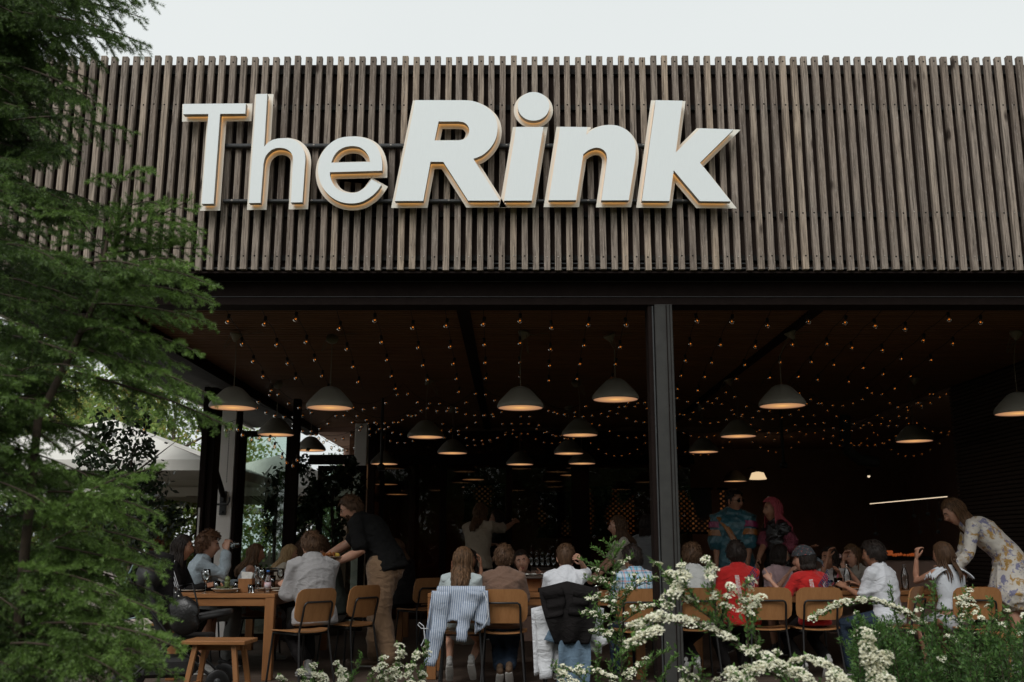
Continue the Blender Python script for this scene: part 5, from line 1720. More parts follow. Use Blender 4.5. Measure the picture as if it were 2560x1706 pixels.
# left table ---------------------------------------------------------
t, I = add('track', 428, 9.85, rz=-84, label='dark haired woman in a black track jacket with white sleeve stripes', k=.97, lean=10, head=(4, 6, 0), hands=((.07, .34, .80), (-.05, .40, .80)), skin='tan',
    top=dict(mat=M['black_cloth'], sleeve=1.92, g=.018, fold=.009, name='track_jacket', hem=-.05), bottom=dict(mat=c_dark, kind='shorts', upto=.85), shoes=M['white_shoe'], hair=('straight', 'dark', .17), seed=11, fingers=(.9, .9))
for q in (-.014, 0, .014):
    s = 1
    a, e_, w = I['sh'][s], I['el'][s], I['wr'][s]; d = (e_ - a).normalized(); o = (I['sx'] * s * .8 + I['up'] * .25); o = (o - d * o.dot(d)).normalized(); lat = d.cross(o)
    m = MB(); m.loft([a + I['up'] * .055 - I['sx'] * .03 + lat * q, a + o * .068 + lat * q, a.lerp(e_, .5) + o * .062 + lat * q, e_ + o * .054 + lat * q], [(.0030, .0012)] * 4, 6, side=lat)
    part('sleeve_stripe', m, c_white, t)
add('curly', 492, 10.5, rz=-82, label='curly haired man in a pale blue shirt drinking from a glass', k=1.0, lean=12, head=(0, 4, 0), hands=((.10, .30, 1.13), (-.08, .42, .80)), palm=((-.8, .3, 0), None), skin='light',
    top=dict(mat=c_lblue, sleeve=1.85, g=.022, fold=.014), bottom=dict(mat=c_greyj, g=.02), shoes=M['dark_shoe'], hair=('curly', 'auburn'), seed=12, fingers=(.9, .6), elbow_out=.1)
t, I = P['curly']
w = I['wr'][1]; g = thing('drinking_glass', 'clear tumbler tipped at the mouth of the curly haired man', 'glass', (0, 0, 0))
Mw = t.matrix_basis
p = Matrix.Translation(t.location) @ Matrix.Rotation(t.rotation_euler.z, 4, 'Z') @ (w + Vector((-.04, .085, .065)))
g.location = p; g.rotation_euler = (0, R(72), 0)
m = MB(); m.lathe([(.028, -.045), (.036, .045), (.034, .045), (.026, -.04), (0, -.04)], n=16); part('glass_body', m, M['clear'], g)
add('strap', 618, 11.1, rz=-76, label='girl with long brown hair and bare shoulders in a strappy floral top', k=.88, lean=10, head=(-2, 8, 0), hands=((.06, .40, .80), (-.08, .42, .80)), skin='mid',
    top=dict(mat=c_flow2, sleeve=0, g=.008, fold=.004, name='camisole'), bottom=dict(mat=c_flow2, kind='skirt'), shoes=M['white_shoe'], hair=('long', 'lightbrown', .20), seed=13)
add('blonde', 700, 11.95, rz=-74, label='girl with long straight blonde hair in a pale blouse', k=.88, lean=12, head=(-8, 14, 0), hands=((.06, .34, 1.02), (-.08, .40, .80)), skin='light',
    top=dict(mat=c_sheer, sleeve=.9, g=.02, fold=.01), bottom=dict(mat=c_dark), hair=('straight', 'blonde', .27), seed=14)
add('darkwoman', 740, 12.8, rz=-95, label='dark haired woman at the far end of the left table behind the blonde girl', k=.95, lean=8, head=(0, 10, 0), skin='tan', top=dict(mat=c_dark, sleeve=1.9), hair=('bob', 'brown', .10), seed=15, legs=False)
add('greytee', 790, 9.42, rz=36, label='man in a light grey T shirt seen from behind at the left table', k=1.02, bulk=1.06, lean=14, head=(-4, 10, 0), hands=((.10, .36, .83), (-.16, .36, .82)), skin='light', dx=.0,
    top=dict(mat=c_grey, sleeve=.95, g=.028, fold=.013, hem=-.07, flare=.018), bottom=dict(mat=c_dark, g=.016, upto=1.75), feet=((.10, .30, .085), (-.02, .05, .10)), shoes=M['white_shoe'], hair=('short', 'brown'), seed=16)
add('faceman', 838, 10.75, rz=85, label='man bending over his plate behind the waiter\'s arm', k=1.0, lean=20, head=(22, 14, 6), hands=((.12, .34, .82), (-.12, .38, .82)), skin='light',
    top=dict(mat=CL('dark_green_jersey', (.05, .058, .05)), sleeve=.7, g=.02), bottom=dict(mat=c_greyj), hair=('short', 'brown'), seed=17)
t, I = add('waiter', 962, 10.2, rz=80, zc=1.0, label='waiter in a black polo shirt and tan chinos bending to serve a plate', k=1.06, bulk=1.28, seat=None, lean=45, head=(16, 26, 0), hands=((.06, .78, .98), (-.27, .40, 1.03)), palm=(None, (0, 0, 1)), skin='light',
    top=dict(mat=c_black, sleeve=.78, g=.022, fold=.012, hem=-.07, flare=.014, name='polo_shirt'), bottom=dict(mat=c_chino, g=.028, fold=.016, upto=1.9), feet=((.14, .12, .085), (-.13, -.12, .085)), shoes=M['brown_shoe'], hair=('short', 'brown'), seed=18, fingers=(.25, .5), elbow_out=.2)
glasses(t, I, M['hole'])
m = MB(); nb, up, sx, fw = I['neckb'], I['up'], I['sx'], I['fw']
pts = [nb + up * .035 + (sx * math.cos(a) * .075 + fw * math.sin(a) * .068) for a in [2 * PI * i / 16 for i in range(16)]]
m.loft(pts, [(.006, .026)] * 16, 6, closed=True, side=[(p - nb).normalized() for p in pts])
part('collar', m, CL('tan_collar_cloth', (.26, .19, .12)), t)
Mh, hk = I['Mh'], I['hk']
bd = MB(); rn = random.Random(4)
for _ in range(420):
    ux = rn.uniform(-.8, .8); uz = rn.uniform(-.98, -.30); uy = math.sqrt(max(1 - ux * ux - uz * uz, 0))
    if uy < .15 or (abs(ux) < .24 and -.6 < uz < -.41) or (uz > -.42 and abs(ux) < .5 and not (abs(ux) < .3 and uz < -.34)): continue
    p = head_pt((ux, uy, uz), hk, .001); p0 = Mh @ p; e = (Mh.to_3x3() @ Vector((ux * .5, uy * .5, -1))).normalized()
    bd.loft([p0, p0 + e * .012], [.0035, .001], 4, cap=False)
part('beard', bd, HR['brown'], t)
# served plate in the waiter's hand
Wt = Matrix.Translation(t.location) @ Matrix.Rotation(t.rotation_euler.z, 4, 'Z'); hp = Wt @ I['wr'][-1]
pl = thing('served_plate', 'plate of fries and lemon carried by the waiter', 'plate', (hp.x - .07, hp.y, hp.z + .035))
m = MB(); m.lathe([(.06, 0), (.12, .012), (.125, .016), (.06, .006), (0, .006)], n=28); part('dish', m, M['ceramic'], pl)
m = MB(); rn = random.Random(2)
for _ in range(40): m.sphere((rn.uniform(-.07, .04), rn.uniform(-.05, .05), rn.uniform(.015, .045)), rn.uniform(.008, .017), 6, 5)
part('food', m, M['food'], pl)
m = MB(); m.sphere((.06, -.01, .03), .03, 10, 7, sc3=(1.1, .5, .7)); part('lemon_wedge', m, M['lemon'], pl)
add('bagwoman', 1012, 12.7, rz=60, label='dark clothed woman with sunglasses on her hair seated behind the waiter', k=.97, lean=12, head=(30, 20, 0), skin='light', top=dict(mat=M['black_cloth'], sleeve=1.9, g=.03), bottom=dict(mat=c_dark), hair=('bob', 'brown', .12), seed=19)

# standing women deep in the hall
add('beige', 1196, 13.4, rz=-28, label='standing woman in a beige top hugging a dark clothed friend', k=1.02, seat=None, lean=3, head=(-6, 4, 0), hands=((.26, .50, 1.50), (-.05, .35, 1.2)), skin='mid', elbow_out=.6,
    top=dict(mat=c_beige, sleeve=.75, g=.03, fold=.014, hem=-.02), bottom=dict(mat=c_dark, g=.02), shoes=M['dark_shoe'], hair=('bob', 'lightbrown', .20), seed=20)
add('darkfriend', 1252, 14.0, rz=95, label='dark clothed woman facing left in the arms of the woman in beige', k=.98, seat=None, lean=4, head=(0, 6, 0), skin='tan', top=dict(mat=M['black_cloth'], sleeve=1.9, g=.03), bottom=dict(mat=c_dark, g=.02), shoes=M['dark_shoe'], hair=('bob', 'dark', .08), seed=21)

# middle table -------------------------------------------------------
KID = dict(kid=True)
t, I = add('longhair', 1153, KY + .03, rz=-4, label='girl with very long wavy hair in a pale blue T shirt, seen from behind', k=.80, lean=10, head=(-14, 6, 0), hands=((.16, .32, .82), (-.20, .28, .82)), skin='light', kid=True,
    top=dict(mat=c_pale, sleeve=.85, g=.020, fold=.010), bottom=dict(mat=c_pale, kind='skirt'), feet=((.10, -.02, .20), (-.10, .05, .18)), shoes=M['white_shoe'], hair=('long', 'lightbrown', .36), seed=31)
add('face1', 1178, 10.55, rz=165, label='girl facing the camera half hidden behind the long haired girl', k=.78, kid=True, lean=14, head=(6, 4, 0), hands=((.12, .25, .95), (-.18, .25, .98)), skin='tan', top=dict(mat=CL('rust_jersey', (.13, .05, .03)), sleeve=.8), hair=('long', 'dark', .22), seed=32, legs=False)
add('browntee', 1259, KY + .03, rz=0, label='boy with short brown hair in a taupe brown T shirt, back to the camera', k=.84, lean=12, head=(0, 8, 0), hands=((.17, .28, .82), (-.18, .28, .82)), skin='mid', kid=True,
    top=dict(mat=c_brown, sleeve=.9, g=.022, fold=.010), bottom=dict(mat=c_jeans, g=.02, upto=1.8), feet=((.05, -.05, .14), (-.03, .0, .12)), shoes=M['brown_shoe'], hair=('short', 'brown'), seed=33)
add('face2', 1308, 10.85, rz=178, label='dark haired girl looking at the camera between the two boys, hand at her chin', k=.76, kid=True, lean=16, head=(0, 2, 8), hands=((.02, .16, .96), (-.18, .25, .85)), palm=((0, -1, .3), None), skin='light', top=dict(mat=CL('dusty_brown_jersey', (.12, .07, .05)), sleeve=.8), hair=('tail', 'dark', .15), seed=34, legs=False)
add('whitetee', 1414, KY + .05, rz=-6, label='boy with a fade haircut in a white T shirt, right hand raised to his ear', k=.84, lean=14, head=(4, 10, 0), hands=((.135, .10, 1.04), (-.18, .30, .84)), palm=((-1, .2, 0), None), skin='light', kid=True, fingers=(1.0, .5),
    top=dict(mat=c_white, sleeve=.85, g=.026, fold=.013), bottom=dict(mat=c_jeans, g=.02), feet=((.10, .30, .08), (-.10, .28, .08)), shoes=M['white_shoe'], hair=('fade', 'brown'), seed=35)
add('lacegirl', 1556, 11.3, rz=95, label='girl in a cream lace top looking left behind the plaid shirt', k=.86, kid=True, seat=None, z0=.02, lean=4, head=(-4, 2, 0), skin='light', top=dict(mat=c_lace, sleeve=.8), bottom=dict(mat=c_dark), hair=('straight', 'brown', .14), seed=36)
add('plaid', 1592, KY + .22, rz=14, label='dark haired boy in a blue and pink plaid shirt left of the steel column', k=.83, lean=10, head=(24, 8, 0), skin='tan', kid=True,
    top=dict(mat=c_plaid, sleeve=1.0, g=.024, fold=.010), bottom=dict(mat=c_jeans), shoes=M['dark_shoe'], hair=('short', 'dark'), seed=37)
add('greyback', 1618, 12.1, rz=-30, label='standing child with dark shoulder length hair in a grey T shirt by the column', k=.90, kid=True, seat=None, lean=2, head=(-8, 2, 0), skin='tan', top=dict(mat=CL('mottled_grey_jersey', (.17, .175, .18)), sleeve=.8, g=.02), bottom=dict(mat=c_dark), shoes=M['dark_shoe'], hair=('bob', 'dark', .09), seed=38)

# right table --------------------------------------------------------
add('whitecol', 1735, 9.38, rz=2, label='boy with short brown hair in a white shirt just right of the steel column', k=.86, lean=8, head=(0, 8, 0), skin='light', kid=True,
    top=dict(mat=CL('cream_white_cotton', (.55, .55, .53)), sleeve=1.0, g=.024, fold=.010), bottom=dict(mat=c_dark), feet=((-.02, -.08, .16), (-.10, .0, .14)), shoes=M['white_shoe'], hair=('short', 'brown'), seed=41)
t, I = add('red1', 1848, 9.45, rz=12, label='dark haired boy in a red long sleeved T shirt with white and navy back print', k=.88, lean=8, head=(-12, 4, 0), skin='light', kid=True, hands=((.16, .34, .84), (-.24, .22, .80)),
    top=dict(mat=c_red, sleeve=1.9, g=.024, fold=.010, hem=-.08), bottom=dict(mat=c_dark), feet=((.10, .2, .1), (-.10, .15, .1)), shoes=M['dark_shoe'], hair=('short', 'dark'), seed=42)
t2, I2 = add('red2', 2026, 9.47, rz=20, label='child in a patterned bandana and red T shirt, left arm stretched out pointing', k=.80, lean=8, head=(44, 6, 0), skin='light', kid=True, hands=((.20, .30, .86), (-.30, .20, .86)), point=(False, True),
    top=dict(mat=c_red, sleeve=.9, g=.022, fold=.010, hem=-.08), bottom=dict(mat=c_dark), feet=((.12, -.02, .16), (-.10, .05, .12)), shoes=M['white_shoe'], hair=('bob', 'dark', .045), seed=43)
# back prints
def back_print(t, I, side_sgn, words, xo):
    me = None
    navy = pm('navy_print', (.03, .035, .09), None, 60, .8, 0); wh = pm('worn_white_print', (.55, .55, .53), (.48, .10, .09), 70, .8, 0)
    up, sx = I['up'], I['sx']; bk = -up.cross(sx) if up.cross(sx).y > 0 else up.cross(sx)
    ctr = I['chest'] + up * .02 * I['k']
    off = bk * (.146 * I['k'] + .006)
    m = MB()
    for (x0, x1, z0_, z1) in ((-.085, -.045, -.16, .05), (.055, .095, -.16, .03)):
        q = [(x0, z0_ + .0), (x1, z0_), (x1 - .012, z1), (x0 - .012, z1)]
        vs = []
        nseg = 6
        for j in range(nseg + 1):
            for (xa) in (0, 1):
                xx = (q[0][0] if xa == 0 else q[1][0]) + (-.012 * j / nseg); zz = z0_ + (z1 - z0_) * j / nseg
                vs.append(ctr + off * (1 - abs(xx) * .9) + sx * xx + up * zz)
        m.add(vs, [(2 * j, 2 * j + 1, 2 * j + 3, 2 * j + 2) for j in range(nseg)])
    part('white_print', m, wh, t)
    for i, wd in enumerate(words):
        cu = bpy.data.curves.new('txt', 'FONT'); cu.body = wd; cu.size = .055; cu.extrude = .0008; cu.shear = .25; cu.space_character = 1.05; cu.offset = .0014
        o = bpy.data.objects.new('tmp', cu); COL.objects.link(o)
        me = bpy.data.meshes.new_from_object(o.evaluated_get(bpy.context.evaluated_depsgraph_get())); bpy.data.objects.remove(o)
        fwd = -bk
        rot = Matrix((sx, up, bk)).transposed().to_4x4()
        M4 = Matrix.Translation(ctr + off * 1.01 + sx * (xo) + up * (-.04 - .05 * i) + sx * .02 * i + bk * .003) @ rot @ Matrix.Rotation(R(48), 4, 'Z')
        me.transform(M4); me.materials.append(navy)
        link('print_lettering', me, t, label='navy lettering ' + wd)
back_print(t, I, 1, ['STREET', 'MUSIC'], .005)
back_print(t2, I2, 1, ['STREET', 'MUSIC'], .005)
# bandana of the child
Mh, hk = I2['Mh'], I2['hk']
m = MB(); n_, mm = 28, 10; vs = []
for i in range(mm + 1):
    tt = R(72) * i / mm
    for j in range(n_):
        a = 2 * PI * j / n_; q = head_pt((math.sin(tt) * math.cos(a), math.sin(tt) * math.sin(a), math.cos(tt)), hk, .024 * hk + .003 * math.sin(a * 7 + i), False)
        vs.append(Mh @ q)
m.add(vs, [(i * n_ + j, (i + 1) * n_ + j, (i + 1) * n_ + (j + 1) % n_, i * n_ + (j + 1) % n_) for i in range(mm) for j in range(n_)], 0, True)
m.loft([Mh @ (Vector((0, -.115, .0)) * hk), Mh @ (Vector((.03, -.15, -.03)) * hk), Mh @ (Vector((.02, -.16, -.08)) * hk)], [(.02, .006), (.018, .004), (.004, .002)], 6)
part('bandana', m, patches('dark_paisley_bandana_cloth', [(.02, .025, .03), (.30, .03, .02), (.16, .17, .17)], 55, seed=6, thr=.60), t2)
t, I = add('pinktee', 1938, 10.95, rz=-150, label='girl with dark hair and wire glasses in a pale pink T shirt', k=.84, kid=True, lean=8, head=(72, 4, 0), skin='light', hands=((.12, .28, .88), (-.14, .28, .88)), top=dict(mat=c_pink, sleeve=.8, g=.018), hair=('bob', 'dark', .05), seed=44, legs=False)
glasses(t, I, M['screw'])
t, I = add('sailor', 2084, 10.95, rz=140, label='girl with a dark ponytail in a white collar with pink trim and a black bow', k=.80, kid=True, lean=8, head=(-30, 2, 0), skin='tan', hands=((-.02, .20, 1.06), (-.18, .28, .88)), top=dict(mat=CL('white_collar_cotton', (.52, .48, .46)), sleeve=.4, g=.018), hair=('tail', 'dark', .16), seed=45, legs=False)
m = MB(); nb, sx, up, fw = I['neckb'], I['sx'], I['up'], I['fw']
fr = fw if fw.y > 0 else -fw
for s in (-1, 1): m.loft([nb + sx * s * .085 + fr * .06, nb + sx * s * .075 + fr * .115 - up * .08, nb + sx * s * .02 + fr * .13 - up * .13], [(.012, .004)] * 3, 6)
part('collar_trim', m, pm('pink_collar_trim', (.55, .12, .15), None, 20, .8, 0), t)
m = MB()
for s in (-1, 1): m.sphere(nb + fr * .125 - up * .09 + sx * s * .018, .016, 8, 6, sc3=(1.2, .5, .8))
part('bow', m, M['black_cloth'], t)
m = MB(); m.sphere(I['Mh'] @ (Vector((-.06, -.085, .03)) * I['hk']), .018, 8, 6, sc3=(1, .6, .7)); m.sphere(I['Mh'] @ (Vector((-.07, -.08, .01)) * I['hk']), .014, 8, 6); part('hair_bow', m, pm('pale_pink_hair_bow', (.55, .36, .34), None, 20, .7, 0), t)
add('chingirl', 2146, 11.0, rz=120, label='fair girl with pulled back hair resting her chin on her hand', k=.84, kid=True, lean=10, head=(-8, 6, 0), skin='light', hands=((.02, .21, 1.02), (-.16, .30, .90)), top=dict(mat=CL('greige_jersey', (.28, .25, .21)), sleeve=1.0, g=.018), hair=('tail', 'lightbrown', .12), seed=46, legs=False)
add('polo', 2208, 9.5, rz=38, label='boy with thick black hair in a white polo shirt turned to the left', k=.88, lean=10, head=(16, 8, 0), skin='tan', kid=True, hands=((.08, .30, .80), (-.14, .32, .80)),
    top=dict(mat=c_white, sleeve=.85, g=.024, fold=.014, hem=-.08, name='polo_shirt'), bottom=dict(mat=c_jeans, g=.022), feet=((.08, .20, .085), (-.16, .30, .085)), shoes=M['dark_shoe'], hair=('short', 'dark', .2, None, .022), seed=47)
t, I = add('ruffle', 2372, 9.5, rz=10, label='girl with a braid in a white dress with ruffled shoulders and small black sprigs', k=.86, lean=6, head=(26, 4, 0), skin='mid', kid=True, hands=((.16, .30, .90), (-.20, .20, 1.06)), palm=(None, (1, 0, 0)), fingers=(.5, .9),
    top=dict(mat=c_blackw, sleeve=0, g=.007, fold=.004, name='dress_bodice', hem=0), bottom=dict(mat=c_blackw, kind='skirt'), shoes=M['white_shoe'], hair=('braid', 'brown', .2), seed=48)
for s in (-1, 1):
    a = I['sh'][s]
    drape('ruffle', 22, 8, (lambda a=a, s=s: lambda u, v: tuple(a + Vector((s * (-.075 + .10 * v + .035 * v), -.085 + .17 * u, .035 - .03 * v - .06 * v * v + .02 * math.sin(u * 26) * v + .03 * math.sin(u * PI)))))(), c_blackw, t, .003)
# bending woman in the floral dress
t, I = add('floral', 2520, 10.0, rz=72, label='woman with long light brown hair in an ivory floral mini dress bending over the table', k=1.08, seat=None, lean=58, head=(14, 30, 0), skin='light', hands=((.06, .58, .98), (-.16, .56, .92)),
    top=dict(mat=c_floral, sleeve=1.55, g=.022, fold=.012, hem=-.1, flare=.02, name='dress_bodice'), bottom=dict(mat=c_floral, kind='skirt', len=.27, fold=.02), feet=((.09, .06, .085), (-.10, -.08, .085)), shoes=M['white_shoe'], hair=('straight', 'lightbrown', .34, Vector((.0, -.55, -.75))), seed=49, elbow_out=.5)
# performers deep in the hall
t, I = add('tealman', 1838, 11.9, rz=160, label='standing man in sunglasses and a teal satin shirt with orange and magenta panels', k=1.07, seat=None, lean=2, head=(58, 2, 0), skin='tan', hands=((.20, .12, .95), (-.16, .20, .90)),
    top=dict(mat=c_teal, sleeve=.95, g=.045, fold=.018, flare=.03, hem=-.08), bottom=dict(mat=c_dark), shoes=M['dark_shoe'], hair=('fade', 'dark'), seed=50)
glasses(t, I, M['hole'], True)
def band(nm, pts, w, mat, th=.004):
    m = MB(); m.loft(pts, [(w, th)] * len(pts), 6, side=I['up']); part(nm, m, mat, t)
for s in (-1, 1):
    a, e = I['sh'][s], I['el'][s]; d = (e - a).normalized()
    for f0, mt, nm in ((.30, c_magenta, 'magenta_panel'), (.62, c_orange, 'orange_panel')):
        m = MB(); cc = a.lerp(e, f0); m.loft([cc - d * .035 * 1, cc + d * .035], [.105, .107], 18, cap=False); part(nm, m, mt, t)
ch = I['chest']; fr = I['fw'] if I['fw'].y > 0 else -I['fw']
m = MB(); m.loft([I['sh'][1] + fr * .06 + Vector((0, 0, .05)), ch + fr * .165 + Vector((.05, 0, .02)), I['waist'] + fr * .165 + Vector((-.06, 0, .02))], [(.035, .006)] * 3, 8, side=Vector((1, 0, .3))); part('orange_panel', m, c_orange, t)
t, I = add('pinkwig', 1942, 11.6, rz=105, label='woman with a straight pink bob wig in a black vinyl top with pink foil sleeves', k=1.0, seat=None, lean=2, head=(4, 0, 0), skin='tan', hands=((-.10, .30, 1.0), (-.48, -.10, 1.16)), palm=(None, (0, 0, 1)), fingers=(.5, .2),
    top=dict(mat=c_vinyl, sleeve=.25, g=.018, fold=.016, name='vinyl_top'), bottom=dict(mat=c_vinyl, kind='skirt', len=.35), shoes=M['dark_shoe'], hair=('straight', 'pink', .19, None, .030), seed=51)
for s in (-1, 1):
    m = MB(); e = I['el'][s]; a = I['sh'][s]; rn = random.Random(s + 3)
    c_ = a.lerp(e, .75)
    m.sphere(c_, .085, 16, 12, sc3=(1, 1, 1.5))
    m.v = [tuple(Vector(v) + (Vector(v) - c_).normalized() * noise.noise(Vector(v) * 26) * .035) for v in m.v]
    part('foil_sleeve', m, c_pinkv, t)
m = MB(); Mh, hk = I['Mh'], I['hk']; m.loft([Mh @ (Vector((.02, .02, .15)) * hk), Mh @ (Vector((.05, .03, .125)) * hk)], .006, 6); part('hair_clip', m, M['white_paper'], t)
# passer-by in the garden
add('passer', 385, 15.5, kid=True, rz=-60, label='person with red brown hair and a white top far off in the garden', k=.78, seat=None, z0=-.02, lean=3, head=(0, 6, 0), skin='light', top=dict(mat=c_white, sleeve=1.8), bottom=dict(mat=c_dark), shoes=M['dark_shoe'], hair=('bob', 'redbrown', .08), seed=52)

# ------------------------------------------------------------------ spruce
class Cloud:
    """collects (n,k) flat leaf faces"""
    def __init__(s, k): s.V = []; s.T = []; s.k = k
    def add(s, quads, tone): s.V.append(quads.reshape(-1, 3)); s.T.append(np.repeat(tone, s.k))
    def obj(s, name, mat, parent, label=None):
        V = np.concatenate(s.V); T = np.concatenate(s.T)
        F = np.arange(len(V)).reshape(-1, s.k)
        return link(name, np_mesh(name, V, F, mat, T), parent, label=label)
rs = np.random.RandomState(11)
def unit(a): return a / np.maximum(np.linalg.norm(a, axis=-1, keepdims=True), 1e-9)
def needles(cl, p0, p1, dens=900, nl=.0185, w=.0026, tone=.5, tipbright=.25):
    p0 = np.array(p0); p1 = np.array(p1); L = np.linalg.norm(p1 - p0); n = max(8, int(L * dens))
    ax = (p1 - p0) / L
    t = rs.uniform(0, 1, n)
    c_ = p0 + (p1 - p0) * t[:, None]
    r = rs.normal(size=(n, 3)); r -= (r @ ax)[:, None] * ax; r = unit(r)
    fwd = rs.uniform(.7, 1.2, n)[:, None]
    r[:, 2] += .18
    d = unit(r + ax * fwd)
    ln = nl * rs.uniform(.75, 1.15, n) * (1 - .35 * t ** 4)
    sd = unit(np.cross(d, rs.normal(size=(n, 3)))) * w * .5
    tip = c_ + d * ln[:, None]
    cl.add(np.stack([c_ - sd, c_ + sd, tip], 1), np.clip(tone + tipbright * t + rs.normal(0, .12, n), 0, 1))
def curve(p0, p1, sag, n, wob=.0):
    t = np.linspace(0, 1, n)[:, None]
    p = np.array(p0) * (1 - t) + np.array(p1) * t
    p[:, 2] += sag * 4 * (t * (1 - t))[:, 0]
    p[:, 0] += wob * np.sin(t[:, 0] * 5 + p0[0] * 9); p[:, 1] += wob * np.cos(t[:, 0] * 4 + p0[2] * 7)
    return p
def spruce_branch(cl, st, base, tip, sag=.02, spread=.42, dens=1.0, tone=.45, droop=.15):
    base = np.array(base, float); tip = np.array(tip, float)
    L = np.linalg.norm(tip - base); n = max(6, int(L / .03))
    C = curve(base, tip, sag, n, .012)
    st.loft([Vector(p) for p in C[::2]] + [Vector(C[-1])], [.0038 * L / .5 * (1 - i / (len(C[::2]) + 1)) + .0012 for i in range(len(C[::2]) + 1)], 5)
    tilt = rs.uniform(-.5, .5)
    step = .027
    d = 0.0; sgn = 1
    while d < L:
        f = d / L; i = min(int(f * (n - 1)), n - 2)
        p = C[i] + (C[i + 1] - C[i]) * (f * (n - 1) - i)
        ax = unit(C[i + 1] - C[i]); side = np.cross(ax, [0, 0, 1]); side = unit(side); upv = np.cross(side, ax)
        rem = L - d
        ll = min(.05 + spread * rem, .24) * rs.uniform(.7, 1.15)
        sd = side * math.cos(tilt) + upv * math.sin(tilt)
        ang = rs.uniform(.55, .92)
        dr = ax * math.cos(ang) + sd * sgn * math.sin(ang) * rs.uniform(.75, 1) + upv * rs.uniform(-.3, .3); dr[2] -= droop * rs.uniform(.4, 1.6); dr = unit(dr)
        q = p + dr * ll; q[2] -= droop * .12 * ll
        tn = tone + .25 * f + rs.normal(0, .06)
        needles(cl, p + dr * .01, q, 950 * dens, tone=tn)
        if ll > .08:
            m_ = int(ll / .034)
            for k in range(1, m_):
                g = k / m_; pp = p + (q - p) * g
                s2 = np.cross(dr, [0, 0, 1]); s2 = unit(s2); 
                for sg in (-1, 1):
                    if rs.uniform() < .3: continue
                    dd = unit(dr * .85 + s2 * sg * .5 + np.array([0, 0, rs.uniform(-.4, .1)])); l2 = min(.038 + .40 * ll * (1 - g), .09) * rs.uniform(.7, 1.15)
                    needles(cl, pp, pp + dd * l2, 950 * dens, tone=tn + .04)
            st.loft([Vector(p), Vector(q)], [.0014, .0007], 4)
        d += step * rs.uniform(.8, 1.2); sgn = -sgn
    needles(cl, C[-2], C[-1] + (C[-1] - C[-2]) * .8, 1000, tone=tone + .3)

def p_at(px, py, Y): return tuple(at(px, py, Y))
# the taller tree whose branches hang into the top left corner
big = thing('spruce_tree', 'tall spruce whose branches hang into the top left corner against the sky', 'tree', (-2.9, 4.3, -.42))
off = Vector((2.9, -4.3, .42))
cl = Cloud(3); st = MB()
hi = [(404, 12, 60, -60, 3.9), (378, 118, 40, 30, 3.7), (356, 48, -40, -20, 4.0), (300, 112, -60, 60, 4.1), (240, 138, -60, 50, 3.8), (200, 150, -80, 80, 3.9), (150, 190, -90, 120, 4.2), (262, 270, -20, 150, 3.7), (232, 205, -60, 120, 4.1), (330, 20, 0, -90, 3.6),
      (338, 330, 20, 300, 3.8), (240, 245, -60, 200, 4.2), (150, 330, -120, 240, 3.9), (90, 100, -160, 20, 4.2), (120, 30, -140, -60, 3.8), (60, 220, -180, 130, 3.9), (230, 10, -80, -90, 4.2), (160, 80, -100, 0, 3.9), (200, 60, -80, -30, 4.0), (110, 150, -120, 60, 4.0), (290, 60, -20, -10, 4.2)]
for tx, ty, bx, by, Y in hi: spruce_branch(cl, st, p_at(bx, by, Y + rs.uniform(-.1, .3)), p_at(tx, ty, Y), .03, .34, 1.0, .12, .5)
for _ in range(84):
    ty = rs.uniform(-80, 420); xb = np.interp(ty, [-80, 0, 120, 220, 300, 420], [260, 250, 160, 170, 190, 160]); tx = rs.uniform(-110, xb)
    spruce_branch(cl, st, p_at(tx - rs.uniform(150, 260), ty - rs.uniform(-30, 110), rs.uniform(4.0, 4.8)), p_at(tx, ty, rs.uniform(3.7, 4.6)), .02, .34, .8, .02, .6)  # darker needles here carry the shade inside the crown
mb = MB(); mb.loft([(-.0, .3, 0), (.02, .3, 3), (.0, .3, 6.5)], [.11, .08, .03], 10)
part('trunk', mb, M['bark'], big)
st2 = part('branch', st, M['twig'], big); st2.location = off; st2['kind'] = 'stuff'
o = cl.obj('needles', M['spruce'], big); o.location = off
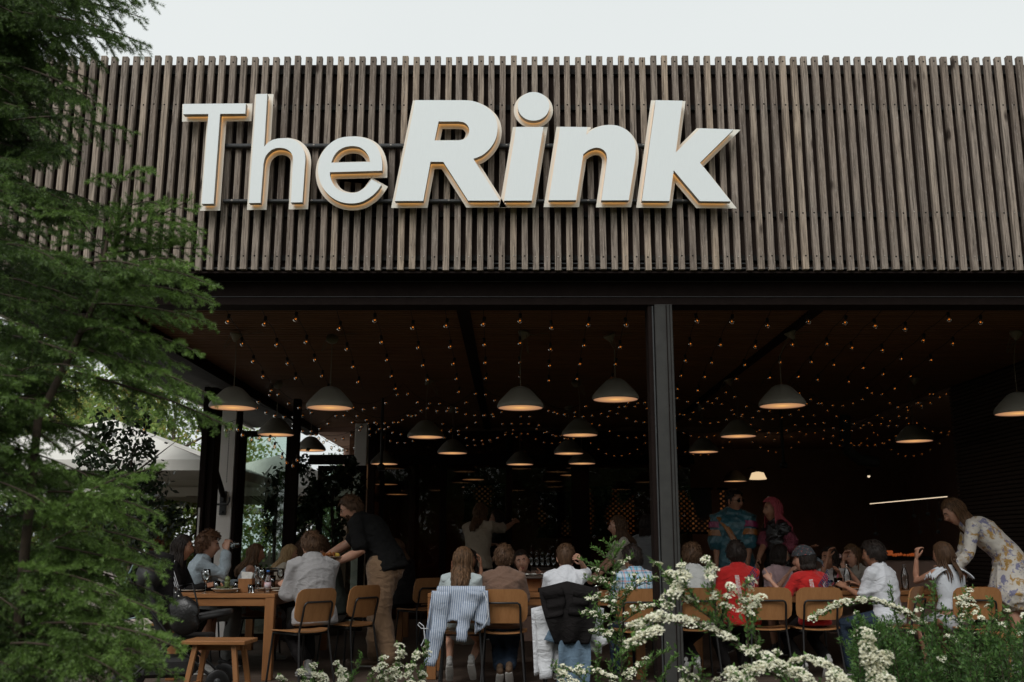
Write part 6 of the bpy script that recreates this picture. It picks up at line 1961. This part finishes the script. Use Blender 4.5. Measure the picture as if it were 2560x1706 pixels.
# the young spruce in front with its leader
yg = thing('spruce_tree', 'young bushy spruce filling the left edge, its leader standing up before the slats', 'tree', (-1.9, 3.6, -.42))
off = Vector((1.9, -3.6, .42))
cl = Cloud(3); st = MB()
stem = [at(305, 392, 3.75), at(292, 470, 3.75), at(268, 600, 3.75), at(245, 740, 3.7), at(170, 900, 3.65), at(95, 1050, 3.6), at(60, 1400, 3.6), at(20, 1900, 3.6)]
st.loft(stem, [.003, .005, .007, .010, .013, .015, .018, .022], 8)
needles(cl, stem[1], stem[0], 1300, nl=.018, tone=.6); needles(cl, stem[2], stem[1], 900, nl=.018, tone=.45)
tips = [(372, 430, 300, 455, 3.7), (232, 452, 292, 470, 3.8), (408, 520, 285, 540, 3.6), (200, 540, 280, 560, 3.8), (476, 500, 275, 600, 3.65), (505, 575, 275, 590, 3.6), (508, 622, 265, 640, 3.7), (470, 655, 255, 690, 3.5), (110, 520, 260, 620, 3.7), (140, 590, 260, 640, 3.9),
        (527, 712, 240, 690, 3.5), (530, 757, 245, 730, 3.75), (524, 808, 240, 760, 3.6), (494, 882, 225, 800, 3.6), (453, 916, 200, 830, 3.8), (530, 990, 210, 870, 3.55), (566, 1068, 190, 930, 3.65), (455, 955, 200, 880, 3.9),
        (377, 1173, 120, 1320, 3.4), (350, 1240, 110, 1180, 3.8), (394, 1290, 130, 1230, 3.5), (373, 1324, 120, 1260, 3.8), (387, 1367, 110, 1300, 3.5), (404, 1405, 110, 1330, 3.7), (394, 1436, 100, 1360, 3.5), (301, 1471, 60, 1380, 3.7), (320, 1510, 60, 1430, 3.4), (414, 1548, 90, 1480, 3.4), (400, 1585, 70, 1520, 3.6),
        (454, 1622, 110, 1560, 3.3), (387, 1645, 60, 1580, 3.5), (317, 1700, 30, 1610, 3.3), (260, 1120, 60, 1060, 3.7), (230, 1200, 20, 1120, 3.5), (440, 1690, 90, 1620, 3.6), (360, 1606, 60, 1500, 3.8), (420, 1500, 100, 1400, 3.9)]
for tx, ty, bx, by, Y in tips:
    spruce_branch(cl, st, p_at(bx, by, Y + .12), p_at(tx, ty, Y), rs.uniform(.01, .05), .40, 1.0, .34 + rs.uniform(-.1, .15), .28)
ys = [430, 520, 600, 700, 800, 880, 930, 980, 1040, 1100, 1180, 1280, 1400, 1500, 1600, 1706, 1760]
xs = [60, 330, 400, 410, 400, 310, 240, 220, 210, 190, 190, 240, 290, 310, 330, 310, 300]
for _ in range(230):
    ty = rs.uniform(400, 1760); xb = np.interp(ty, ys, xs); tx = rs.uniform(-60, xb); Y = rs.uniform(3.3, 4.5)
    spruce_branch(cl, st, p_at(tx - rs.uniform(130, 230), ty + rs.uniform(-90, 20), Y + rs.uniform(0, .25)), p_at(tx, ty, Y), rs.uniform(0, .04), .38, .75, .12 + rs.uniform(-.1, .2) , .32)  # inner fill sprays coloured darker, their shade put into the needles
st2 = part('branch', st, M['twig'], yg); st2.location = off; st2['kind'] = 'stuff'
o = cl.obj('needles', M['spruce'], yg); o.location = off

# ------------------------------------------------------------------ spiraea
def leaf_quads(c_, d, nrm, L, W):
    """arrays -> diamond leaves"""
    s = unit(np.cross(d, nrm)) * (W * .5)[:, None]
    return np.stack([c_, c_ + d * (L * .45)[:, None] + s, c_ + d * L[:, None], c_ + d * (L * .45)[:, None] - s], 1)
def shoot_leaves(cl, p0, p1, step=.009, L=.026, tone=.5):
    p0 = np.array(p0); p1 = np.array(p1); ln = np.linalg.norm(p1 - p0); n = max(4, int(ln / step)); ax = (p1 - p0) / ln
    t = (np.arange(n) + rs.uniform(0, 1, n)) / n
    c_ = p0 + (p1 - p0) * t[:, None]
    r = rs.normal(size=(n, 3)); r -= (r @ ax)[:, None] * ax; r = unit(r)
    d = unit(r * .8 + ax * .75 + np.array([0, 0, .15])); nr = unit(np.cross(d, r) * .4 + rs.normal(0, .35, (n, 3)) + np.array([0, 0, 1.]))
    LL = L * rs.uniform(.6, 1.15, n)
    cl.add(leaf_quads(c_, d, nr, LL, LL * .46), np.clip(tone + rs.normal(0, .2, n), 0, 1))
def corymb(cl, p, upv, r=.019, n=20, s=.0052):
    p = np.array(p); upv = unit(np.array(upv, float))
    a = rs.normal(size=(n, 3)); a -= (a @ upv)[:, None] * upv; a = unit(a) * (r * np.sqrt(rs.uniform(0, 1, n)))[:, None]
    h = -(np.linalg.norm(a, axis=1) ** 2) / r * .55
    c_ = p + a + upv * h[:, None]
    for k in range(2):
        x = unit(rs.normal(size=(n, 3))); nr = unit(upv + rs.normal(0, .35, (n, 3))); x = unit(np.cross(nr, x)); y_ = np.cross(nr, x)
        q = np.stack([c_ - x * s, c_ - y_ * s, c_ + x * s, c_ + y_ * s], 1)
        cl.add(q, np.clip(rs.uniform(.2, 1, n), 0, 1))
def shrub(label, stems, base):
    t = thing('flowering_shrub', label, 'shrub', base, group='white flowering shrubs in front of the deck')
    L = Cloud(4); Fl = Cloud(4); st = MB(); off = -Vector(base)
    for s in stems:
        pts, Y0, Y1 = s['p'], s['Y'], s.get('Y1', s['Y'])
        P_ = [np.array(at(px, py, Y0 + (Y1 - Y0) * i / max(len(pts) - 1, 1))) for i, (px, py) in enumerate(pts)]
        # resample
        D_ = []
        for a, b in zip(P_[:-1], P_[1:]):
            n = max(2, int(np.linalg.norm(b - a) / .02))
            for k in range(n): D_.append(a + (b - a) * k / n)
        D_.append(P_[-1]); D_ = np.array(D_)
        for _ in range(3): D_[1:-1] = (D_[:-2] + D_[1:-1] * 2 + D_[2:]) / 4
        n = len(D_); th = s.get('th', .004)
        st.loft([Vector(p) for p in D_[::2]], [th * (1 - .75 * i / len(D_[::2])) for i in range(len(D_[::2]))], 5)
        fl0, fl1, fd = s.get('fl', (0, 0, 0)); sl = s.get('sl', (.03, .07)); dens = s.get('d', 1.0)
        shoot_leaves(L, D_[0], D_[-1], 99, tone=.4)
        for i in range(1, n):
            f = i / (n - 1)
            if f < s.get('from', .12): continue
            ax = unit(D_[i] - D_[i - 1])
            shoot_leaves(L, D_[i - 1], D_[i] + ax * .002, .0075 / dens, tone=s.get('tone', .45) + .2 * f)
            for _k in range(2 if rs.uniform() < .5 else 1):
                r = rs.normal(size=3); r -= r @ ax * ax; r = unit(r); r[2] = abs(r[2]) * s.get('upk', 1.3) + .25; dr = unit(r + ax * .35)
                l = rs.uniform(*sl) * (1.1 - .45 * f)
                q = D_[i] + dr * l
                shoot_leaves(L, D_[i], q, .0065, tone=s.get('tone', .45) + .25 * f)
                st.loft([Vector(D_[i]), Vector(q)], [.0012, .0007], 3, cap=False)
                if fl0 <= f <= fl1 and rs.uniform() < fd: corymb(Fl, q + np.array([0, 0, .004]), dr + np.array([0, -.2, 1.]), rs.uniform(.016, .024) * s.get('fs', 1), int(26 * s.get('fs', 1)))
            if fl0 <= f <= fl1 and rs.uniform() < fd * .8:
                corymb(Fl, D_[i] + np.array([rs.uniform(-.01, .01), rs.uniform(-.02, .01), rs.uniform(.012, .03)]), [0, -.25, 1], rs.uniform(.016, .025) * s.get('fs', 1), int(26 * s.get('fs', 1)))
    a = part('stem', st, M['twig'], t); a.location = off; a['kind'] = 'stuff'
    o = L.obj('foliage', M['spiraea_leaf'], t); o.location = off
    if Fl.V: o = Fl.obj('blossom', M['petal'], t, label='small creamy white flower clusters'); o.location = off; o['kind'] = 'stuff'
    return t
S = lambda p, Y, **k: dict(p=p, Y=Y, **k)
shrub('flowering shrub with an upright stem just left of the steel column', [
    S([(1548, 1760), (1556, 1620), (1538, 1500), (1535, 1420), (1522, 1358)], 5.9, fl=(.3, .80, .4), fs=.72, d=1.35, sl=(.04, .09), tone=.5),
    S([(1536, 1440), (1500, 1425), (1446, 1396)], 5.9, fs=.72, d=1.35, sl=(.02, .045)), S([(1536, 1430), (1560, 1410), (1578, 1392)], 5.9, fs=.72, d=1.35, sl=(.02, .04), fl=(.3, 1, .3)), S([(1530, 1400), (1500, 1385), (1482, 1370)], 5.9, fs=.72, d=1.35, sl=(.02, .04)), S([(1532, 1400), (1545, 1375), (1560, 1362)], 5.9, fs=.72, d=1.35, sl=(.02, .04)),
    S([(1545, 1500), (1600, 1460), (1640, 1452)], 5.9, fl=(.1, 1, .45), fs=.72, d=1.35, sl=(.03, .065)), S([(1540, 1480), (1500, 1460), (1462, 1448)], 5.9, fl=(.1, 1, .4), fs=.72, d=1.35, sl=(.03, .065)), S([(1545, 1520), (1500, 1500), (1470, 1500)], 5.8, fl=(.1, 1, .45), fs=.72, d=1.35, sl=(.03, .065)),
    S([(1545, 1560), (1500, 1545), (1452, 1538)], 5.8, fl=(.2, 1, .45), fs=.72, d=1.35, sl=(.03, .065)), S([(1550, 1560), (1600, 1525), (1655, 1512)], 5.8, fl=(.1, 1, .45), fs=.72, d=1.35, sl=(.03, .065)), S([(1555, 1620), (1520, 1590), (1480, 1585)], 5.8, fl=(.2, 1, .45), fs=.72, d=1.35, sl=(.03, .065)),
    S([(1556, 1640), (1600, 1600), (1640, 1595)], 5.8, fl=(.2, 1, .4), fs=.72, d=1.35, sl=(.03, .065)), S([(1500, 1740), (1490, 1660), (1500, 1610)], 5.7, fs=.72, d=1.35, sl=(.02, .05)), S([(1480, 1730), (1440, 1680), (1380, 1672)], 5.6, fl=(.3, 1, .4), fs=.72, d=1.35, sl=(.03, .065)),
    S([(1560, 1740), (1520, 1690), (1440, 1680)], 5.4, fl=(.2, 1, .9), fs=.72, d=1.35, sl=(.02, .05)), S([(1600, 1740), (1610, 1680), (1640, 1640), (1672, 1628)], 5.6, fs=.72, d=1.35, sl=(.03, .06)), S([(1560, 1740), (1580, 1680), (1625, 1660)], 5.6, fl=(.3, 1, .6)), S([(1560, 1660), (1580, 1600), (1610, 1560)], 5.9, fs=.7, d=1.4, sl=(.04, .09)), S([(1530, 1620), (1500, 1560), (1490, 1520)], 5.9, fs=.7, d=1.4, sl=(.04, .09)), S([(1545, 1540), (1570, 1480), (1590, 1440)], 5.9, fs=.7, fl=(.5, 1, .3), d=1.4, sl=(.03, .07)), S([(1535, 1490), (1505, 1460), (1490, 1420)], 5.9, fs=.7, fl=(.5, 1, .3), d=1.4, sl=(.03, .07)), S([(1520, 1700), (1540, 1640), (1590, 1620)], 5.7, d=1.4, sl=(.04, .09)),
    S([(1650, 1740), (1660, 1680), (1690, 1640)], 5.5, fs=.72, d=1.35, sl=(.02, .05)), S([(1440, 1750), (1430, 1700), (1410, 1690)], 5.2, fl=(.2, 1, .9))],
    (at(1550, 1700, 5.9).x, 5.8, -.42))
shrub('nearest flowering shrub, out of focus, arching across the foot of the steel column', [
    S([(2060, 1780), (1930, 1680), (1840, 1610), (1740, 1562), (1650, 1552), (1590, 1580)], 4.2, fl=(.42, 1, .6), fs=1.35, d=1.4, sl=(.02, .05), th=.006, tone=.35),
    S([(1846, 1604), (1770, 1540), (1707, 1497), (1665, 1440), (1636, 1408)], 4.2, Y1=4.3, fl=(.45, 1, .5), fs=1.2, d=1.4, sl=(.03, .07)), S([(1720, 1500), (1690, 1470), (1670, 1520)], 4.2, fl=(.2, 1, .7), fs=1.35, sl=(.02, .05)),
    S([(1705, 1560), (1650, 1540), (1582, 1568)], 4.0, fl=(.1, 1, .9), fs=1.35, sl=(.012, .03)), S([(1660, 1580), (1620, 1585), (1578, 1615)], 3.9, fl=(.1, 1, .9), fs=1.35, sl=(.012, .03)),
    S([(1800, 1590), (1782, 1500), (1776, 1408)], 4.2, fl=(.5, 1, .5), fs=1.2, d=1.4, sl=(.03, .07)), S([(1870, 1620), (1868, 1540), (1862, 1462)], 4.1, fl=(.5, 1, .5), fs=1.2, d=1.4, sl=(.03, .07)), S([(1740, 1500), (1700, 1450), (1712, 1425)], 4.2, fl=(.4, 1, .5), fs=1.2, d=1.4, sl=(.03, .07)),
    S([(1900, 1640), (1880, 1560), (1900, 1500)], 4.2, fl=(.6, 1, .7), fs=1.35, sl=(.02, .05)), S([(1830, 1600), (1810, 1520), (1822, 1470)], 4.2, fl=(.5, 1, .5), fs=1.35, sl=(.02, .05)),
    S([(2100, 1760), (2000, 1690), (1930, 1660), (1850, 1700)], 3.9, fl=(.3, 1, .8), fs=1.35, sl=(.012, .035)), S([(2000, 1760), (1940, 1650), (1880, 1640)], 4.1, fl=(.4, 1, .5), fs=1.2, d=1.4, sl=(.03, .07)), S([(2180, 1780), (2100, 1700), (2040, 1650), (1990, 1655)], 4.0, fl=(.35, 1, .85), fs=1.35, sl=(.015, .04)),
    S([(1800, 1780), (1820, 1700), (1880, 1690)], 4.4, fl=(.2, 1, .6), fs=1.35), S([(1900, 1780), (1880, 1720), (1830, 1690)], 4.0, fl=(.2, 1, .8), fs=1.35), S([(1990, 1780), (1980, 1720), (1960, 1690)], 4.2, fl=(.2, 1, .6), fs=1.35), S([(1760, 1780), (1750, 1700), (1738, 1640)], 4.6, fs=1.35, sl=(.03, .06)), S([(1700, 1780), (1720, 1720), (1710, 1680)], 4.5, fl=(.2, 1, .5), fs=1.35)],
    (at(1950, 1700, 4.2).x, 4.2, -.42))
shrub('flowering shrub with blossoms in a tall blurred spike below the boy in the white polo', [
    S([(2230, 1800), (2190, 1700), (2170, 1640), (2166, 1590)], 3.7, fl=(.3, 1, .95), fs=1.35, sl=(.015, .035)), S([(2190, 1720), (2200, 1670), (2215, 1640)], 3.7, fl=(.3, 1, .9), fs=1.35, sl=(.012, .03)), S([(2120, 1780), (2100, 1720), (2085, 1690)], 3.6, fl=(.2, 1, .9), fs=1.35, sl=(.012, .03)), S([(2260, 1790), (2235, 1730), (2215, 1700)], 3.6, fl=(.2, 1, .9), fs=1.35, sl=(.012, .03))],
    (at(2190, 1700, 3.7).x, 3.7, -.42))
rstems = [S([(2470, 1780), (2400, 1660), (2330, 1580), (2262, 1532), (2180, 1502), (2100, 1512), (2030, 1548)], 5.1, fl=(.45, 1, .8), sl=(.012, .03), th=.006, upk=1.5)]
for (tx, ty, bx) in ((2335, 1462, 2340), (2420, 1478, 2400), (2395, 1500, 2400), (2480, 1502, 2450), (2518, 1522, 2490), (2300, 1500, 2350), (2450, 1530, 2430), (2360, 1520, 2380), (2500, 1570, 2480), (2250, 1560, 2320), (2545, 1600, 2520), (2160, 1600, 2230), (2200, 1560, 2280), (2100, 1600, 2180), (2280, 1610, 2330), (2225, 1470, 2300), (2130, 1640, 2200), (2470, 1600, 2450), (2555, 1560, 2540), (2390, 1600, 2400)):
    rstems.append(S([(bx, 1790), ((tx + bx) / 2 + 10, 1680), (tx, ty)], rs.uniform(4.9, 5.8), fl=(.72, 1, .4 if 2370 < tx < 2460 else .03), sl=(.03, .075), d=1.1, tone=.25, **{'from': .2}))
for _ in range(75):
    tx = rs.uniform(2130, 2570); ty = rs.uniform(1540, 1690); rstems.append(S([(tx + rs.uniform(-20, 60), 1790), (tx + rs.uniform(-10, 30), 1730), (tx, ty)], rs.uniform(4.7, 5.9), fl=(.85, 1, .03), sl=(.04, .085), d=1.2, tone=.15, **{'from': .1}))
shrub('large leafy flowering shrub with a long arching spray at the bottom right', rstems, (at(2400, 1700, 5.3).x, 5.3, -.42))
ls = []
for (tx, ty, bx, fd) in ((752, 1682, 790, .8), (800, 1690, 820, .9), (905, 1640, 830, 0), (846, 1660, 850, .8), (1002, 1622, 960, .8), (960, 1655, 950, .8), (1072, 1612, 1020, .2), (1035, 1640, 1010, .8), (930, 1680, 930, .6), (985, 1690, 970, .7), (700, 1700, 760, .6), (1060, 1680, 1020, .4), (860, 1685, 860, .5), (780, 1668, 800, .5), (1395, 1685, 1420, .5)):
    ls.append(S([(bx, 1800), ((tx + bx) / 2, 1730), (tx, ty)], rs.uniform(5.2, 5.7), fl=(.45, 1, fd), sl=(.02, .055), tone=.5, **{'from': .1}))
shrub('low flowering shrub at the bottom left in front of the waiter', ls, (at(900, 1700, 5.4).x, 5.4, -.42))

# ------------------------------------------------------------------ garden trees
def crown_leaves(cl, c_, rad, n, L, flat=.8, clumps=26):
    cs = rs.normal(size=(clumps, 3)); cs = unit(cs) * (rs.uniform(.35, 1, clumps) ** .6)[:, None]
    cr = rs.uniform(.22, .42, clumps)
    ci = rs.randint(0, clumps, n)
    p = cs[ci] + rs.normal(size=(n, 3)) * (cr[ci] * .45)[:, None]
    p = p * np.array([rad[0], rad[1], rad[2]]) + np.array(c_)
    d = unit(rs.normal(size=(n, 3)) + np.array([0, 0, -.5])); nr = unit(rs.normal(size=(n, 3)) + np.array([0, 0, .8]))
    LL = L * rs.uniform(.6, 1.2, n)
    tone = np.clip(.5 + .3 * (rs.uniform(0, 1, clumps)[ci] - .5) + rs.normal(0, .2, n), 0, 1)
    cl.add(leaf_quads(p, d, nr, LL, LL * .6), tone)
def tree(name, label, X, Y, z0, H, rad, n, L, mat, zc=.62, trunk_r=.09, group=None, clumps=26, cat='tree', pot=None):
    t = thing(name, label, cat, (X, Y, z0), 0, group)
    mb = MB(); zc_ = H * zc
    mb.loft([(0, 0, 0), (.05, .02, zc_ * .5), (-.03, 0, zc_), (0, 0, H * .85)], [trunk_r, trunk_r * .8, trunk_r * .55, trunk_r * .15], 8)
    part('trunk', mb, M['bark'], t)
    mb = MB()
    for k in range(9):
        a = k * 2.4; zz = zc_ * (.55 + .06 * k); mb.loft([(0, 0, zz), (rad[0] * .4 * math.cos(a), rad[1] * .4 * math.sin(a), zz + rad[2] * .25), (rad[0] * .8 * math.cos(a), rad[1] * .8 * math.sin(a), zz + rad[2] * .5)], [trunk_r * .4, trunk_r * .25, trunk_r * .08], 6)
    part('limb', mb, M['bark'], t)['kind'] = 'stuff'
    cl = Cloud(4); crown_leaves(cl, (0, 0, H - rad[2]), rad, n, L, clumps=clumps)
    cl.obj('crown', mat, t)
    return t
tree('maple_tree', 'leafy green and rust tinged tree beyond the parasols', -7.3, 21.5, -.42, 5.6, (2.3, 2.3, 2.3), 16000, .11, M['maple'])
tree('maple_tree', 'tall leafy tree behind the left edge of the parasols', -10.6, 23.0, -.42, 6.4, (2.6, 2.4, 2.7), 15000, .12, M['maple'])
tree('maple_tree', 'low bushy tree under the parasols near the white column', -6.6, 19.0, -.42, 2.35, (1.1, 1.0, .95), 8000, .08, M['maple'])
tree('maple_tree', 'small bushy tree under the parasols further left', -8.4, 20.0, -.42, 2.6, (1.3, 1.1, 1.1), 8000, .08, M['maple'])
tree('garden_tree', 'dark green tree added behind the tall left window for the greenery reflected there', -5.4, 26.5, -.42, 3.3, (1.9, 1.6, 1.5), 9000, .12, M['hedge'])  # added behind the clear pane instead of reflected greenery
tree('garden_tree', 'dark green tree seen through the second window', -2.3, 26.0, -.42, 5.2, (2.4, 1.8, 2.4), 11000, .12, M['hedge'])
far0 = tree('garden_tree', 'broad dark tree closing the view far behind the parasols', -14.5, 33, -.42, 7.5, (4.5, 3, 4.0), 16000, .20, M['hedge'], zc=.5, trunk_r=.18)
for i, (x, y_, s) in enumerate(((-3.0, 40, .9), (-20, 30, .95), (0.5, 36, .8))):
    dup(far0, (x, y_, -.42), i * 1.3, ['dark far tree behind the white column', 'dark far tree at the left beyond the spruce', 'dark far tree behind the second window'][i], scale=s)
# unseen trees behind the photographer, rear row added to darken the glass reflections
for i, (x, y_, s) in enumerate(((-13, -13, 1.2), (-5, -15, 1.15), (2.5, -14, 1.25), (10, -15, 1.2), (17, -12, 1.1), (-20, -8, 1.1), (-9, -20, 1.5), (0, -22, 1.6), (8, -21, 1.5))):
    dup(far0, (x, y_, -.42), i * 1.1, 'broad unseen tree standing behind the photographer, %s in the row' % ordn[i], group='trees behind the photographer', scale=s)
# dark leafy potted trees at the open edge and indoors
def ficus(label, X, Y, H, rad, n, name='potted_tree', z0=0.0):
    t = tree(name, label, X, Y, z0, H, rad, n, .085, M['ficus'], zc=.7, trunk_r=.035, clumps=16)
    mb = MB(); mb.lathe([(.17, 0), (.20, .04), (.235, .38), (.225, .40), (.21, .36), (0, .35)], n=24); part('pot', mb, M['wall_slat'], t)
    return t
ficus('dark glossy leaved potted tree outside in front of the parasols', fX(330, 11.5, 2), 11.5, 2.75, (.62, .5, .85), 2200)
ficus('dark potted tree indoors left of the waiter\'s head', fX(735, 14.0, 2), 14.0, 2.35, (.42, .4, .60), 2200)
ficus('dark potted tree indoors behind the waiter\'s head', fX(835, 14.1, 2), 14.15, 2.42, (.34, .3, .55), 1500)

# ------------------------------------------------------------------ parasols, fence
def parasol(label, X, Y, w=4.0, rim=2.28, peak=3.05):
    t = thing('parasol', label, 'parasol', (X, Y, 0), 0, 'large cream parasols on the terrace')
    m = MB(); n = 8; vs = []; h = w / 2
    cor = [(-h, -h), (h, -h), (h, h), (-h, h)]
    top = (0, 0, peak)
    for a, b in zip(cor, cor[1:] + cor[:1]):
        g = []
        for j in range(n + 1):
            for i in range(n + 1):
                u = i / n; v = j / n
                ex = a[0] + (b[0] - a[0]) * u; ey = a[1] + (b[1] - a[1]) * u
                z = rim + (peak - rim) * v - .10 * math.sin(PI * v) * (1 - abs(2 * u - 1)) * .6 - .05 * (1 - abs(2 * u - 1)) * (1 - v) * 0
                g.append((ex * (1 - v), ey * (1 - v), z))
        m.add(g, [(j * (n + 1) + i, j * (n + 1) + i + 1, (j + 1) * (n + 1) + i + 1, (j + 1) * (n + 1) + i) for j in range(n) for i in range(n)], 0, True)
    part('canopy', m, M['parasol'], t)
    m = MB()
    for a, b in zip(cor, cor[1:] + cor[:1]): m.add([(a[0], a[1], rim), (b[0], b[1], rim), (b[0], b[1], rim - .14), (a[0], a[1], rim - .14)], [(0, 1, 2, 3)])
    part('valance', m, M['parasol'], t)
    for a in cor + [((cor[i][0] + cor[(i + 1) % 4][0]) / 2, (cor[i][1] + cor[(i + 1) % 4][1]) / 2) for i in range(4)]:
        m = MB(); m.loft([(0, 0, peak - .06), (a[0] * .97, a[1] * .97, rim - .02)], .014, 6); m.loft([(0, 0, rim - .35), (a[0] * .5, a[1] * .5, (rim + peak) / 2 - .06)], .012, 6); part('rib', m, M['parasol_rib'], t)
    m = MB(); m.loft([(0, 0, 0), (0, 0, peak)], .035, 10); part('pole', m, M['parasol_rib'], t)
    return t
parasol('cream parasol nearest the hall, beside the black door stack', -5.98, 14.9)
parasol('cream parasol further left, mostly behind the spruce', -9.0, 12.8, rim=2.45, peak=3.2)
parasol('cream parasol further back, above the low trees', -7.6, 19.3, rim=2.15, peak=2.9)
parasol('far low cream parasol beside the white column', -8.4, 24.5, rim=2.15, peak=2.8)
parasol('cream parasol added behind the tall left window in place of a reflected one', -4.35, 18.6, 3.6, rim=2.15, peak=2.85)  # extra parasol standing in for the one mirrored in the glass
t = thing('picket_fence', 'dark vertical garden fence behind the far passer-by', 'fence', (-9, 24, -.42))
m = MB()
for k in range(90): m.bbox((-5 + k * .12, 0, .75), (.06, .02, 1.5), 0, .003)
part('picket', m, M['parasol_rib'], t)['kind'] = 'stuff'
m = MB(); m.box(-5, .011, .4, 5.8, .05, .5); m.box(-5, .011, 1.2, 5.8, .05, 1.3); part('fence_rail', m, M['parasol_rib'], t)

# pale draped cloth on a garden sofa behind the spruce
t = thing('garden_sofa', 'low sofa under a rumpled pale cloth behind the spruce', 'sofa', (fX(285, 10.6, .5), 10.6, 0))
m = MB(); m.bbox((0, .1, .22), (1.3, .7, .40), 0, .04); part('seat_base', m, M['wall_slat'], t)
drape('cloth_cover', 26, 18, lambda u, v: ((u - .5) * 1.5, -.34 + .72 * v + .03 * math.sin(u * 20), .30 + .62 * min(v * 2.2, 1) * (.8 + .2 * math.sin(u * 7)) + .035 * math.sin(u * 16 + v * 9)), CL('pale_pink_cloth', (.55, .47, .43)), t, .01)

# ------------------------------------------------------------------ pushchair
t = thing('pushchair', 'folding black pushchair parked at the left table', 'pushchair', (fX(440, 8.7, .4), 8.7, 0), R(-80))
M['black_pc'] = pm('black_pushchair_cloth', (.014, .013, .013), None, 12, .55, .4)
def pc(nm, pts, r, mat=M['chair_tube']): m = MB(); m.loft(pts, r, 8); part(nm, m, mat, t)
for s in (-1, 1):
    pc('frame_tube', [(s * .23, -.42, 1.00), (s * .23, -.30, .80), (s * .23, .02, .40), (s * .23, .36, .10)], .012)
    pc('frame_tube', [(s * .21, .22, .58), (s * .21, -.05, .38), (s * .21, -.34, .09)], .011)
    for yy in (.38, -.36):
        m = MB(); m.lathe([(.030, -.012), (.085, -.018), (.095, -.010), (.095, .010), (.085, .018), (.030, .012)], (s * .245, yy, .096), 24, 0, True, (1, 0, 0)); w = part('wheel', m, M['chair_tube'], t)
        m = MB(); m.lathe([(.0, -.02), (.028, -.014), (.028, .014), (0, .02)], (s * .245, yy, .096), 12, 0, True, (1, 0, 0)); part('hub', m, M['rail'], w)
m = MB(); m.loft([(-.23, -.42, 1.0), (-.12, -.45, 1.03), (.12, -.45, 1.03), (.23, -.42, 1.0)], .016, 8); part('handle', m, M['chair_tube'], t)
m = MB(); m.loft([(-.25, .10, .58), (-.24, .34, .62), (-.12, .42, .63), (.12, .42, .63), (.24, .34, .62), (.25, .10, .58)], .024, 10); part('bumper_bar', m, M['black_pc'], t)
m = MB(); m.bbox((0, .12, .42), (.40, .36, .07), 0, .02); part('seat', m, M['black_pc'], t)
m = MB(); m.bbox((0, 0, 0), (.40, .07, .52), 0, .02, Matrix.Translation((0, -.16, .66)) @ Matrix.Rotation(R(18), 4, 'X')); part('backrest', m, M['black_pc'], t)
m = MB(); m.sphere((0, -.24, .92), .22, 18, 12, sc3=(1.0, .55, .62)); m.v = [tuple(Vector(v) + Vector((0, 0, .010 * math.sin(v[1] * 70)))) for v in m.v]; part('canopy', m, M['black_pc'], t)
m = MB(); m.bbox((0, -.03, .20), (.36, .42, .16), 0, .03); part('basket', m, M['black_pc'], t)
t = thing('shoulder_bag', 'black leather bag sitting on the pushchair', 'bag', (fX(470, 8.55, .5), 8.45, 0))
m = MB(); m.sphere((0, 0, .62), .15, 18, 12, sc3=(.9, .5, 1.05)); m.v = [tuple(Vector(v) + Vector((1, 0, 0)) * noise.noise(Vector(v) * 9) * .05) for v in m.v]; part('bag_body', m, pm('black_leather', (.012, .011, .011), None, 9, .3, .4, .01), t)
m = MB(); m.loft([(-.1, 0, .70), (-.06, -.02, .86), (.05, -.02, .88), (.1, 0, .70)], .008, 6); part('strap', m, M['black_pc'], t)
t = thing('track_top', 'black jacket with pale blue piping hanging over the pushchair handle', 'jacket', (fX(385, 8.75, .9), 8.7, 0))
drape('jacket_body', 20, 20, lambda u, v: ((u - .5) * .34 + .03 - .14 * v * (1 - u), -.06 - .03 * math.sin(u * 9 + v * 3), 1.10 - v * .55 + .04 * math.sin(u * PI)), M['black_cloth'], t, .02)
pipm = pm('pale_blue_piping', (.30, .40, .45), None, 10, .6, 0)
m = MB(); m.loft([(-.09, -.12, 1.10), (-.15, -.14, .95), (-.21, -.145, .78), (-.24, -.14, .60)], .007, 6); part('piping', m, pipm, t)
m = MB(); m.loft([(.10, -.12, 1.08), (.08, -.145, .90), (.02, -.15, .72), (-.06, -.15, .60), (-.18, -.15, .57), (-.22, -.14, .62)], .006, 6); part('piping', m, pipm, t)
m = MB(); rn = random.Random(8)
t = thing('sequin_cushion', 'small sequined bag glittering beside the woman in the track jacket', 'bag', (fX(425, 9.2, .7), 9.15, 0))
m.sphere((0, 0, .66), .15, 16, 12, sc3=(1.0, .45, 1.15)); part('bag_body', m, M['black_pc'], t)
m = MB()
for _ in range(260):
    a = rn.uniform(0, 6.28); tt = rn.uniform(.2, 2.9); n_ = Vector((math.sin(tt) * math.cos(a), math.sin(tt) * math.sin(a), math.cos(tt))); p = Vector((n_.x * .152, n_.y * .070, .66 + n_.z * .175))
    x = (n_ + Vector([rn.uniform(-.5, .5) for _ in range(3)])).normalized(); b = x.orthogonal().normalized() * .006; c2_ = x.cross(b)
    m.add([p + b, p + c2_, p - b, p - c2_], [(0, 1, 2, 3)])
part('sequin', m, pm('silver_sequin', (.75, .72, .65), None, 5, .12, 0, metal=1.0), t)['kind'] = 'stuff'
